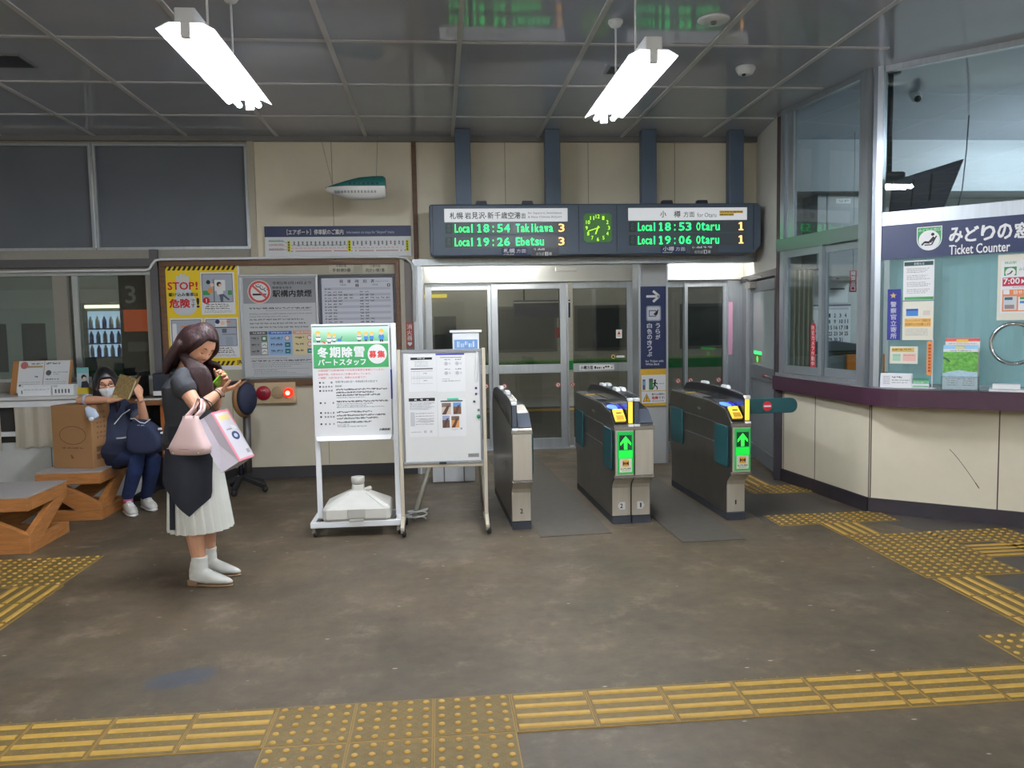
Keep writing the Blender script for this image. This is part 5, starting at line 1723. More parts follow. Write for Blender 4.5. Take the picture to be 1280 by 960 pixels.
us = [0, 0.01, 0.03, 0.06, 0.1, 0.16, 0.24, 0.34, 0.45, 0.56, 0.68, 0.8, 0.9, 0.96, 1.0]
BGREEN = mat('balloon_green', (38, 108, 102), 0.35)
BWHITE = mat('balloon_white', (220, 220, 216), 0.35)
for upper, nm, mm in ((True, 'green_upper_body', BGREEN), (False, 'white_lower_body', BWHITE)):
    rs_ = [bal_arc(u, upper) for u in us]
    m = MB().loft(rs_, mm, True, False, False)
    m.add(rs_[-1], [tuple(range(len(rs_[-1])))], mm)
    m.build(nm, None, t)
s = MB()
for k in range(7):
    u = 0.40 + 0.075 * k
    s.box(n0.x + u * L_, n0.x + (u + 0.045) * L_, YBAL - 0.090, YBAL - 0.05, zc + 0.022, zc + 0.040, ink((22, 60, 70)))
s.build('cab_windows', None, t)
s = MB()
for k in range(13):
    u = 0.16 + 0.055 * k
    s.box(n0.x + u * L_, n0.x + (u + 0.03) * L_, YBAL - 0.091, YBAL - 0.05, zc - 0.048, zc - 0.028, ink((150, 152, 154)))
s.build('printed_windows', None, t)
for (ux, px, pyy) in ((0.12, 402, 172), (0.84, 473, 172)):
    e = on_floor(px, pyy, CEIL)
    MB().tube([(n0.x + ux * L_, YBAL, zc + 0.02), (e.x, min(e.y, W - 0.06), CEIL - 0.002)], 0.0018, 5, GREY).build('string', None, t)

# ---- ceiling fittings
a = on_floor(932, 84, CEIL)
t = thing('smoke_detector', 'white dome smoke detector on the ceiling to the right of the right lamp', 'detector', (a.x, a.y, CEIL))
MB().lathe([(0.07, 0), (0.07, -0.015), (0.05, -0.05), (0.03, -0.055), (0.0, -0.056)], (0, 0, 0), 24, WHITEPAINT).build('body', None, t)
MB().lathe([(0.014, -0.054), (0.012, -0.066), (0, -0.068)], (-0.02, -0.02, 0), 12, DARKMETAL).build('sensor', None, t)
a = on_floor(892, 24, CEIL)
t = thing('ceiling_speaker', 'flat white ceiling disc nearer the entrance than the smoke detector', 'ceiling disc', (a.x, a.y, CEIL))
MB().lathe([(0.095, 0), (0.095, -0.008), (0.085, -0.014), (0.0, -0.015)], (0, 0, 0), 28, WHITEPAINT).build('plate', None, t)
MB().lathe([(0.02, -0.014), (0.015, -0.03), (0, -0.032)], (0, 0, 0), 12, GREY).build('nozzle', None, t)
a = on_floor(12, 75, CEIL)
t = thing('ceiling_hatch', 'dark square vent in the ceiling at the left edge', 'vent', (a.x - 0.05, a.y, CEIL))
MB().box(-0.17, 0.17, -0.13, 0.13, -0.012, 0.0, mat('hatch_frame', (120, 122, 126), 0.4)).build('frame', None, t)
MB().box(-0.155, 0.155, -0.115, 0.115, -0.014, -0.004, mat('hatch_dark', (46, 48, 58), 0.5)).build('grille', None, t)
a = on_floor(783, 86, CEIL)
t = thing('ceiling_hatch', 'small pale ceiling hatch behind the right lamp', 'vent', (a.x, a.y, CEIL))
MB().box(-0.15, 0.15, -0.10, 0.10, -0.012, 0.0, mat('hatch_pale', (140, 146, 154), 0.4)).build('frame', None, t)
MB().box(-0.13, 0.13, -0.08, 0.08, -0.014, -0.004, MATS['hatch_dark']).build('grille', None, t)

# ================================================================== TICKET GATES
GATESTEEL = mat('gate_steel', (120, 115, 107), 0.30, 0.85, var=0.10, scale=5, stretch=(6, 1, 1))
GATEFRONT = mat('gate_front_steel', (196, 189, 175), 0.38, 0.5, var=0.06, scale=4, stretch=(8, 1, 0.6))
GATEBRIGHT = mat('gate_bright_trim', (196, 194, 190), 0.22, 0.9)
GATEBLACK = mat('gate_black', (26, 28, 34), 0.25)
GATEDARK = mat('gate_dark_panel', (70, 76, 86), 0.4)
PLINTH = mat('gate_plinth', (50, 54, 62), 0.5)
TEALFLAP = mat('gate_teal', (24, 74, 78), 0.45, var=0.05)
GATEYEL = mat('gate_yellow', (240, 196, 52), 0.4)
GATEYEL_LIT = mat('gate_yellow_lit', (255, 214, 70), 0.4, emit=0.35)
ICBLUE = mat('ic_blue_lit', (70, 110, 255), 0.3, emit=1.6)
ICDARK = mat('ic_blue_dim', (30, 36, 190), 0.3, emit=0.5)
ARROWG = mat('arrow_green', (40, 240, 60), 0.4, emit=1.1)
PANELG = mat('arrow_panel_green', (30, 160, 70), 0.4, emit=0.30)
PANELD = mat('arrow_panel_dark', (24, 60, 40), 0.4)
GW, GL = 0.145, 1.41

def gate_half(t, x, kind, number, numshape, flaps):
    """one 145 mm wide body at local x; kind 'reader' has the ticket slot, 'plain' is the blank partner"""
    prof = [(0.10, 0.055), (0.10, 0.265), (0.09, 0.295), (0.05, 0.33), (0.012, 0.352), (0.0, 0.38), (0.0, 0.712), (0.015, 0.737), (0.135, 0.822), (0.40, 0.858), (1.36, 0.858), (1.41, 0.81), (1.41, 0.38), (1.36, 0.30), (1.36, 0.055)]
    b = MB()
    b.prism(prof, (x + 0.001, 0, 0), (0, 1, 0), (0, 0, 1), (GW - 0.002, 0, 0), GATESTEEL)
    body = b.build('body', None, t, bevel=0.006)
    MB().box(x + 0.006, x + GW - 0.006, -0.0025, 0.004, 0.374, 0.70, GATEFRONT).build('front_panel', None, t)
    MB().prism([(0.0975, 0.06), (0.0975, 0.265), (0.0875, 0.294), (0.0485, 0.328), (0.012, 0.349), (0.03, 0.352), (0.07, 0.33), (0.11, 0.29), (0.115, 0.06)], (x + 0.006, 0, 0), (0, 1, 0), (0, 0, 1), (GW - 0.012, 0, 0), GATEFRONT).build('lower_front_panel', None, t)
    MB().box(x + 0.004, x + GW - 0.004, 0.088, 1.372, 0, 0.055, PLINTH).build('plinth', None, t)
    m = MB()
    m.box(x - 0.001, x + GW + 0.001, -0.004, 0.02, 0.697, 0.727, GATEBRIGHT)
    m.build('bright_trim', None, t, bevel=0.004)
    m = MB()
    m.box(x - 0.001, x + GW + 0.001, -0.003, 0.03, 0.352, 0.372, GATEBRIGHT)
    m.build('bright_trim', None, t, bevel=0.004)
    # slope frame edges
    fx0 = x + GW - 0.05 if kind == 'reader' else x
    s0, s1 = (x, x + GW - 0.045) if kind == 'reader' else (x + 0.045, x + GW)
    sl = Vector((0, 0.120, 0.085)).normalized()
    nn = Vector((0, -0.085, 0.120)).normalized()
    p0 = Vector((0, 0.015, 0.739))
    if kind == 'reader':
        MB().obox(Vector((s0 + 0.004, 0, 0)) + p0 + nn * 0.0, Vector((s1 - s0 - 0.008, 0, 0)), sl * 0.146, nn * 0.012, GATEBLACK).build('slot_surround', None, t, bevel=0.003)
        y = MB()
        y.obox(Vector((s0 + 0.012, 0, 0)) + p0 + sl * 0.012 + nn * 0.012, Vector((s1 - s0 - 0.024, 0, 0)), sl * 0.122, nn * 0.020, GATEYEL_LIT)
        yo = y.build('ticket_inlet', None, t, bevel=0.006)
        q = MB()
        q.obox(Vector((s0 + 0.030, 0, 0)) + p0 + sl * 0.082 + nn * 0.0325, Vector((s1 - s0 - 0.060, 0, 0)), sl * 0.010, nn * 0.002, BLACK)
        q.obox(Vector((s0 + 0.022, 0, 0)) + p0 + sl * 0.016 + nn * 0.0325, Vector((s1 - s0 - 0.044, 0, 0)), sl * 0.045, nn * 0.0015, ink((196, 150, 40)))
        q.build('slot', None, yo)
        MB().obox((s0 + 0.004, 0.137, 0.8225), (s1 - s0 - 0.004, 0, 0), (0, 0.263, 0.0357), (0, -0.0011, 0.009), GATEBLACK).obox((s0 + 0.004, 0.40, 0.858), (s1 - s0 - 0.004, 0, 0), (0, 0.2, 0.0), (0, 0, 0.009), GATEBLACK).build('reader_deck', None, t, bevel=0.004)
        for k, (cx, rx, mm) in enumerate(((s0 + 0.042, 0.040, ICBLUE), (s1 - 0.006, 0.024, ICDARK))):
            e = MB().lathe([(1.0, 0.0), (1.0, 0.0015), (0.0, 0.0018)], (0, 0, 0), 28, mm)
            e.v = [(cx + v[0] * rx, 0.225 + v[1] * 0.068, 0.8437 + v[1] * 0.068 * 0.1357 + v[2]) for v in e.v]
            e.build('card_reader', None, t)
        MB().box(s0 + 0.006, s1 - 0.004, 0.62, 0.98, 0.858, 0.866, mat('deck_grey', (120, 120, 120), 0.4, 0.5)).build('deck_plate', None, t, bevel=0.002)
        tk = MB().box(s0 + 0.008, s1 - 0.006, 1.02, 1.34, 0.858, 0.868, GATEBRIGHT).build('ticket_outlet', None, t, bevel=0.003)
        MB().box(s0 + 0.012, s1 - 0.012, 0.985, 1.015, 0.858, 0.869, GATEYEL).build('outlet_edge', None, tk)
    else:
        MB().obox(Vector((s0 + 0.004, 0, 0)) + p0, Vector((s1 - s0 - 0.008, 0, 0)), sl * 0.150, nn * 0.010, GATEDARK).build('blank_panel', None, t, bevel=0.003)
        MB().obox((s0 + 0.004, 0.137, 0.8225), (s1 - s0 - 0.008, 0, 0), (0, 0.263, 0.0357), (0, -0.0011, 0.007), GATEBLACK).build('upper_blank_panel', None, t)
        MB().box(s0 + 0.004, s1 - 0.004, 0.41, 1.34, 0.858, 0.864, GATEBLACK).build('reader_deck', None, t, bevel=0.002)
    # arched fin beside the reader
    fa, fb = (x + GW - 0.044, x + GW - 0.001) if kind == 'reader' else (x + 0.001, x + 0.044)
    fin = [(0.022, 0.735), (0.022, 0.905), (0.05, 0.928), (0.16, 0.938), (0.34, 0.948), (0.60, 0.954), (0.95, 0.952), (1.12, 0.944), (1.26, 0.925), (1.34, 0.885), (1.36, 0.858)]
    MB().prism(fin, (fa, 0, 0), (0, 1, 0), (0, 0, 1), (fb - fa, 0, 0), GATEBLACK).build('fin', None, t, bevel=0.006)
    e = MB()
    up = fin[2:9]
    for a, c in zip(up[:-1], up[1:]):
        e.beam((fa if kind == 'reader' else fb, a[0], a[1] + 0.001), (fa if kind == 'reader' else fb, c[0], c[1] + 0.001), 0.006, 0.004, GATEBRIGHT)
    e.build('fin_edge', None, t)
    for sy in (0.42, 0.86):
        MB().prism([(-0.075, 0), (0.075, 0), (0.05, 0.026), (-0.05, 0.026)], (fa + 0.006, sy, 0.945), (0, 1, 0), (0, 0, 1), (fb - fa - 0.012, 0, 0), WHITEPAINT).build('sensor_cover', None, t, bevel=0.004)
    g = MB()
    g.box(fa + 0.006, fb - 0.006, 0.008, 0.026, 0.745, 0.90, GATEYEL_LIT if kind == 'reader' else GATEDARK)
    g.box(fa + 0.002, fb - 0.002, 0.004, 0.045, 0.90, 0.925, WHITEPAINT)
    g.box(fa + 0.002, fb - 0.002, -0.006, 0.03, 0.722, 0.738, WHITEPAINT)
    g.build('end_marker', None, t, bevel=0.004)
    # number near the floor
    s = Sheet((x + 0.045, 0.0965, 0.16), (0.055, 0, 0), (0, 0, -0.055), (0, 0, 10, 10))
    if numshape == 'left':
        s.poly([(0, 5), (3, 0), (10, 0), (10, 10), (3, 10)], WHITE, 1)
    elif numshape == 'right':
        s.poly([(10, 5), (7, 0), (0, 0), (0, 10), (7, 10)], WHITE, 1)
    s.text(number, 3.8 if number == '1' else 3.2, 2, 5.8 if number == '1' else 6.8, 8.2, BLACK, 2, 0.02)
    s.build('number_mark', t)
    # side seams, latch, flaps
    side_x = x - 0.0015 if flaps == 'left' else x + GW + 0.0015
    sx = -1 if flaps == 'left' else 1
    sm = MB()
    for z in (0.55, 0.70):
        sm.box(min(side_x, side_x - sx * 0.003), max(side_x, side_x - sx * 0.003), 0.33, 1.02, z, z + 0.004, GATEBRIGHT)
    sm.build('side_seam', None, t)
    for y0, y1, z0, z1 in ((0.05, 0.30, 0.40, 0.70), (1.04, 1.34, 0.42, 0.72)):
        r_ = 0.02
        pts = []
        for cy, cz, a0 in ((y1 - r_, z0 + r_, -90), (y1 - r_, z1 - r_, 0), (y0 + r_, z1 - r_, 90), (y0 + r_, z0 + r_, 180)):
            for k in range(4):
                a = math.radians(a0 + 30 * k)
                pts.append((cy + r_ * math.cos(a), cz + r_ * math.sin(a)))
        MB().prism(pts, (side_x, 0, 0), (0, 1, 0), (0, 0, 1), (sx * 0.012, 0, 0), TEALFLAP).build('flap', None, t, bevel=0.004)
    if kind == 'reader':
        l = MB().obox((x - 0.004, 0.62, 0.76), (0.004, 0, 0), (0, 0.07, 0), (0, 0, 0.02), GATEBRIGHT).build('side_latch', None, t)
        # arrow panel on the front
        pn = MB().box(x + 0.020, x + GW - 0.006, -0.005, 0.0, 0.385, 0.690, PANELG).build('arrow_panel', None, t, bevel=0.002)
        s = Sheet((x + 0.020, -0.0056, 0.690), (GW - 0.026, 0, 0), (0, 0, -0.305), (0, 0, 100, 238))
        s.rect(12, 20, 88, 102, PANELD, 1)
        s.poly([(50, 26), (82, 62), (82, 78), (60, 56), (60, 100), (40, 100), (40, 56), (18, 78), (18, 62)], ARROWG, 2)
        s.rect(8, 106, 92, 150, mat('panel_green_lit', (20, 200, 60), 0.4, emit=0.5), 1)
        s.rect(12, 152, 88, 228, mat('cream_paper', (220, 216, 200)), 1).rect(30, 160, 70, 196, ink((226, 176, 50)), 2)
        s.poly([(32, 166), (48, 178), (32, 190)], BLACK, 3).poly([(68, 166), (52, 178), (68, 190)], BLACK, 3).rect(46, 170, 54, 186, ink((180, 60, 50)), 4)
        s.marks(18, 204, 84, 7, BLACK, 2, 3).marks(26, 216, 76, 4, GREY, 2, 4)
        s.build('symbols', pn)

GRZ = math.radians(1.7)
def gate(name, label, fx, fy):
    return thing(name, label, 'ticket gate', (fx, fy, 0), GRZ, 'ticket gates')
gx = on_floor(640, 662)
t = gate('ticket_gate', 'single steel ticket gate numbered 2 with a blank dark top, nearest the whiteboard', 0.487, 5.505)
gate_half(t, 0, 'plain', '2', None, 'right')
t = gate('ticket_gate', 'double steel ticket gate numbered 2 and 1 with one yellow ticket inlet, in the middle', 1.222, 5.545)
gate_half(t, 0, 'reader', '2', 'left', 'left')
gate_half(t, GW, 'plain', '1', 'right', 'right')
t = gate('ticket_gate', 'steel ticket gate numbered 1 with a yellow ticket inlet and a teal no entry flap', 2.072, 5.525)
gate_half(t, 0, 'reader', '1', None, 'left')
# closed flap with the no entry mark across the staff passage
pts = []
r_ = 0.05
for cx, cz, a0 in ((0.56 - r_, 0.775 + r_, -90), (0.56 - r_, 0.885 - r_, 0)):
    for k in range(7):
        a = math.radians(a0 + 15 * k)
        pts.append((cx + r_ * math.cos(a), cz + r_ * math.sin(a)))
pts += [(GW + 0.002, 0.885), (GW + 0.002, 0.775)]
fl_ = MB().prism(pts, (0, 0.13, 0), (1, 0, 0), (0, 0, 1), (0, 0.035, 0), TEALFLAP).build('closed_flap', None, t, bevel=0.006)
s = Sheet((0.325 - 0.045, 0.1285, 0.83 + 0.045), (0.09, 0, 0), (0, 0, -0.09), (-1, -1, 1, 1))
s.circle(0, 0, 0.8, ink((196, 34, 48)), 1, 26).rect(-0.62, -0.13, 0.62, 0.16, WHITE, 2)
s.build('no_entry_mark', fl_)

# ================================================================== STANDS
def caster(t, x, y, r=0.026, top=0.075):
    c = MB()
    c.tube([(x, y, top), (x, y, r * 1.6)], 0.009, 8, STEEL)
    c.box(x - 0.012, x + 0.012, y - 0.012, y + 0.012, r * 1.2, r * 2.0, STEEL)
    o = c.build('caster', None, t)
    MB().lathe([(0.004, -0.011), (r * 0.9, -0.011), (r, -0.006), (r, 0.006), (r * 0.9, 0.011), (0.004, 0.011)], (x + 0.008, y + 0.010, r), 16, RUBBER, (1, 0.25, 0)).build('wheel', None, o)
# ---- recruitment poster stand
YS = 5.75
t = thing('poster_stand', 'white wheeled poster stand with a water filled foot on its base', 'poster stand', (-0.605, YS, 0))
px0, px1 = -0.29, 0.30
WM = mat('stand_white', (228, 230, 232), 0.35)
m = MB()
for xx in (px0 + 0.0, px1 - 0.036):
    m.box(xx, xx + 0.036, -0.014, 0.014, 0.10, 1.488, WM)
m.build('upright', None, t, bevel=0.003)
for za, zb_ in ((1.455, 1.488), (0.655, 0.690)):
    MB().box(px0 + 0.036, px1 - 0.036, -0.013, 0.013, za, zb_, WM).build('cross_rail', None, t, bevel=0.003)
MB().box(px0 + 0.036, px1 - 0.036, 0.0, 0.008, 0.69, 1.455, mat('stand_back', (210, 212, 214), 0.5)).build('backing', None, t)
m = MB()
for yy in (-0.15, 0.15):
    m.box(px0 - 0.03, px1 + 0.01, yy - 0.018, yy + 0.018, 0.07, 0.11, WM)
for xx in (px0 - 0.012, px1 - 0.012):
    m.box(xx - 0.018, xx + 0.018, -0.132, 0.132, 0.07, 0.11, WM)
m.build('base_frame', None, t, bevel=0.004)
for xx in (px0 - 0.01, px1 - 0.012):
    for yy in (-0.15, 0.15):
        caster(t, xx, yy)
MB().box(px1 - 0.046, px1 - 0.036, -0.022, -0.014, 0.95, 1.16, ink((50, 60, 140))).build('edge_clip', None, t)
# the poster itself
t = thing('recruitment_poster', 'green headed recruitment poster for winter snow clearing staff on the white stand', 'poster')
XA, XB = at(390.5, 480, YS - 0.02).x + 0.012, at(488.5, 480, YS - 0.02).x
ZA, ZB = at(440, 406.5, YS - 0.02).z, at(440, 544.5, YS - 0.02).z
sh = MB()
n_ = 10
rows = []
for k in range(n_ + 1):
    u = k / n_
    rows.append([(XA + (XB - XA) * u, YS - 0.019, ZA), (XA + (XB - XA) * u, YS - 0.019, ZB)])
sh.loft(rows, WHITE, False, False, False)
rows = []
for k in range(n_ + 1):
    u = k / n_
    bow = 0.012 * math.sin(PI * u) + 0.006 * math.sin(3 * PI * u)
    rows.append([(XA + (XB - XA) * u, YS - 0.019, ZB), (XA + 0.004 + (XB - XA - 0.008) * u, YS - 0.028 - bow, ZB - 0.012), (XA + 0.01 + (XB - XA - 0.02) * u, YS - 0.05 - bow, ZB - 0.028)])
sh.loft(rows, WHITE, True, False, False)
sh.build('sheet', None, t)
s = ysheet(XA, XB, ZA, ZB, YS - 0.0195, (390, 406, 488, 544.5))
q = lambda v: 385 + v / 11.13
r = lambda v: 400 + v / 11.13
G1 = ink((66, 160, 96))
# pale to green printed band (part of the artwork), snow and title block
for k in range(10):
    f_ = k / 9
    s.rect(q(60), r(85 + 21 * k), q(1125), r(85 + 21 * (k + 1)), ink((int(214 - 100 * f_), int(236 - 46 * f_), int(220 - 80 * f_))), 1)
s.rect(q(52), r(72), q(1130), r(86), ink((30, 84, 60)), 1)
hill = [(q(62), r(335))]
for k in range(13):
    hill.append((q(62 + 88 * k), r(296 + 8 * math.sin(k * 1.1))))
hill.append((q(1120), r(335)))
s.poly(hill, WHITE, 2)
s.rect(q(62), r(328), q(1125), r(655), G1, 3)
for k, ch in enumerate('冬期除雪'):
    s.text(ch, q(118 + 172 * k), r(362), q(270 + 172 * k), r(512), WHITE, 4, 0.03)
s.text('パートスタッフ', q(122), r(530), q(800), r(622), WHITE, 4, 0.02)
s.circle(q(965), r(472), 12.2, WHITE, 4).text('募', q(850), r(424), q(952), r(526), ink((214, 66, 66)), 5, 0.03).text('集', q(966), r(424), q(1076), r(526), ink((214, 66, 66)), 5, 0.03)
for x, y, h, body in ((138, 138, 160, 0), (290, 160, 155, 0), (362, 180, 118, 0), (716, 150, 145, 0), (812, 162, 130, 1), (892, 160, 132, 1), (1032, 124, 178, 1)):
    bm2 = ink((70, 140, 214)) if body else ink((236, 236, 238))
    s.circle(q(x), r(y + h * 0.20), h * 0.018, ink((240, 196, 70)), 5, 14).circle(q(x), r(y + h * 0.32), h * 0.0135, SKIN_INK, 6, 12)
    s.circle(q(x), r(y + h * 0.62), h * 0.021, bm2, 5, 12)
    if not body:
        s.rect(q(x - h * 0.2), r(y + h * 0.50), q(x + h * 0.2), r(y + h * 0.58), ink((30, 36, 60)), 6)
    s.rect(q(x - h * 0.13), r(y + h * 0.82), q(x - h * 0.02), r(y + h * 1.0), BLACK, 5).rect(q(x + h * 0.02), r(y + h * 0.82), q(x + h * 0.13), r(y + h * 1.0), BLACK, 5)
s.line(q(190), r(278), q(236), r(312), 1.6, ink((226, 96, 60)), 6).rect(q(408), r(250), q(465), r(290), ink((80, 130, 190)), 6).line(q(455), r(250), q(478), r(218), 0.6, BLACK, 6)
RED2 = ink((206, 70, 84))
s.text('JR銭函駅では駅構内等での除雪作業員を募集しています。', q(118), r(676), q(1060), r(708), RED2, 1).text('経験不問、元気な方のご応募お待ちしています。', q(118), r(728), q(870), r(758), RED2, 1).text('＊期間：12月1日まで、短期のお仕事です！', q(118), r(776), q(795), r(806), RED2, 1)
q2 = lambda v: 385 + v / 10.67
r2 = lambda v: 470 + v / 10.67
BK2 = ink((40, 42, 48))
for y, lab in ((64, '期間'), (117, '勤務場所'), (172, '勤務時間'), (335, '賃金'), (468, '募集人員'), (522, '業務内容'), (618, '連絡先')):
    s.rect(q2(120), r2(y), q2(144), r2(y + 22), BK2, 1)
    n = len(lab)
    for k, ch in enumerate(lab):
        xx = 166 + (112 / (n - 1)) * k + (14 if y > 300 else 0)
        s.text(ch, q2(xx), r2(y), q2(xx + 24), r2(y + 24), BK2, 1, 0.01)
s.text('令和7年12月1日〜令和8年3月15日まで', q2(336), r2(52), q2(918), r2(84), BK2, 1).text('銭函駅', q2(336), r2(112), q2(428), r2(138), BK2, 1)
for y, e in ((160, 1045), (200, 862), (236, 950), (322, 1055), (462, 826), (508, 1012), (548, 914), (600, 818)):
    s.marks(q2(348), r2(y), q2(e), 2.0, BK2, 1, y, (2, 5), 0.35)
for y, e in ((274, 742), (358, 850), (382, 760), (404, 998), (642, 512), (664, 746)):
    s.marks(q2(350), r2(y), q2(e), 1.1, GREY, 1, y)
s.text('JR銭函駅', q2(922), r2(706), q2(1075), r2(740), BLACK, 1, 0.02)
s.build('print', t)
# ---- plastic water weight on the stand's base
t = thing('water_weight', 'off white plastic water weight with a capped neck on the poster stand base', 'weight', (-0.605, YS, 0.11))
PL = mat('plastic_white', (206, 204, 196), 0.5, var=0.06, scale=6)
m = MB()
def rr(hx, hy, z, c=0.25):
    k = c
    return [(hx * (1 - k), -hy, z), (hx, -hy * (1 - k), z), (hx, hy * (1 - k), z), (hx * (1 - k), hy, z), (-hx * (1 - k), hy, z), (-hx, hy * (1 - k), z), (-hx, -hy * (1 - k), z), (-hx * (1 - k), -hy, z)]
m.loft([rr(0.225, 0.165, 0.0, 0.12), rr(0.235, 0.175, 0.02, 0.12), rr(0.235, 0.175, 0.085, 0.12), rr(0.225, 0.165, 0.10, 0.14), rr(0.065, 0.055, 0.185, 0.3), rr(0.045, 0.045, 0.19, 0.3), rr(0.042, 0.042, 0.235, 0.3)], PL, False)
m.build('tank', None, t, bevel=0.008)
m = MB().box(-0.06, 0.06, -0.181, -0.172, 0.022, 0.088, mat('plastic_shade', (178, 176, 168), 0.5)).box(-0.05, 0.05, -0.187, -0.180, 0.0, 0.018, MATS['plastic_shade'])
m.build('hand_recess', None, t, bevel=0.006)
for a in (-1, 1):
    MB().beam((0.06 * a, -0.06, 0.178), (0.19 * a, -0.165, 0.098), 0.014, 0.008, PL).build('ridge', None, t, bevel=0.003)
MB().lathe([(0.0, 0.285), (0.045, 0.285), (0.048, 0.28), (0.048, 0.25), (0.044, 0.246), (0.044, 0.235)], (0, 0, 0), 20, PL).build('neck_cap', None, t)
MB().tube([(0.05, -0.02, 0.19), (0.085, -0.03, 0.205)], 0.016, 10, PL, round_end=True).build('filler_cap', None, t)

# ---- whiteboard on wheels
YWB = 5.62
t = thing('whiteboard', 'wheeled whiteboard with four printed sheets and magnets on it', 'whiteboard', (0, YWB, 0))
wx0, wx1, wz0, wz1 = -0.268, 0.290, 0.492, 1.298
MB().box(wx0 + 0.012, wx1 - 0.012, 0, 0.012, wz0 + 0.016, wz1 - 0.02, mat('whiteboard_face', (222, 222, 220), 0.25)).build('panel', None, t)
f = MB()
f.box(wx0, wx1, -0.006, 0.018, wz1 - 0.022, wz1, mat('frame_grey', (140, 142, 146), 0.4, 0.4))
f.box(wx0, wx1, -0.006, 0.018, wz0, wz0 + 0.018, ALU)
f.box(wx0, wx0 + 0.014, -0.006, 0.018, wz0 + 0.018, wz1 - 0.022, MATS['frame_grey'])
f.box(wx1 - 0.014, wx1, -0.006, 0.018, wz0 + 0.018, wz1 - 0.022, MATS['frame_grey'])
f.build('frame', None, t, bevel=0.002)
BEIGE = mat('stand_beige', (196, 186, 166), 0.45)
for xx in (wx0 - 0.030, wx1 + 0.004):
    MB().box(xx, xx + 0.026, -0.004, 0.026, 0.075, wz1 + 0.004, BEIGE).build('post', None, t, bevel=0.004)
    ft = MB()
    ft.prism([(-0.14, 0.055), (0.25, 0.055), (0.25, 0.075), (0.05, 0.12), (-0.03, 0.12), (-0.14, 0.075)], (xx, 0, 0), (0, 1, 0), (0, 0, 1), (0.026, 0, 0), BEIGE)
    ft.build('foot', None, t, bevel=0.004)
    for yy in (-0.115, 0.225):
        caster(t, xx + 0.013, yy, 0.028, 0.06)
MB().box(wx0, wx1, 0.002, 0.022, 0.405 + 0.06, 0.43 + 0.06, BEIGE).build('lower_rail', None, t, bevel=0.002)
MB().box(-0.02, 0.03, -0.010, -0.004, wz0 - 0.004, wz0 + 0.012, DARKMETAL).build('tray_clip', None, t)
s = ysheet(0.185, 0.262, wz0 + 0.065, wz0 + 0.038, -0.0006, (0, 0, 14, 5))
s.rect(0, 0, 14, 5, mat('name_plate', (150, 150, 150), 0.4, 0.3), 0).marks(1.5, 1.6, 12.5, 1.6, GREY, 1, 1)
s.build('name_plate', t)
def wsheet(label, x0, y0, x1, y1, cat='notice'):
    t = thing('notice', label, cat)
    a, c = at(x0, (y0 + y1) / 2, YWB - 0.002), at(x1, (y0 + y1) / 2, YWB - 0.002)
    z1, z0 = at((x0 + x1) / 2, y0, YWB - 0.002).z, at((x0 + x1) / 2, y1, YWB - 0.002).z
    sh = MB()
    rows = []
    for k in range(7):
        u = k / 6
        rows.append([(a.x + (c.x - a.x) * u, YWB - 0.0015, z1 - (z1 - z0) * v - 0.0) for v in (0, 1)])
    sh.loft(rows, WHITE, False, False, False)
    sh.build('sheet', None, t)
    return t, ysheet(a.x, c.x, z1, z0, YWB - 0.002, (x0, y0, x1, y1), 0.0004)
q = lambda v: 500 + v / 8
r = lambda v: 430 + v / 8
t, s = wsheet('upper left printed sheet on the whiteboard, with a black title bar', 510.5, 443, 545.5, 489.5)
s.rect(q(108), r(134), q(324), r(158), BLACK, 1).marks(q(176), r(139), q(250), 1.4, WHITE, 2, 1).rect(q(108), r(242), q(328), r(254), ink((80, 80, 84)), 1)
for k in range(3):
    s.marks(q(150), r(176 + 20 * k), q(280), 0.8, GREY, 1, k)
for v in (270, 340):
    s.rect(q(112), r(v), q(326), r(v) + 0.4, GREY, 1).rect(q(112), r(v + 55), q(326), r(v + 55) + 0.2, GREY, 1).marks(q(235), r(v + 20), q(275), 1.3, GREY, 1, v)
    for u in (112, 140, 170, 190):
        s.rect(q(u), r(v), q(u) + 0.2, r(v + 55), ink((170, 170, 172)), 1)
s.build('print', t)
t, s = wsheet('upper right printed sheet on the whiteboard, hung from a blue strip', 546, 442.5, 581.5, 489.5)
s.rect(q(360), r(92), q(646), r(110), ink((64, 66, 150)), 1).rect(q(404), r(130), q(620), r(136), ink((120, 110, 110)), 1)
for cx in (470, 580):
    for cy in (150, 245):
        s.marks(q(cx - 24), r(cy), q(cx + 32), 1.2, BLACK, 1, cx).circle(q(cx - 8), r(cy + 45), 2.4, ink((186, 186, 190)), 1, 12).circle(q(cx + 28), r(cy + 45), 1.6, ink((206, 206, 208)), 1, 12)
s.marks(q(420), r(364), q(600), 1.2, GREY, 1, 7).marks(q(420), r(346), q(500), 0.8, GREY, 1, 8)
s.build('print', t)
t, s = wsheet('lower left printed sheet on the whiteboard, with a broad black heading', 511.5, 497, 546.5, 546)
s.rect(q(92), r(540), q(354), r(572), BLACK, 1).marks(q(150), r(548), q(300), 2.2, WHITE, 2, 2, (1, 1.4), 2.2)
for k in range(6):
    s.marks(q(100), r(584 + 13 * k), q(345 - 25 * (k % 3)), 0.9, GREY, 1, k)
s.rect(q(104), r(680), q(148), r(820), ink((196, 196, 198)), 1)
for k in range(5):
    s.marks(q(158), r(690 + 27 * k), q(340), 1.0, GREY, 1, k + 9)
s.poly([(q(175 + 80 * math.cos(a / 10 * 2 * PI) + 80), r(768 + 24 * math.sin(a / 10 * 2 * PI))) for a in range(10)], ink((206, 206, 208)), 1)
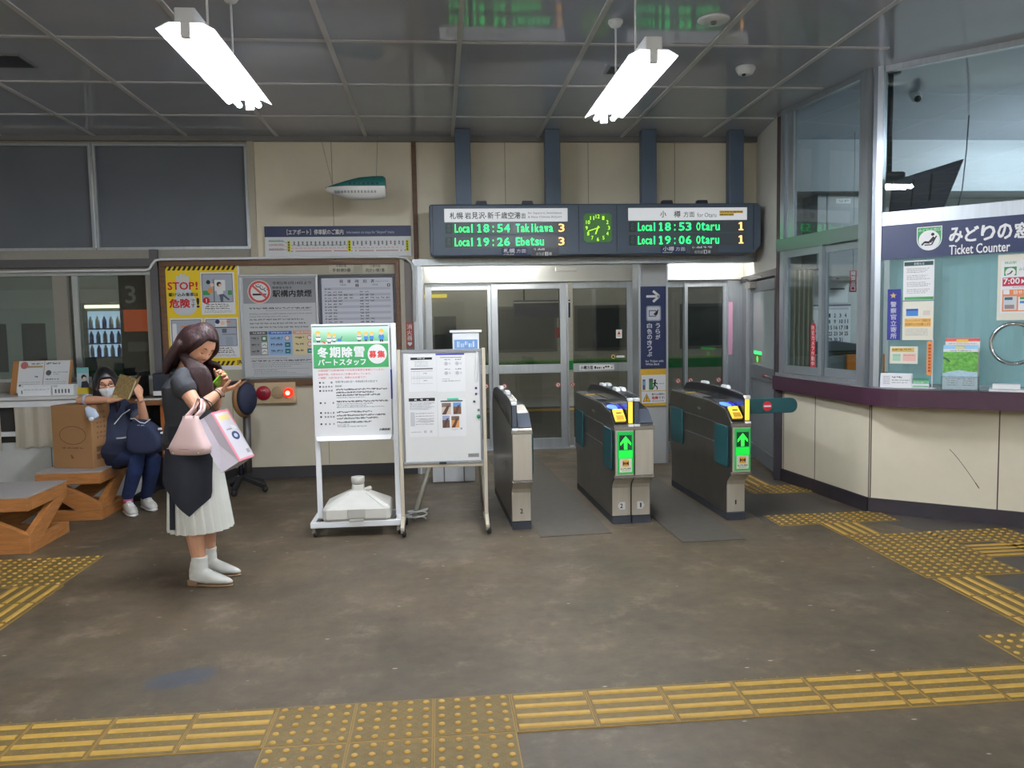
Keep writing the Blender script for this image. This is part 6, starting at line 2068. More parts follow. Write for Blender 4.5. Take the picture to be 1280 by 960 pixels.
s.marks(q(110), r(876), q(210), 1.0, GREY, 1, 3).text('駅', q(238), r(866), q(264), r(892), GREY, 1).text('長', q(296), r(866), q(322), r(892), GREY, 1)
s.build('print', t)
t, s = wsheet('lower right printed sheet on the whiteboard, with four small colour photographs', 548, 499, 582.5, 545.5)
s.rect(q(410), r(564), q(630), r(576), ink((60, 70, 70)), 1)
for u0, v0, u1, v1, sky, gnd in ((420, 588, 512, 702, (120, 104, 90), (204, 186, 170)), (534, 586, 614, 702, (100, 150, 206), (120, 84, 60)), (424, 716, 496, 836, (150, 164, 196), (104, 78, 68)), (514, 722, 592, 836, (110, 84, 70), (214, 150, 84))):
    s.rect(q(u0), r(v0), q(u1), r(v1), ink(gnd), 1).rect(q(u0), r(v0), q(u1), r(v0 + (v1 - v0) * 0.35), ink(sky), 2)
    s.poly([(q(u0), r(v1)), (q(u0 + (u1 - u0) * 0.55), r(v0 + 30)), (q(u1 - 8), r(v0 + 20)), (q(u0 + (u1 - u0) * 0.45), r(v1))], ink((84, 56, 44)), 3)
s.rect(q(602), r(838), q(620), r(856), ink((150, 150, 150)), 1).marks(q(520), r(852), q(578), 0.7, GREY, 1, 1)
s.build('print', t)
for (x, y, rr_, c, lab) in ((595, 485, 0.0085, (36, 40, 110), 'upper of the two navy magnets on the whiteboard'), (595.2, 492.3, 0.0085, (36, 40, 110), 'lower of the two navy magnets on the whiteboard'), (592.8, 501.8, 0.009, (34, 34, 38), 'black round magnet on the whiteboard below the navy ones'), (598.3, 512.3, 0.009, (110, 112, 112), 'grey round magnet on the whiteboard just above the green one'), (598.2, 520.3, 0.014, (28, 130, 84), 'large green magnet at the edge of the whiteboard')):
    p = at(x, y, YWB)
    tag(MB().lathe([(rr_, 0), (rr_, 0.006), (rr_ * 0.8, 0.009), (0, 0.010)], (p.x, YWB, p.z), 18, mat('magnet_%d_%d' % (c[0], int(y)), c, 0.35), (0, -1, 0)).build('magnet'), lab, 'magnet', 'magnets on the whiteboard')
p = at(566, 498.6, YWB - 0.004)
tag(MB().box(p.x - 0.04, p.x + 0.04, YWB - 0.006, YWB - 0.0022, p.z - 0.007, p.z + 0.007, ink((90, 190, 160))).build('magnet_strip', bevel=0.002), 'mint green magnet strip over the photograph sheet on the whiteboard', 'magnet')
a, c = at(596, 440, YWB), at(595, 476, YWB)
t = tag(MB().tube([(a.x, YWB - 0.008, a.z), (c.x, YWB - 0.008, c.z)], 0.006, 8, WHITEPAINT, round_end=True).build('pointer_stick'), 'thin white stick hanging at the right side of the whiteboard', 'stick')

# ---- white box sign on splayed legs behind the whiteboard
YX = 6.15
t = thing('standing_sign', 'white standing sign with a blue heading just showing above the whiteboard', 'sign', (0, YX, 0))
a, c = at(565.5, 416, YX), at(599, 436, YX)
a2 = at(562, 413, YX)
MB().box(a.x, c.x, 0, 0.05, 1.02, a.z, WHITEPAINT).build('panel', None, t, bevel=0.004)
MB().box(a2.x, at(602, 413, YX).x, -0.01, 0.06, a.z, a2.z, WHITEPAINT).build('top_cap', None, t, bevel=0.003)
s = ysheet(a.x, c.x, a.z, 1.02, -0.0006, (565.5, 416, 599, 452))
s.rect(567.5, 421, 597, 428, ink((110, 150, 200)), 1)
s.marks(571, 422.3, 593, 4.2, ink((196, 212, 234)), 2, 5, (0.8, 1.0), 0.25).poly([(567, 429), (573, 436), (567, 443)], BLACK, 1).rect(579, 432, 597, 440, ink((226, 214, 90)), 1)
s.build('print', t)
p = on_floor(517, 650)
for xx, yy, tx in ((p.x, p.y - YX, a.x + 0.02), (p.x + 0.02, 0.42, a.x + 0.02), (c.x + 0.02, -0.2, c.x - 0.03), (c.x + 0.02, 0.42, c.x - 0.03)):
    MB().tube([(xx, yy, 0.01), (tx, 0.025, 1.03)], 0.017, 10, mat('leg_ivory', (206, 204, 190), 0.5)).build('leg', None, t)
c_ = [(p.x + 0.02 + 0.075 * math.cos(k * 0.55) + 0.004 * k * 0.2, p.y - 0.01 + 0.06 * math.sin(k * 0.55), 0.008 + 0.0035 * k) for k in range(24)]
tag(MB().tube(c_ + [(p.x - 0.10, p.y - 0.02, 0.03), (p.x - 0.2, p.y + 0.02, 0.012)], 0.006, 6, WHITEPAINT).build('cable_coil'), 'white cable coiled on the floor around a leg behind the whiteboard', 'cable')
# ---- low white slatted box by the door
a, c = at(541, 590, 7.45), at(594, 603, 7.45)
t = thing('low_white_box', 'low white box with three panels on the floor behind the whiteboard', 'box', (a.x, 7.42, 0))
w = c.x - a.x
MB().box(0, w, 0, 0.26, 0.0, 0.20, WHITEPAINT).build('body', None, t, bevel=0.004)
for k in (0.27, 0.74):
    MB().box(w * k - 0.006, w * k + 0.006, -0.003, 0.0, 0.0, 0.20, GREY).build('divider', None, t)

# ================================================================== LEFT SIDE FURNITURE
# ---- benches: square wooden stools, each side a braced Z
def bench(label, x0, x1, y0, y1, h=0.385):
    t = thing('wooden_bench', label, 'bench', ((x0 + x1) / 2, (y0 + y1) / 2, 0), 0, 'square wooden benches')
    hx, hy = (x1 - x0) / 2, (y1 - y0) / 2
    MB().box(-hx, hx, -hy, hy, h - 0.012, h, mat('bench_top_grey', (158, 152, 150), 0.4, var=0.05)).build('seat_top', None, t, bevel=0.003)
    th = 0.05
    fr_ = MB()
    fr_.box(-hx, hx, -hy, -hy + th, h - 0.10, h - 0.012, BENCHWOOD).box(-hx, hx, hy - th, hy, h - 0.10, h - 0.012, BENCHWOOD)
    fr_.box(-hx, -hx + th, -hy + th, hy - th, h - 0.10, h - 0.012, BENCHWOOD).box(hx - th, hx, -hy + th, hy - th, h - 0.10, h - 0.012, BENCHWOOD)
    fr_.build('seat_frame', None, t, bevel=0.004)
    fr_ = MB()
    fr_.box(-hx, hx, -hy, -hy + th, 0.0, 0.08, BENCHWOOD).box(-hx, hx, hy - th, hy, 0.0, 0.08, BENCHWOOD)
    fr_.box(-hx, -hx + th, -hy + th, hy - th, 0.0, 0.08, BENCHWOOD).box(hx - th, hx, -hy + th, hy - th, 0.0, 0.08, BENCHWOOD)
    fr_.build('base_frame', None, t, bevel=0.004)
    # diagonals: front and back run down to the right-hand front corner, sides run down to it too
    zt_, zb_ = h - 0.10, 0.08
    w_ = 0.20
    for yy, s_ in ((-hy, 1), (hy - th, -1)):
        MB().prism([(-hx * s_, zt_), ((-hx + w_) * s_, zt_), ((hx) * s_, zb_ + 0.04), (hx * s_, zb_), ((hx - w_) * s_, zb_)], (0, yy + 0.002, 0), (1, 0, 0), (0, 0, 1), (0, th - 0.004, 0), BENCHWOOD).build('brace', None, t, bevel=0.003)
    for xx, s_ in ((-hx, -1), (hx - th, 1)):
        MB().prism([(hy * s_, zt_), ((hy - w_) * s_, zt_), (-hy * s_, zb_ + 0.04), (-hy * s_, zb_), ((-hy + w_) * s_, zb_)], (xx + 0.002, 0, 0), (0, 1, 0), (0, 0, 1), (th - 0.004, 0, 0), BENCHWOOD).build('brace', None, t, bevel=0.003)
bench('square orange wood bench at the left edge with an empty grey seat', -3.28, -2.740, 5.49, 6.06)
bench('square orange wood bench carrying the cardboard box and the seated person', -3.13, -2.645, 6.40, 6.93)

# ---- cardboard box
t = thing('cardboard_box', 'tall brown cardboard box standing on the wooden bench', 'box', (-2.86, 6.66, 0.385), math.radians(-17))
CARD = mat('cardboard', (156, 116, 76), 0.75, var=0.05, scale=3)
CARDINK = mat('cardboard_print', (110, 78, 50), 0.75)
MB().box(-0.195, 0.165, -0.11, 0.11, 0, 0.50, CARD).build('carton', None, t, bevel=0.004)
s = Sheet((-0.195, -0.1105, 0.50), (0.36, 0, 0), (0, 0, -0.50), (0, 0, 100, 140))
n_ = 40
for k in range(n_):
    a0, a1 = 2 * PI * k / n_, 2 * PI * (k + 1) / n_
    s.line(52 + 33 * math.cos(a0), 66 + 20 * math.sin(a0), 52 + 33 * math.cos(a1), 66 + 20 * math.sin(a1), 1.6, CARDINK, 1)
s.build('front_print', t)
s = Sheet((-0.195, -0.1105, 0.50), (0.36, 0, 0), (0, 0, -0.50), (0, 0, 100, 140))
s.marks(25, 92, 78, 4, CARDINK, 1, 4)
s.build('front_print', t)
s = Sheet((-0.195, -0.1105, 0.50), (0.36, 0, 0), (0, 0, -0.50), (0, 0, 100, 140))
s.poly([(44, 108), (50, 112), (52, 118), (46, 118)], CARDINK, 1)
s.build('front_print', t)
s = Sheet((0.1655, -0.11, 0.50), (0, 0.22, 0), (0, 0, -0.50), (0, 0, 60, 140))
for k in range(6):
    s.marks(16, 14 + 11 * k, 44, 6, CARDINK, 1, k + 2, (0.8, 1.2))
for k in range(2):
    s.rect(12, 92 + 17 * k, 48, 104 + 17 * k, CARDINK, 1)
s.build('side_print', t)

# ---- white counter with curtained front
t = thing('service_counter', 'low white counter with a curtained front under the left windows', 'counter', (0, 0, 0))
cy0 = 7.28
PANW = mat('peeling_white', (206, 208, 206), 0.6, var=0.10, scale=4)
MB().box(-5.0, -3.13, cy0, W - 0.03, 0.875, 0.905, mat('counter_white', (206, 206, 204), 0.4)).build('worktop', None, t, bevel=0.004)
MB().box(-5.0, -3.13, cy0 + 0.02, cy0 + 0.05, 0.815, 0.870, WHITEPAINT).build('front_rail', None, t)
struct(MB().box(-3.125, -2.68, cy0 + 0.05, cy0 + 0.075, 0.0, 0.50, PANW).build('counter_panel_end'))  # right end of the counter's front panel, built as a separate piece
m = MB().box(-5.0, -3.13, cy0 + 0.05, cy0 + 0.075, 0.0, 0.50, PANW)
m.box(-3.43, -3.425, cy0 + 0.047, cy0 + 0.05, 0.0, 0.5, GREY).box(-4.1, -4.095, cy0 + 0.047, cy0 + 0.05, 0.0, 0.5, GREY)
m.build('front_panel', None, t)
MB().box(-5.0, -3.13, cy0 + 0.08, W - 0.04, 0.02, 0.87, mat('dark_inside', (54, 52, 50), 0.8)).build('inner_body', None, t)
MB().box(-3.84, -3.70, cy0 + 0.03, cy0 + 0.06, 0.56, 0.60, WHITEPAINT).build('inner_shelf', None, t)
def curtain(x0, x1, z0, z1, seed):
    rnd = random.Random(seed)
    n = int((x1 - x0) / 0.012)
    pts = []
    ph = 0
    for k in range(n + 1):
        ph += rnd.uniform(0.35, 0.9)
        pts.append((x0 + (x1 - x0) * k / n, cy0 + 0.028 + 0.008 * math.sin(ph)))
    m = MB()
    m.loft([[(x, y, z1) for x, y in pts], [(x + 0.004, y - 0.004, (z0 + z1) / 2) for x, y in pts], [(x, y - 0.006, z0 + 0.008 * math.sin(i * 0.7)) for i, (x, y) in enumerate(pts)]], mat('curtain_linen', (188, 180, 164), 0.85, var=0.06, scale=9, stretch=(8, 1, 0.5)), True, False, False)
    return m.build('curtain', None, t)
curtain(-3.71, -3.13, 0.46, 0.82, 3)
curtain(-4.9, -3.83, 0.44, 0.82, 5)

# things on the counter
def top_at(x, y, z=0.905):
    return on_floor(x, y, z)
t = thing('leaflet_board', 'tan upright board with two white leaflets at the left end of the counter', 'board', (-3.57, 7.55, 0.905))
b = MB().obox((-0.30, 0.02, 0.0), (0.52, 0, 0), (0, 0.015, 0), (0, 0.10, 0.30), mat('tan_board', (176, 122, 70), 0.6)).build('board', None, t, bevel=0.003)
MB().beam((0, 0.24, 0.022), (0, 0.12, 0.24), 0.03, 0.02, WOOD).build('prop', None, t)
for k, (x0, x1) in enumerate(((-0.245, -0.025), (-0.02, 0.20))):
    s = Sheet((x0, 0.018 + 0.10, 0.298), (x1 - x0, 0, 0), (0, -0.095, -0.285), (0, 0, 100, 130))
    s.rect(0, 0, 100, 130, mat('leaflet_white', (214, 216, 218), 0.5), 2)
    if k == 0:
        s.circle(22, 18, 15, ink((190, 110, 110)), 3, 14).rect(30, 20, 95, 28, ink((176, 150, 110)), 3).marks(50, 10, 94, 5, BLACK, 4, 1).poly([(66, 60), (72, 64), (78, 62), (80, 68), (68, 66)], BLACK, 3).circle(12, 100, 4, BLACK, 3, 10).circle(22, 106, 3, ink((190, 110, 110)), 3, 10)
    else:
        s.marks(6, 8, 60, 7, BLACK, 3, 2).circle(18, 50, 11, ink((90, 92, 94)), 3, 16).marks(36, 46, 95, 4, GREY, 3, 3).marks(36, 55, 60, 3, GREY, 3, 4).marks(8, 74, 60, 5, BLACK, 3, 5)
    for q_ in range(5):
        s.marks(8, 86 + 8 * q_, 90, 2.2, GREY, 3, q_ + 11)
    s.build('leaflet', t)
for (x0, w, lab, sd) in ((-3.70, 0.27, 'long open white tray in front of the leaflet board', 1), (-3.41, 0.17, 'shorter white tray with dark print beside the long tray', 2)):
    t = thing('counter_tray', lab, 'tray', (x0, 7.38, 0.905), math.radians(3), 'trays on the white counter')
    MB().box(0, w, 0, 0.10, 0, 0.01, WHITEPAINT).box(0, w, -0.004, 0.004, 0.0, 0.075, WHITEPAINT).box(-0.004, 0.004, 0.004, 0.10, 0.0, 0.085, WHITEPAINT).box(w - 0.004, w + 0.004, 0.004, 0.10, 0.0, 0.085, WHITEPAINT).box(0, w, 0.096, 0.104, 0.0, 0.09, WHITEPAINT).build('tray', None, t)
    s = Sheet((0, -0.0045, 0.075), (w, 0, 0), (0, 0, -0.075), (0, 0, 100, 30))
    if sd == 2:
        for k in range(5):
            s.rect(12 + 16 * k, 8, 20 + 16 * k, 22, ink((96, 98, 100)), 1)
    else:
        s.rect(10, 10, 14, 22, ink((110, 110, 112)), 1).marks(18, 6, 96, 4, ink((170, 170, 172)), 1, 3)
    s.build('print', t)
t = thing('brochure_card', 'upright brochure card with a figure in dark clothes on the counter', 'brochure', (-3.20, 7.50, 0.905))
MB().box(-0.05, 0.05, 0, 0.008, 0.05, 0.235, WHITE).box(-0.055, 0.055, -0.03, 0.03, 0, 0.055, ink((196, 170, 50))).build('card', None, t)
s = Sheet((-0.05, -0.0006, 0.235), (0.10, 0, 0), (0, 0, -0.185), (0, 0, 40, 74))
s.rect(0, 0, 40, 20, ink((120, 180, 180)), 1).rect(0, 20, 40, 74, ink((176, 190, 196)), 1).circle(24, 34, 9, ink((30, 28, 30)), 2, 16).circle(26, 39, 6, SKIN_INK, 3, 14).poly([(12, 74), (16, 50), (34, 48), (40, 60), (40, 74)], ink((44, 46, 56)), 2)
s.build('print', t)
# dark wooden desk beyond, with racks
t = thing('brown_desk', 'brown wooden desk with an orange brown side panel behind the standing person', 'desk', (0, 0, 0))
MB().box(-3.115, -2.18, 7.10, 7.80, 0.82, 0.86, mat('desk_brown', (140, 92, 56), 0.45, var=0.2, scale=4, stretch=(1, 8, 1))).build('top', None, t, bevel=0.004)
MB().box(-2.42, -2.18, 7.14, 7.17, 0.36, 0.82, mat('panel_orange_brown', (170, 98, 44), 0.5, var=0.1)).build('side_panel', None, t)
MB().box(-2.96, -2.42, 7.55, 7.60, 0.0, 0.82, DARKMETAL).build('back_panel', None, t)
for xx in (-2.62, -2.24):
    MB().box(xx - 0.03, xx + 0.03, 7.35, 7.45, 0.10, 0.82, DARKMETAL).build('leg', None, t)
    MB().box(xx - 0.04, xx + 0.04, 7.05, 7.75, 0.0, 0.05, RUBBER).build('foot', None, t, bevel=0.01)
t = thing('document_rack', 'black document rack of stacked trays behind the seated person', 'rack', (-2.97, 7.42, 0.86))
for k in range(3):
    MB().box(-0.12, 0.28, 0, 0.26, 0.02 + 0.075 * k, 0.03 + 0.075 * k, BLACK).build('tray', None, t)
for xx in (-0.12, 0.27):
    MB().box(xx, xx + 0.01, 0, 0.26, 0.0, 0.23, BLACK).build('side', None, t)
MB().box(-0.08, 0.22, 0.01, 0.2, 0.032, 0.05, WHITE).build('papers', None, t)
t = thing('black_case', 'black case with a white strip on the brown desk', 'case', (-2.475, 7.40, 0.86))
MB().box(-0.09, 0.065, 0, 0.22, 0, 0.22, mat('case_black', (34, 38, 50), 0.5)).build('case', None, t, bevel=0.015)
MB().box(-0.085, 0.06, -0.004, 0.0, 0.02, 0.06, WHITE).build('strip', None, t)
t = thing('paper_sheet', 'white papers lying on the front of the brown desk', 'paper', (-2.52, 7.18, 0.86))
MB().box(-0.12, 0.08, 0, 0.12, 0, 0.006, WHITE).build('sheets', None, t)
t = thing('wooden_cabinet', 'dark reddish wooden cabinet between the window and the notice board', 'cabinet', (-2.47, 7.50, 0.86))
MB().box(0.06, 0.30, 0.0, 0.3, 0, 0.34, mat('cabinet_red_brown', (92, 52, 40), 0.45, var=0.2, scale=4)).build('body', None, t, bevel=0.004)
MB().box(0.165, 0.195, -0.012, 0, 0.12, 0.14, WHITEPAINT).build('knob', None, t)

# ---- old chair with a navy cushion behind the standing person
t = thing('office_chair', 'chair with a navy round-backed cushion and tan shell behind the standing person', 'chair', (0, 0, 0))
c = at(303, 498, 7.3)
m = MB().lathe([(0.0, -0.05), (0.10, -0.045), (0.118, 0.0), (0.10, 0.03), (0, 0.035)], (0, 0, 0), 28, mat('cushion_navy', (28, 34, 58), 0.7))
M_ = Matrix.Translation(c + Vector((0.045, -0.02, 0))) @ Matrix.Rotation(math.radians(48), 4, 'Z') @ Matrix.Diagonal((0.84, 1, 1.26, 1)) @ Matrix.Rotation(math.radians(90), 4, 'X')
m.xform(M_)
m.build('cushion', None, t)
m = MB().lathe([(0.0, 0.03), (0.11, 0.03), (0.128, -0.01), (0.12, -0.04), (0.08, -0.075), (0, -0.085)], (0, 0, 0), 28, mat('shell_tan', (170, 128, 84), 0.45))
M_ = Matrix.Translation(c + Vector((0.0, 0.03, -0.01))) @ Matrix.Rotation(math.radians(48), 4, 'Z') @ Matrix.Diagonal((0.88, 1, 1.30, 1)) @ Matrix.Rotation(math.radians(-90), 4, 'X')
m.xform(M_)
m.build('shell', None, t)
MB().tube([(c.x + 0.02, c.y + 0.05, c.z - 0.16), (c.x + 0.01, c.y + 0.05, 0.16)], 0.035, 12, mat('stem_grey', (96, 92, 90), 0.4, 0.4)).build('stem', None, t)
MB().box(c.x - 0.40, c.x - 0.02, c.y - 0.15, c.y + 0.22, 0.40, 0.46, MATS['cushion_navy']).build('seat', None, t, bevel=0.02)
m = MB()
for k in range(5):
    a = 2 * PI * k / 5 + 0.9
    e = (c.x - 0.05 + 0.24 * math.cos(a), c.y + 0.04 + 0.24 * math.sin(a), 0.05)
    m.beam((c.x - 0.05, c.y + 0.04, 0.13), e, 0.04, 0.035, RUBBER)
    m.ball((e[0], e[1], 0.028), 0.028, RUBBER, 8, 6)
m.build('star_base', None, t)
MB().tube([(c.x - 0.05, c.y + 0.04, 0.12), (c.x - 0.05, c.y + 0.04, 0.41)], 0.025, 10, DARKMETAL).build('column', None, t)
MB().beam((c.x - 0.05, c.y + 0.05, 0.39), (c.x + 0.02, c.y + 0.05, 0.30), 0.05, 0.02, DARKMETAL).build('bracket', None, t)

# ================================================================== PEOPLE
SKIN = mat('skin', (214, 160, 130), 0.5, var=0.04, scale=6)
SKIN.node_tree.nodes['Principled BSDF'].inputs['Subsurface Weight'].default_value = 0.08
SKIN.node_tree.nodes['Principled BSDF'].inputs['Subsurface Radius'].default_value = (0.01, 0.004, 0.002)

def fuse(o, voxel, smooth=4):
    r = o.modifiers.new('skin', 'REMESH')
    r.mode = 'VOXEL'
    r.voxel_size = voxel
    r.use_smooth_shade = True
    if smooth:
        s = o.modifiers.new('soft', 'SMOOTH')
        s.factor = 0.5
        s.iterations = smooth
    return o

class Head:
    """an adult head; az 0 is the face, el up; gives surface points so features can be set on it"""
    def __init__(s, c, fwd, up, k=1.0):
        s.c, s.k = Vector(c), k
        s.f = Vector(fwd).normalized()
        s.u = (Vector(up) - s.f * Vector(up).dot(s.f)).normalized()
        s.l = s.u.cross(s.f)
    def raw(s, az, el):
        dx, dy, dz = math.cos(el) * math.cos(az), math.cos(el) * math.sin(az), math.sin(el)
        x, y, z = dx * 0.092, dy * 0.073, dz * 0.116
        if z < 0:
            t = min(1, -z / 0.116)
            y *= 1 - 0.34 * t ** 1.6
            if x < 0:
                x *= 1 - 0.55 * t ** 1.2
            else:
                x *= 1 + 0.10 * t
        # flatter face plane
        if x > 0.07:
            x = 0.07 + (x - 0.07) * 0.55
        g = lambda a0, e0, sa, se: math.exp(-((az - a0) / sa) ** 2 - ((el - e0) / se) ** 2)
        x += 0.019 * g(0, -0.22, 0.13, 0.13) + 0.010 * g(0, -0.02, 0.11, 0.20)
        x += 0.006 * g(0, -0.56, 0.26, 0.09) + 0.009 * g(0, -0.86, 0.30, 0.16)
        x -= 0.007 * (g(0.40, 0.02, 0.20, 0.13) + g(-0.40, 0.02, 0.20, 0.13))
        x += 0.004 * (g(0.36, 0.22, 0.28, 0.09) + g(-0.36, 0.22, 0.28, 0.09))
        x += 0.004 * (g(0.62, -0.28, 0.25, 0.22) + g(-0.62, -0.28, 0.25, 0.22))
        return Vector((x, y, z))
    def p(s, az, el, off=0.0):
        q = s.raw(az, el)
        d = q.normalized()
        q = (q + d * off) * s.k
        return s.c + s.f * q.x + s.l * q.y + s.u * q.z
    def loc(s, x, y, z):
        return s.c + (s.f * x + s.l * y + s.u * z) * s.k
    def mesh(s, mb, m=None, n=40, kk=30):
        rings = []
        for i in range(1, kk):
            el = -PI / 2 + PI * i / kk
            rings.append([s.p(2 * PI * j / n - PI, el) for j in range(n)])
        mb.loft(rings, m)
        for sg in (-1, 1):      # ears
            c = s.loc(-0.005, 0.073 * sg, -0.005)
            mb.tube([c + s.u * (0.026 * s.k), c + s.l * (0.008 * sg * s.k) - s.f * (0.006 * s.k), c - s.u * (0.028 * s.k)], [(0.010 * s.k, 0.006 * s.k), (0.017 * s.k, 0.006 * s.k), (0.008 * s.k, 0.005 * s.k)], 8, m, side=s.f, round_end=True)
    def strip(s, pts, w, off=0.001):
        """thin raised strip along (az, el) points"""
        mb = MB()
        mb.tube([s.p(a, e, off) for a, e in pts], [w * s.k * (0.5 if i in (0, len(pts) - 1) else 1) for i in range(len(pts))], 6, round_end=True)
        return mb

def hand(mb, wrist, d, pn, thumb_sign, curls, spread=0.05, k=1.0, thumb_curl=0.4):
    """palm, four fingers of unequal length and a thumb leaving the side of the palm"""
    wrist, d, pn = Vector(wrist), Vector(d).normalized(), Vector(pn).normalized()
    pn = (pn - d * pn.dot(d)).normalized()
    sd = d.cross(pn).normalized() * thumb_sign
    mb.tube([wrist - d * 0.03 * k, wrist, wrist + d * 0.03 * k, wrist + d * 0.06 * k, wrist + d * 0.083 * k],
            [(0.024 * k, 0.019 * k), (0.025 * k, 0.018 * k), (0.035 * k, 0.015 * k), (0.038 * k, 0.0135 * k), (0.036 * k, 0.011 * k)], 12, None, side=sd, round_end=True)
    for i, ln in enumerate((0.066, 0.075, 0.070, 0.054)):
        off = (0.029 - 0.0193 * i) * k
        b = wrist + d * (0.080 - (0.004 if i in (0, 3) else 0)) * k + sd * off
        ang = curls[i] if isinstance(curls, (list, tuple)) else curls
        dd = (d + sd * (spread * (1.5 - i) / 1.5)).normalized()
        pts = [b - dd * 0.015 * k, b]
        a = 0
        for sgm, fr_ in ((0.45, 0.7), (0.32, 1.0), (0.23, 0.8)):
            a += ang * fr_
            v = dd * math.cos(a) + pn * math.sin(a)
            pts.append(pts[-1] + v * (ln * sgm * k))
        mb.tube(pts, [0.0088 * k, 0.0090 * k, 0.0084 * k, 0.0076 * k, 0.0062 * k], 8, None, round_end=True)
    b = wrist + d * 0.022 * k + sd * 0.024 * k
    v1 = (d * 0.62 + sd * 0.70 + pn * 0.25).normalized()
    v2 = (d * 0.90 + sd * 0.30 + pn * thumb_curl).normalized()
    v3 = (d * 0.95 + sd * 0.05 + pn * thumb_curl * 1.2).normalized()
    p1 = b + v1 * 0.034 * k
    p2 = p1 + v2 * 0.030 * k
    p3 = p2 + v3 * 0.024 * k
    mb.tube([b - v1 * 0.012 * k, b, p1, p2, p3], [0.012 * k, 0.013 * k, 0.0105 * k, 0.0095 * k, 0.0072 * k], 8, None, round_end=True)

def limb(mb, pts, rr, n=14, side=None, m=None):
    return mb.tube(pts, rr, n, m, side=side, round_end=True)

# ------------------------------------------------------------------ standing person with a telephone
WX, WY, WRZ = -1.385, 4.745, math.radians(-14)
wt = thing('person', 'standing person in charcoal top and white pleated skirt looking down at a phone', 'person', (WX, WY, 0), WRZ)
V = Vector
Mw = Matrix.Translation((WX, WY, 0)) @ Matrix.Rotation(WRZ, 4, 'Z')
Mwi = Mw.inverted()
def wl(x, y, Y):
    return Mwi @ at(x, y, Y)
hd_ = Head((0.010, 0.0, 1.380), (math.cos(math.radians(-36)) * 0.93, -0.33, math.sin(math.radians(-36))), (0.5, 0.02, 0.83), 1.05)
R_sh, R_el, R_wr = wl(225, 476, 4.60), wl(248, 511, 4.53), wl(277, 488.5, 4.62)
L_sh, L_el, L_wr = V((-0.125, 0.165, 1.17)), V((-0.02, 0.19, 0.985)), wl(274, 480, 4.76)
b = MB()
hd_.mesh(b)
limb(b, [(-0.095, 0, 1.19), (-0.075, 0, 1.24), (-0.045, 0, 1.30), (-0.010, 0, 1.35)], [0.062, 0.050, 0.047, 0.05])
limb(b, [(-0.07, 0, 0.74), (-0.07, 0, 0.84), (-0.075, 0, 0.96), (-0.08, 0, 1.06), (-0.095, 0, 1.16), (-0.095, 0, 1.21)],
     [(0.155, 0.11), (0.16, 0.115), (0.115, 0.085), (0.125, 0.095), (0.135, 0.08), (0.07, 0.055)], 18, side=(0, 1, 0))
for sh, el, wr in ((R_sh, R_el, R_wr), (L_sh, L_el, L_wr)):
    limb(b, [sh, sh.lerp(el, 0.5), el, el.lerp(wr, 0.25), el.lerp(wr, 0.7), wr], [0.046, 0.043, 0.037, 0.037, 0.029, 0.022])
# right hand lies open under the telephone, left hand steadies the green case
hand(b, R_wr, (0.95, 0.10, 0.26), (-0.26, 0.05, 0.95), 1, (0.25, 0.22, 0.22, 0.28), 0.05, 0.98, 0.5)
hand(b, L_wr, (0.62, -0.35, 0.62), (-0.25, -0.90, -0.15), -1, (0.75, 0.7, 0.7, 0.75), 0.04, 0.96, 0.5)
R_an, L_an = V((0.0, -0.085, 0.12)), V((-0.045, 0.095, 0.12))
for hp, kn, an in ((V((-0.09, -0.085, 0.78)), V((-0.03, -0.085, 0.43)), R_an), (V((-0.09, 0.085, 0.78)), V((-0.045, 0.09, 0.43)), L_an)):
    limb(b, [hp, hp.lerp(kn, 0.5), kn, kn.lerp(an, 0.30), kn.lerp(an, 0.65), an, an - V((0, 0, 0.06))], [0.085, 0.072, 0.054, 0.058, 0.047, 0.036, 0.034])
body = b.build('body', SKIN, wt, smooth=True)
fuse(body, 0.0036, 3)

# clothing
TOPM = mat('charcoal_cloth', (44, 45, 50), 0.8, var=0.10, scale=14, bump=0.25)
b = MB()
limb(b, [(-0.068, 0, 0.83), (-0.074, 0, 0.95), (-0.085, 0, 1.06), (-0.100, 0, 1.15), (-0.100, 0, 1.205)],
     [(0.184, 0.150), (0.150, 0.118), (0.152, 0.118), (0.150, 0.100), (0.085, 0.066)], 22, side=(0, 1, 0))
for sh, el in ((R_sh, R_el), (L_sh, L_el)):
    d = (el - sh).normalized()
    b.tube([sh - d * 0.015 + V((0.015, -0.03 * math.copysign(1, sh.y), 0.012)), sh + d * 0.015, sh + d * 0.035, sh + d * 0.058], [0.054, 0.060, 0.062, 0.065], 16, round_end=True)
top = b.build('top', TOPM, wt, smooth=True)
fuse(top, 0.006, 5)
b = MB()    # collar and open front edge
b.tube([(-0.125, -0.075, 1.218), (-0.05, -0.062, 1.21), (0.0, -0.035, 1.165), (0.025, -0.01, 1.10)], [(0.020, 0.007), (0.022, 0.007), (0.022, 0.006), (0.012, 0.005)], 8, side=(0.2, -0.6, 0.8), round_end=True)
b.build('collar', mat('charcoal_light', (70, 71, 78), 0.8), wt, smooth=True)

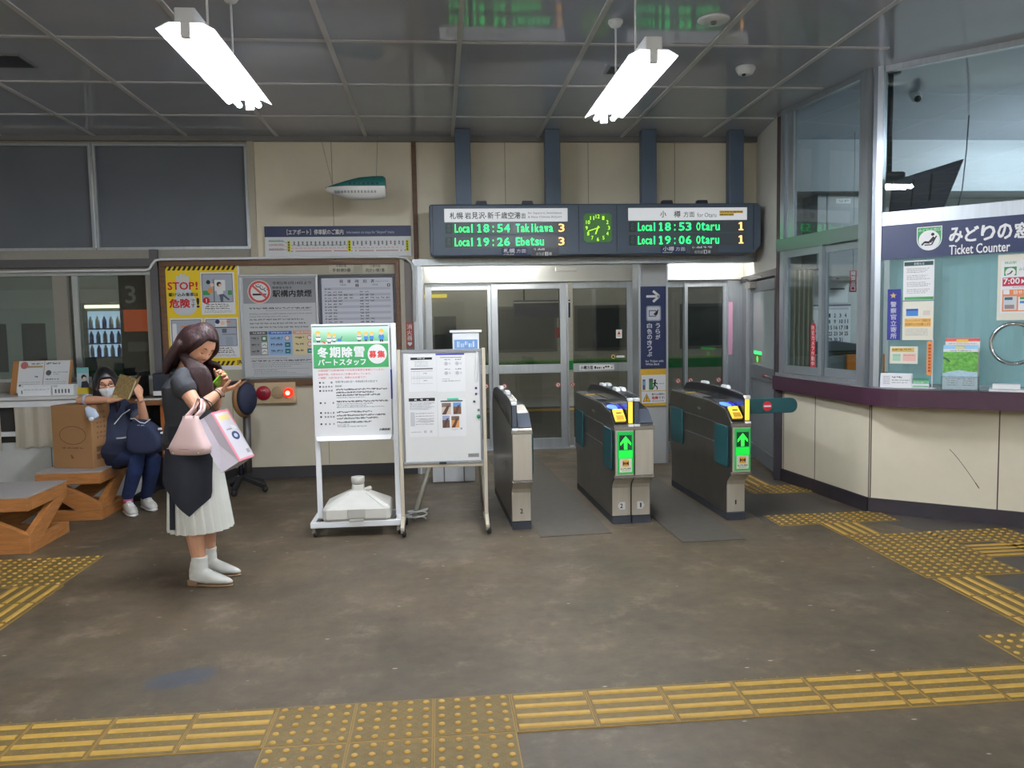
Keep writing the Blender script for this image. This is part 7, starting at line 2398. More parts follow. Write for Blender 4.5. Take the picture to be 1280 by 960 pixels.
SKIRT = mat('white_skirt', (222, 222, 214), 0.75, var=0.03)
def skirt_ring(z, rx, ry, cx, amp, n=132, pleats=22, ph=0.0):
    out_ = []
    for k in range(n):
        a = 2 * PI * k / n
        w = (a * pleats / (2 * PI) + ph) % 1.0
        saw = (w if w < 0.8 else (1 - w) * 4) * amp
        out_.append((cx + (rx + saw) * math.cos(a), (ry + saw) * math.sin(a), z))
    return out_
b = MB()
b.loft([skirt_ring(0.90, 0.098, 0.135, -0.058, 0.002), skirt_ring(0.80, 0.122, 0.162, -0.052, 0.007), skirt_ring(0.60, 0.144, 0.172, -0.044, 0.011), skirt_ring(0.315, 0.168, 0.180, -0.030, 0.022),
        skirt_ring(0.318, 0.160, 0.172, -0.030, 0.022), skirt_ring(0.60, 0.136, 0.164, -0.044, 0.011)], SKIRT, False, False)
b.build('skirt', None, wt)
# dark over-layer falling to a point at the side
LAYER = mat('black_navy_cloth', (26, 29, 40), 0.8, var=0.1, scale=8)
def low_edge(x, near):
    if not near:
        return 0.62 if x < -0.10 else 0.85
    pts = [(-0.40, 0.64), (-0.16, 0.625), (0.015, 0.425), (0.10, 0.52), (0.115, 0.80), (0.4, 0.86)]
    for (xa, za), (xb, zb2) in zip(pts[:-1], pts[1:]):
        if xa <= x <= xb:
            return za + (zb2 - za) * (x - xa) / (xb - xa)
    return 0.64
cols, n = [], 96
for k in range(n + 1):
    a = 2 * PI * k / n
    col = []
    for j in range(9):
        f = j / 8
        z_top = 0.93
        def rad(z):
            t = max(0, min(1, (0.94 - z) / 0.62))
            return 0.128 + 0.066 * t ** 0.8, 0.168 + 0.058 * t ** 0.7
        xg = -0.050 + rad(0.6)[0] * math.cos(a)
        ze = low_edge(xg, math.sin(a) < 0.25)
        z = z_top + (ze - z_top) * f
        rx, ry = rad(z)
        wv = 0.004 * math.sin(9 * a + 2 * f) * f
        col.append((-0.050 + (rx + wv) * math.cos(a), (ry + wv) * math.sin(a), z))
    cols.append(col)
b = MB()
b.loft(cols, LAYER, True, False, False)
b.loft([[((x + 0.050) * 0.985 - 0.050, y * 0.985, z) for x, y, z in c] for c in cols], LAYER, True, False, False)
b.build('over_layer', None, wt)
b = MB()
b.obox((-0.10, -0.205, 0.35), (0.03, 0, 0), (0, 0.006, 0), (0.002, 0.012, 0.22), LAYER)
b.build('sash_end', None, wt)
# boots
BOOT = mat('white_boot', (222, 222, 216), 0.5, var=0.04, scale=12, bump=0.15)
def boot(an, toe_dir=0.0):
    b = MB()
    x, y = an.x, an.y
    secs = [(-0.060, 0.018, 0.045, 0.055), (-0.045, 0.030, 0.048, 0.062), (-0.01, 0.036, 0.050, 0.056), (0.04, 0.038, 0.044, 0.046), (0.09, 0.042, 0.034, 0.034), (0.135, 0.036, 0.026, 0.024), (0.175, 0.022, 0.020, 0.016), (0.20, 0.008, 0.016, 0.008)]
    rings = []
    for dx, w, cz, hz in secs:
        rings.append([(x + dx, y + w * math.cos(2 * PI * k / 16), max(0.012 if dx > 0.03 else 0.022, cz + 0.01 + hz * math.sin(2 * PI * k / 16))) for k in range(16)])
    b.loft(rings, None)
    b.tube([(x - 0.01, y, 0.06), (x - 0.006, y, 0.10), (x - 0.002, y, 0.135), (x + 0.002, y, 0.172)], [(0.046, 0.040), (0.047, 0.040), (0.045, 0.041), (0.047, 0.043)], 18, None, side=(1, 0, 0))
    for z in (0.085, 0.115):
        b.tube([(x - 0.004, y, z), (x - 0.003, y, z + 0.012)], [(0.051, 0.044), (0.050, 0.043)], 16, None, side=(1, 0, 0.3), round_end=True)
    o = b.build('boot', BOOT, wt, smooth=True)
    fuse(o, 0.0045, 3)
    s_ = MB()
    rings = []
    for dx, w, cz, hz in secs[2:]:
        rings.append([(x + dx, y + (w + 0.002) * math.cos(2 * PI * k / 12), 0.006 + 0.006 * math.sin(2 * PI * k / 12)) for k in range(12)])
    s_.loft(rings, mat('boot_sole', (150, 120, 90), 0.6))
    s_.prism([(-0.062, 0.0), (-0.008, 0.0), (0.0, 0.034), (-0.066, 0.034)], (x, y - 0.028, 0), (1, 0, 0), (0, 0, 1), (0, 0.056, 0), MATS['boot_sole'])
    s_.build('sole', None, o)
boot(R_an)
boot(L_an)

# hair: cap over the skull and long locks down the back and in front of the shoulder
HAIR = mat('brown_hair', (46, 24, 24), 0.5, spec=0.35, var=0.45, scale=9, stretch=(16, 16, 1.4), bump=0.35)
b = MB()
n, kk = 40, 22
def hair_off(az, el):
    return 0.012 + 0.006 * max(0, math.sin(el))
rings = []
for i in range(kk + 1):
    f = i / kk
    ring = []
    for j in range(n):
        az = 2 * PI * j / n - PI
        aa = abs(az)
        # lower edge of the cap: high over the forehead, low at sides and back
        lo = 0.66 if aa < 0.55 else (0.66 - (aa - 0.55) / 0.75 * 1.30 if aa < 1.3 else -0.64 - min(0.35, (aa - 1.3) * 0.3))
        el = PI / 2 - 0.02 - (PI / 2 - 0.02 - lo) * f
        ring.append(hd_.p(az, el, hair_off(az, el) * (1.0 if f < 0.97 else 0.3)))
    rings.append(ring)
inner = [[hd_.c + (p - hd_.c) * 0.86 for p in ring] for ring in rings]
b.loft(rings + inner[::-1], HAIR, True, True)
rnd = random.Random(3)
def smooth_path(pts, w, n=4):
    P_ = [V(p) for p in pts]
    P_ = [P_[0] * 2 - P_[1]] + P_ + [P_[-1] * 2 - P_[-2]]
    op, ow = [], []
    for i in range(1, len(P_) - 2):
        p0, p1, p2, p3 = P_[i - 1:i + 3]
        for k in range(n):
            t_ = k / n
            op.append(0.5 * ((2 * p1) + (p2 - p0) * t_ + (2 * p0 - 5 * p1 + 4 * p2 - p3) * t_ ** 2 + (3 * p1 - p0 - 3 * p2 + p3) * t_ ** 3))
            ow.append(tuple(w[i - 1][c] + (w[i][c] - w[i - 1][c]) * t_ for c in (0, 1)))
    return op + [P_[-2]], ow + [w[-1]]
def lock(pts, w):
    pts, w = smooth_path(pts, w)
    b.tube(pts, w, 10, HAIR, round_end=True)
# back fall, from the crown over the back of the head to the shoulders
for k in range(15):
    f = -1 + 2 * k / 14
    az = PI - f * 1.3
    y = 0.105 * f
    e = abs(f)
    pts = [hd_.p(az, 0.75, 0.004), hd_.p(az, 0.25, 0.014), hd_.p(az, -0.15, 0.018)]
    pts += [V((-0.105 + 0.05 * e * e, y * 0.85, 1.385)), V((-0.140 + 0.05 * e * e, y * 0.95, 1.335)), V((-0.170 + 0.045 * e * e, y * 1.05, 1.28)), V((-0.184 + 0.04 * e * e, y * 1.05, 1.235 + rnd.uniform(-0.015, 0.01)))]
    lock(pts, [(0.012, 0.012), (0.022, 0.016), (0.026, 0.020), (0.027, 0.022), (0.027, 0.020), (0.024, 0.016), (0.012, 0.010)])
# near side: locks from the parting past the ear, falling in front of the shoulder
for k in range(12):
    f = k / 11
    pts = [hd_.p(-0.95 - 1.15 * f, 0.66, 0.006), hd_.p(-1.22 - 0.85 * f, 0.25, 0.012), hd_.p(-1.40 - 0.70 * f, -0.15, 0.014), hd_.p(-1.50 - 0.6 * f, -0.55, 0.020),
           wl(256 - 18 * f, 462, 4.625), wl(263 - 15 * f, 482, 4.60), wl(266 - 8 * f, 503 + rnd.uniform(-2, 2), 4.60)]
    lock(pts, [(0.010, 0.010), (0.018, 0.014), (0.020, 0.015), (0.020, 0.016), (0.020, 0.015), (0.018, 0.013), (0.007, 0.006)])
# far side
for k in range(6):
    f = k / 5
    pts = [hd_.p(0.62 + 1.0 * f, 0.60, 0.008), hd_.p(0.86 + 0.9 * f, 0.15, 0.015), hd_.p(0.95 + 0.8 * f, -0.40, 0.016), V((0.075 - 0.08 * f, 0.095, 1.255)), V((0.075 - 0.09 * f, 0.115, 1.17)), V((0.09 - 0.08 * f, 0.11, 1.07))]
    lock(pts, [(0.010, 0.010), (0.016, 0.012), (0.017, 0.013), (0.018, 0.013), (0.017, 0.012), (0.006, 0.006)])
fuse(b.build('hair', None, wt, smooth=True), 0.005, 4)
# face: brows, lowered lashes, lips
BROW = mat('brow_dark', (58, 38, 34), 0.7)
for sg in (-1, 1):
    hd_.strip([(sg * 0.20, 0.20), (sg * 0.36, 0.245), (sg * 0.54, 0.205)], 0.0032, 0.0005).build('eyebrow', BROW, wt, smooth=True)
    hd_.strip([(sg * 0.24, -0.035), (sg * 0.36, -0.065), (sg * 0.50, -0.03)], 0.0026, 0.0004).build('eyelash', mat('lash_dark', (36, 26, 26), 0.7), wt, smooth=True)
LIP = mat('lip_red', (182, 84, 84), 0.4)
hd_.strip([(-0.22, -0.54), (-0.07, -0.515), (0, -0.525), (0.07, -0.515), (0.22, -0.54)], 0.0042, 0.0003).build('upper_lip', LIP, wt, smooth=True)
hd_.strip([(-0.18, -0.58), (0, -0.60), (0.18, -0.58)], 0.0046, 0.0006).build('lower_lip', LIP, wt, smooth=True)
MB().ball(tuple(hd_.loc(-0.006, -0.083, -0.040)), 0.006, mat('pearl', (226, 224, 220), 0.2), 10, 6).build('earring', None, wt, smooth=True)
# wrist things
d = (R_wr - R_el).normalized()
def band(p, r, m, name, w=0.004):
    a = d.orthogonal().normalized()
    c = d.cross(a)
    pts = [p + a * (r * math.cos(2 * PI * k / 24)) + c * (r * math.sin(2 * PI * k / 24)) for k in range(25)]
    MB().tube(pts, w, 6, m, cap=False).build(name, None, wt, smooth=True)
band(R_wr - d * 0.012, 0.0255, mat('beige_band', (222, 206, 190), 0.5), 'bracelet', 0.0045)
band(R_wr - d * 0.030, 0.0275, BLACK, 'hair_tie', 0.003)
band(R_el + (R_wr - R_el) * 0.30, 0.040, BLACK, 'bag_cord', 0.003)

# telephone and green case (held things)
pd = V((0.95, 0.10, 0.26)).normalized()
pn_ = V((-0.26, 0.05, 0.95))
pn_ = (pn_ - pd * pn_.dot(pd)).normalized()
ps = pd.cross(pn_)
def held(name, label, cat):
    return thing(name, label, cat, (WX, WY, 0), WRZ)
t = held('mobile_phone', 'dark mobile phone in the hands of the standing person', 'phone')
o = R_wr + pd * 0.040 + pn_ * 0.017 - ps * 0.036
MB().obox(o, pd * 0.125, ps * 0.068, pn_ * 0.009, mat('phone_black', (24, 26, 32), 0.3)).build('case', None, t, bevel=0.003)
MB().obox(o + pd * 0.005 + ps * 0.004 + pn_ * 0.0092, pd * 0.115, ps * 0.060, pn_ * 0.0006, mat('phone_screen', (40, 48, 66), 0.1)).build('screen', None, t)
t = held('green_case', 'bright green card case held against the phone by the standing person', 'case')
o = wl(265, 478, 4.70)
gd = (wl(279, 463, 4.74) - o).normalized()
gs = wl(271, 483, 4.73) - o
gs = (gs - gd * gs.dot(gd)).normalized()
gn = gs.cross(gd)
if gn.y > 0:
    gn = -gn
MB().obox(o, gd * 0.095, gs * 0.045, gn * 0.012, mat('case_green', (120, 176, 50), 0.45)).build('case', None, t, bevel=0.003)
for k in range(4):
    p = o + gd * (0.018 + 0.02 * k) + gs * (0.014 + 0.014 * (k % 2)) + gn * 0.0125
    MB().ball(tuple(p), 0.004, mat('case_dot', (226, 214, 150), 0.4), 8, 5).build('dot', None, t)
# handbag on the forearm
t = held('handbag', 'pale pink handbag hanging from the arm of the standing person', 'handbag')
PINK = mat('handbag_pink', (214, 184, 180), 0.45, var=0.03, scale=6)
bo = wl(237, 545, 4.42)
by = bo.y
b = MB()
def bag_ring(z, x0, x1, th):
    n = 24
    c = bo.x + (x0 + x1) / 2
    h = (x1 - x0) / 2
    return [(c + h * math.copysign(abs(math.cos(2 * PI * k / n)) ** 0.55, math.cos(2 * PI * k / n)), by + th * math.copysign(abs(math.sin(2 * PI * k / n)) ** 0.6, math.sin(2 * PI * k / n)), bo.z + z) for k in range(n)]
rings = [bag_ring(-0.098, -0.068, 0.085, 0.045), bag_ring(-0.094, -0.098, 0.108, 0.056), bag_ring(-0.060, -0.112, 0.112, 0.060), bag_ring(-0.042, -0.103, 0.104, 0.056), bag_ring(0.02, -0.066, 0.076, 0.044), bag_ring(0.092, -0.032, 0.054, 0.026), bag_ring(0.108, -0.030, 0.052, 0.017)]
b.loft(rings, PINK)
b.build('bag_body', None, t, smooth=True)
fo = R_el.lerp(R_wr, 0.10)
for yy in (-0.02, 0.02):
    MB().tube([bo + V((-0.015, yy, 0.100)), V((bo.x + 0.0, by + yy * 0.8 + (fo.y - by) * 0.55, fo.z + 0.0)), V((fo.x - 0.012, fo.y + yy * 0.8, fo.z + 0.046)), V((fo.x + 0.018, fo.y + yy * 0.8, fo.z + 0.044)), V((bo.x + 0.048, by + yy * 0.8 + (fo.y - by) * 0.5, fo.z - 0.01)), bo + V((0.040, yy, 0.100))], [(0.011, 0.004)] * 6, 8, PINK, side=(0, 1, 0)).build('handle', None, t)
for xx in (-0.07, 0.075):
    MB().ball((bo.x + xx, by - 0.050, bo.z - 0.086), 0.007, mat('brass', (200, 190, 160), 0.3, 0.8), 8, 6).build('stud', None, t)
MB().tube([bo + V((-0.108, -0.045, -0.062)), bo + V((0, -0.062, -0.060)), bo + V((0.106, -0.045, -0.062))], 0.0022, 6, mat('handbag_seam', (186, 150, 146), 0.5)).build('seam', None, t)
# paper carrier bag
t = held('paper_bag', 'grey paper carrier bag edged in pink hanging tilted from the arm of the standing person', 'bag')
BAGG = mat('bag_grey', (186, 178, 186), 0.5, var=0.02)
PK = mat('bag_pink_edge', (236, 130, 146), 0.5)
C0 = wl(263.5, 516, 4.48)
a_, g_, d_ = wl(284, 511, 4.64) - C0, wl(241, 530, 4.44) - C0, wl(299, 577, 4.48) - C0
b = MB()
def quad(p, u, v, m):
    b.add([p, p + u, p + u + v, p + v], [(0, 1, 2, 3)], m)
    b.add([p + V((0.001, 0.001, 0)), p + u + V((0.001, 0.001, 0)), p + u + v + V((0.001, 0.001, 0)), p + v + V((0.001, 0.001, 0))], [(3, 2, 1, 0)], m)
quad(C0, a_, d_, BAGG)
quad(C0 + g_, a_, d_, BAGG)
quad(C0 + d_, a_, g_, BAGG)
quad(C0 + a_, g_, d_, BAGG)
# creased gusset towards the camera
mid = C0 + g_ * 0.5 + a_ * 0.10
mid2 = C0 + g_ * 0.5 + d_
b.add([C0, mid, mid + d_ * 0.55, C0 + d_, C0 + g_ + d_, C0 + g_], [(0, 1, 2, 3), (1, 5, 4, 2), (2, 4, 3)], BAGG)
b.build('bag_body', None, t)
b = MB()
nrm = a_.cross(d_).normalized()
if nrm.y > 0:
    nrm = -nrm
P = lambda u, v: C0 + a_ * u + d_ * v + nrm * 0.0012
for u0, u1, v0, v1 in ((0, 1, 0, 0.035), (0, 1, 0.965, 1), (0, 0.10, 0.035, 0.965), (0.92, 1, 0.035, 0.30)):
    b.add([P(u0, v0), P(u1, v0), P(u1, v1), P(u0, v1)], [(0, 1, 2, 3)], PK)
b.build('pink_edge', None, t)
s = Sheet(C0 + nrm * 0.0012, a_, d_, (0, 0, 100, 100), 0.0006)
s.rect(0 + 14, 4, 92, 96, mat('bag_panel', (206, 200, 206), 0.5), 0).rect(24, 9, 84, 19, ink((226, 206, 140)), 1)
s.circle(62, 52, 22, ink((40, 56, 92)), 1, 22, ry=8.5).circle(62, 52, 11, ink((180, 190, 210)), 2, 18, ry=4)
s.marks(30, 36, 60, 3.2, BLACK, 1, 3).rect(72, 82, 90, 90, ink((150, 150, 154)), 1)
for k in range(4):
    s.line(64 + 5 * k, 30 + k, 74 + 6 * k, 42 - k, 2.4, WHITE, 1)
s.build('print', t)
b = MB()
b.tube([C0 + a_ * 0.3 + V((0, 0, -0.002)), C0 + a_ * 0.1 + V((-0.02, 0.03, 0.05)), R_el + (R_wr - R_el) * 0.28 + V((0.0, -0.02, 0.035))], 0.003, 6, BLACK)
b.tube([C0 + g_ + a_ * 0.3, C0 + g_ * 0.6 + V((-0.03, 0.03, 0.06)), R_el + (R_wr - R_el) * 0.26 + V((0.0, -0.02, 0.035))], 0.003, 6, BLACK)
b.build('cord_handle', None, t)

# ------------------------------------------------------------------ seated person reading
gx_, gy_ = -2.60, 6.70
gt = thing('person', 'seated person in glasses and white mask reading a book on the wooden bench', 'person', (gx_, gy_, 0))
O = V((gx_, gy_, 0))
def g(x, y, Y):
    return at(x, y, Y) - O
gh = Head(g(133, 480, 6.74), (0.40, -0.91, -0.10), (-0.08, -0.05, 1), 1.12)
nk = g(143, 505, 6.82)
hipc = g(158, 566, 6.76)
hipc.z = 0.47
Rs, Ls = g(121, 513, 6.86), g(168, 514, 6.80)
Re, Rw = g(101, 503, 6.66), g(141, 503, 6.50)
Re.z = 0.920
Rw.z = 0.925
Le, Lw = g(181, 530, 6.66), g(175, 496, 6.50)
Rk, Lk = g(172, 573, 6.44), g(192, 574, 6.56)
Ra, La = g(160, 622, 6.60), g(183, 622, 6.76)
b = MB()
gh.mesh(b)
limb(b, [nk - V((0, 0, 0.05)), nk, gh.c - V((0, 0, 0.05))], [0.06, 0.05, 0.05])
chest = (Rs + Ls) / 2
limb(b, [hipc, hipc.lerp(chest, 0.4), hipc.lerp(chest, 0.8), chest + V((0, 0, 0.03))], [(0.17, 0.12), (0.145, 0.10), (0.15, 0.10), (0.09, 0.07)], 18, side=(0.85, 0.5, 0))
for sh, el, wr in ((Rs, Re, Rw), (Ls, Le, Lw)):
    limb(b, [sh, sh.lerp(el, 0.5), el, el.lerp(wr, 0.3), el.lerp(wr, 0.7), wr], [0.046, 0.042, 0.036, 0.036, 0.029, 0.022])
hand(b, Rw, (0.97, -0.10, 0.20), (0.0, -0.35, 0.9), -1, (0.2, 0.2, 0.25, 0.3), 0.05, 0.95, 0.5)
hand(b, Lw, (-0.25, -0.10, 0.95), (-0.85, 0.45, 0.1), -1, (0.75, 0.8, 0.85, 0.9), 0.05, 0.95, 0.5)
for hp, kn, an in ((hipc + V((-0.06, -0.06, 0)), Rk, Ra), (hipc + V((0.08, 0.02, 0)), Lk, La)):
    limb(b, [hp, hp.lerp(kn, 0.5), kn, kn.lerp(an, 0.35), kn.lerp(an, 0.7), an], [0.070, 0.060, 0.044, 0.046, 0.038, 0.032])
fuse(b.build('body', SKIN, gt, smooth=True), 0.0042, 3)
NAVYC = mat('navy_tunic', (32, 40, 66), 0.8, var=0.08, scale=8)
JEAN = mat('navy_trousers', (30, 48, 92), 0.8, var=0.10, scale=10)
b = MB()
limb(b, [hipc - V((0, 0, 0.02)), hipc.lerp(chest, 0.4), hipc.lerp(chest, 0.8), chest + V((0, 0, 0.035))], [(0.19, 0.145), (0.165, 0.125), (0.172, 0.125), (0.11, 0.09)], 18, side=(0.85, 0.5, 0))
limb(b, [hipc + V((-0.03, -0.04, 0.03)), hipc.lerp(Rk, 0.55) + V((0.02, 0, 0.02))], [(0.17, 0.10), (0.12, 0.085)], 14, side=(0.8, 0.5, 0))
for sh, el in ((Rs, Re), (Ls, Le)):
    dd = (el - sh).normalized()
    b.tube([sh - dd * 0.01, sh + dd * 0.03], [0.066, 0.066], 14, round_end=True)
fuse(b.build('tunic', NAVYC, gt, smooth=True), 0.007, 5)
GREYC = mat('grey_sleeve', (92, 98, 116), 0.8, var=0.06)
for sh, el, ln in ((Rs, Re, 0.6), (Ls, Le, 0.55)):
    dd = el - sh
    b = MB()
    b.tube([sh + dd * 0.12, sh + dd * ln * 0.6, sh + dd * ln], [0.058, 0.056, 0.057], 14)
    b.build('sleeve', GREYC, gt, smooth=True)
b = MB()
for hp, kn, an in ((hipc + V((-0.06, -0.06, 0)), Rk, Ra), (hipc + V((0.08, 0.02, 0)), Lk, La)):
    limb(b, [hp, hp.lerp(kn, 0.5), kn, kn.lerp(an, 0.3), kn.lerp(an, 0.7), an + V((0, 0, 0.02))], [0.090, 0.078, 0.062, 0.061, 0.052, 0.047])
fuse(b.build('trousers', JEAN, gt, smooth=True), 0.006, 4)
SNEAK = mat('sneaker_white', (206, 204, 196), 0.55, var=0.05, scale=14)
for an, dr, rx_ in ((Ra, V((0.55, -0.83, 0)), 0), (La, V((0.62, -0.78, 0)), 0)):
    dr = dr.normalized()
    sdv = V((0, 0, 1)).cross(dr)
    base = V((an.x, an.y, 0.0))
    b = MB()
    rings = []
    for dx, w, cz, hz in ((-0.07, 0.022, 0.05, 0.042), (-0.05, 0.034, 0.052, 0.05), (0.0, 0.038, 0.055, 0.055), (0.05, 0.041, 0.048, 0.046), (0.10, 0.044, 0.040, 0.036), (0.145, 0.036, 0.034, 0.028), (0.168, 0.018, 0.028, 0.016)):
        rings.append([base + dr * dx + sdv * (w * math.cos(2 * PI * k / 14)) + V((0, 0, max(0.015, cz + hz * math.sin(2 * PI * k / 14)))) for k in range(14)])
    b.loft(rings, SNEAK)
    o = b.build('sneaker', None, gt, smooth=True)
    b = MB()
    rings = []
    for dx, w in ((-0.075, 0.024), (-0.05, 0.037), (0.0, 0.040), (0.06, 0.044), (0.11, 0.045), (0.15, 0.036), (0.174, 0.018)):
        rings.append([base + dr * dx + sdv * (w * math.cos(2 * PI * k / 14)) + V((0, 0, 0.011 + 0.010 * math.sin(2 * PI * k / 14))) for k in range(14)])
    b.loft(rings, WHITE)
    b.build('sole', None, o, smooth=True)
    b = MB()
    for k in range(4):
        c = base + dr * (0.035 + 0.022 * k) + V((0, 0, 0.100 - 0.009 * k))
        b.tube([c - sdv * 0.02, c + V((0, 0, 0.004)), c + sdv * 0.02], 0.0035, 6, WHITE, round_end=True)
    b.build('lace', None, o)
    MB().tube([base + V((0, 0, 0.085)), base + V((0, 0, 0.125))], [(0.036, 0.036), (0.037, 0.037)], 14, mat('sock_pink', (176, 90, 130), 0.8)).build('sock', None, gt, smooth=True)
# hair
BHAIR = mat('black_hair', (24, 20, 24), 0.4, var=0.2, scale=10)
b = MB()
rings = []
for i in range(kk + 1):
    f = i / kk
    ring = []
    for j in range(40):
        az = 2 * PI * j / 40 - PI
        aa = abs(az)
        lo = 0.42 if aa < 0.5 else (0.42 - (aa - 0.5) / 0.55 * 1.15 if aa < 1.05 else -0.73)
        el = PI / 2 - 0.02 - (PI / 2 - 0.02 - lo) * f
        ring.append(gh.p(az, el, 0.013 if f < 0.97 else 0.003))
    rings.append(ring)
inner = [[gh.c + (p - gh.c) * 0.86 for p in ring] for ring in rings]
b.loft(rings + inner[::-1], BHAIR, True, True)
for sg, n_ in ((-1, 6), (1, 5)):
    for k in range(n_):
        f = k / (n_ - 1)
        az0 = sg * (0.95 + 1.5 * f)
        pts = [gh.p(az0, 0.3, 0.008), gh.p(az0 * 0.98, -0.15, 0.014), gh.p(az0, -0.60, 0.022), gh.p(az0, -0.62, 0.03) - V((0, 0, 0.07)), gh.p(az0, -0.62, 0.02) - V((0, 0, 0.14))]
        b.tube(pts, [(0.012, 0.012), (0.018, 0.014), (0.020, 0.016), (0.018, 0.014), (0.006, 0.006)], 8, BHAIR, round_end=True)
fuse(b.build('hair', None, gt, smooth=True), 0.006, 3)
# mask, glasses, eyes
b = MB()
rows = []
for i in range(9):
    el = -0.10 - 0.90 * i / 8
    rows.append([gh.p(-0.92 + 1.84 * j / 14, el - 0.05 * abs(-1 + 2 * j / 14), 0.006 + 0.008 * math.exp(-((j - 7) / 4) ** 2) + (0.002 if i % 2 else 0)) for j in range(15)])
b.loft(rows, mat('mask_white', (226, 228, 232), 0.7), True, False, False)
b.build('mask', None, gt)
for sg in (-1, 1):
    MB().tube([gh.p(sg * 0.80, -0.30, 0.006), gh.p(sg * 1.25, -0.15, 0.004), gh.p(sg * 1.55, -0.05, 0.004)], 0.0018, 5, WHITE).build('mask_strap', None, gt)
    c = gh.p(sg * 0.40, 0.03, 0.014)
    rim = [c + gh.l * (0.026 * math.copysign(abs(math.cos(2 * PI * k / 20)) ** 0.7, math.cos(2 * PI * k / 20))) + gh.u * (0.015 * math.copysign(abs(math.sin(2 * PI * k / 20)) ** 0.7, math.sin(2 * PI * k / 20))) for k in range(21)]
    MB().tube(rim, 0.0026, 6, mat('glasses_dark_red', (70, 32, 36), 0.3), cap=False).build('glasses_rim', None, gt)
    MB().tube([c + gh.l * (0.026 * sg), gh.p(sg * 0.95, 0.06, 0.012), gh.p(sg * 1.5, 0.05, 0.010)], 0.0022, 6, MATS['glasses_dark_red']).build('glasses_arm', None, gt)
    gh.strip([(sg * 0.26, 0.02), (sg * 0.38, 0.045), (sg * 0.52, 0.02)], 0.0035, 0.0004).build('eye', mat('eye_dark', (34, 26, 26), 0.3), gt, smooth=True)
    gh.strip([(sg * 0.22, 0.22), (sg * 0.38, 0.255), (sg * 0.55, 0.215)], 0.003, 0.0005).build('eyebrow', mat('brow_black', (40, 32, 32), 0.7), gt, smooth=True)
MB().tube([gh.p(0.16, 0.04, 0.016), gh.p(0.0, 0.06, 0.012), gh.p(-0.16, 0.04, 0.016)], 0.0022, 6, MATS['glasses_dark_red']).build('glasses_bridge', None, gt)
# white piping on the tunic and cuff
b = MB()
b.tube([g(143, 530, 6.60), g(153, 518, 6.62), g(162, 512, 6.64)], 0.004, 6, WHITE, round_end=True)
b.build('piping', None, gt)

# book
t = thing('open_book', 'open paperback with a mottled tan cover held up by the seated person', 'book', (0, 0, 0))
p1, p2, p3 = at(140, 497, 6.50), at(149, 468, 6.48), at(168, 478, 6.40)
sp_b, sp_t = at(161, 502, 6.40), at(169, 475, 6.40)
COVER = mat('book_cover', (150, 126, 80), 0.6, var=0.45, scale=60)
b = MB()
c1, c2, c3, c4 = at(140, 494, 6.52), at(150, 467.5, 6.50), at(168.5, 476, 6.38), at(159, 499.5, 6.40)
n1 = (c3 - c2).cross(c1 - c2).normalized()
if n1.y > 0:
    n1 = -n1
b.obox(c1, c4 - c1, c2 - c1, n1 * -0.004, COVER)
b.build('front_cover', None, t)
e1, e2 = at(176, 471, 6.52), at(172, 484, 6.52)
b = MB()
b.add([c4, c3, at(175.5, 470, 6.50), at(167, 492, 6.52)] + [q - n1 * 0.004 for q in (c4, c3, at(175.5, 470, 6.50), at(167, 492, 6.52))], [(0, 1, 2, 3), (7, 6, 5, 4), (0, 4, 5, 1), (1, 5, 6, 2), (2, 6, 7, 3), (3, 7, 4, 0)], COVER)
b.build('back_cover', None, t)
b = MB()
up_ = (c3 - c4)
b.obox(c4 - n1 * 0.005 + up_ * 0.02, (c1 - c4) * 0.96, up_ * 0.96, -n1 * 0.010, mat('page_cream', (206, 196, 160), 0.7))
b.build('pages', None, t)
b = MB()
b.obox(at(141, 497.5, 6.49), at(151, 499, 6.47) - at(141, 497.5, 6.49), V((0, 0, 0.025)), V((0, 0.006, 0)), mat('book_band', (196, 180, 120), 0.6))
b.build('paper_band', None, t)
# backpack on the lap
t = thing('backpack', 'navy backpack with white piping on the lap of the seated person', 'backpack', (0, 0, 0))
BP = mat('backpack_navy', (30, 38, 66), 0.75, var=0.06, scale=8)
bc = at(183, 550, 6.42)
b = MB()
prof = [(-0.12, 0.16), (-0.145, 0.05), (-0.15, -0.06), (-0.11, -0.115), (0.08, -0.115), (0.145, -0.07), (0.16, 0.0), (0.10, 0.10), (0.04, 0.145), (-0.03, 0.165)]
n_ = len(prof)
rings = []
for yy, sc in ((-0.09, 0.72), (-0.075, 0.92), (-0.03, 1.0), (0.04, 1.0), (0.075, 0.9)):
    rings.append([bc + V((px_ * sc, yy - 0.02 * px_ / 0.15, pz * sc)) for px_, pz in prof])
b.loft(rings, BP)
o = b.build('pack', None, t, smooth=True)
sd_ = o.modifiers.new('soft', 'SUBSURF')
sd_.levels = 1
sd_.render_levels = 2
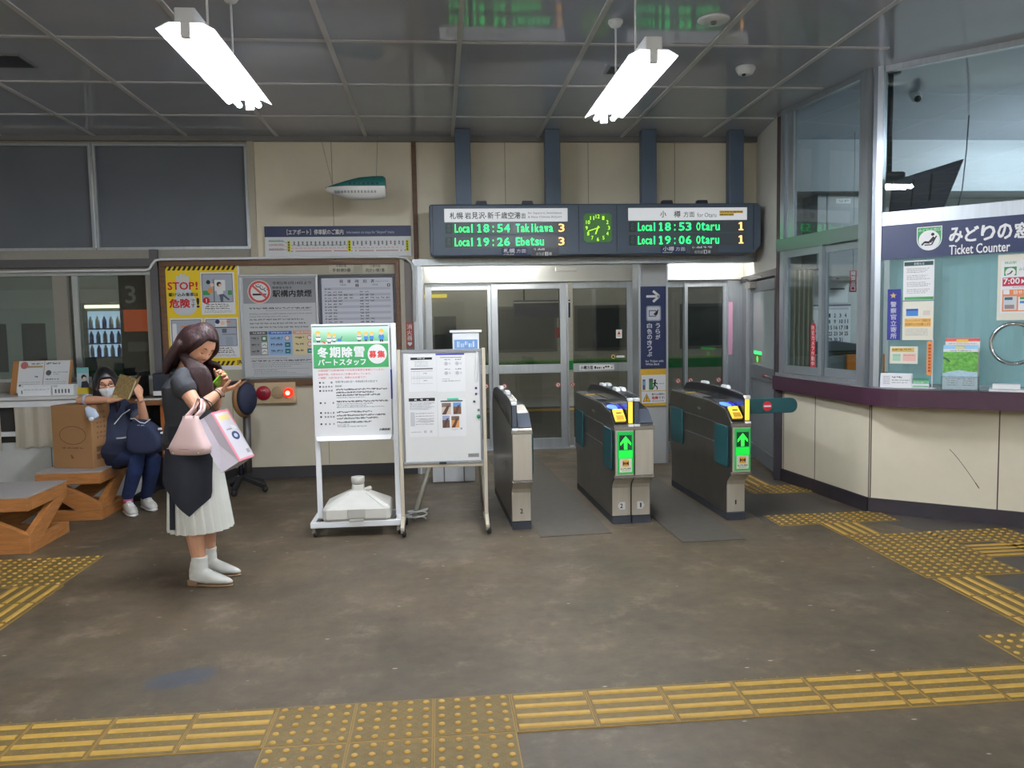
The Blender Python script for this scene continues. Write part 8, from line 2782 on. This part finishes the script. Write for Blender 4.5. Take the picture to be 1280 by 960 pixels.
b = MB()
b.tube([at(163, 523.5, 6.36), at(168, 523, 6.34), at(175, 528, 6.325), at(181, 529, 6.325), at(188, 524, 6.34)], 0.0032, 6, WHITE, round_end=True)
b.build('piping', None, t)
a = at(177, 530, 6.318)
s = ysheet(a.x - 0.035, a.x + 0.03, a.z - 0.002, a.z - 0.018, a.y - 0.004, (0, 0, 60, 14))
s.marks(4, 3, 56, 8, ink((170, 174, 186)), 1, 3)
s.build('print', t)
for (xx, yy) in ((200, 536), (203, 541)):
    p = at(xx, yy, 6.36)
    MB().box(p.x - 0.014, p.x + 0.012, p.y - 0.01, p.y + 0.01, p.z - 0.008, p.z + 0.008, WHITE).build('buckle', None, t, bevel=0.003)
p = at(150, 547, 6.52)
MB().tube([at(146, 548, 6.52), at(153, 547.5, 6.50), at(163, 546, 6.45)], 0.006, 6, WHITE, round_end=True).build('strap_edge', None, t)
# pouch and light blue strap on the arm over the box
t = thing('drawstring_pouch', 'pale blue grey pouch and strap looped over the forearm above the cardboard box', 'pouch', (0, 0, 0))
PB = mat('pouch_blue_grey', (176, 188, 206), 0.6, var=0.06, scale=9)
el_w, wr_w = Re + O, Rw + O
dd = (wr_w - el_w).normalized()
c = el_w.lerp(wr_w, 0.22)
a_ = dd.orthogonal().normalized()
c_2 = dd.cross(a_)
MB().tube([c + a_ * (0.044 * math.cos(2 * PI * k / 24)) + c_2 * (0.044 * math.sin(2 * PI * k / 24)) for k in range(25)], [(0.016, 0.005)] * 25, 8, PB, side=dd, cap=False).build('strap', None, t)
p0, p1, p2 = at(109, 510, 6.50), at(114, 516, 6.485), at(118, 522, 6.48)
b = MB()
b.tube([p0, p0.lerp(p2, 0.5), p2], [(0.02, 0.012), (0.045, 0.022), (0.038, 0.022)], 14, PB, side=(1, 0, 0), round_end=True)
b.build('pouch_body', None, t, smooth=True)
p = at(114, 524, 6.445)
MB().ball(tuple(p), 0.019, mat('charm_white', (220, 220, 220), 0.4), 14, 8).build('charm', None, t, smooth=True)
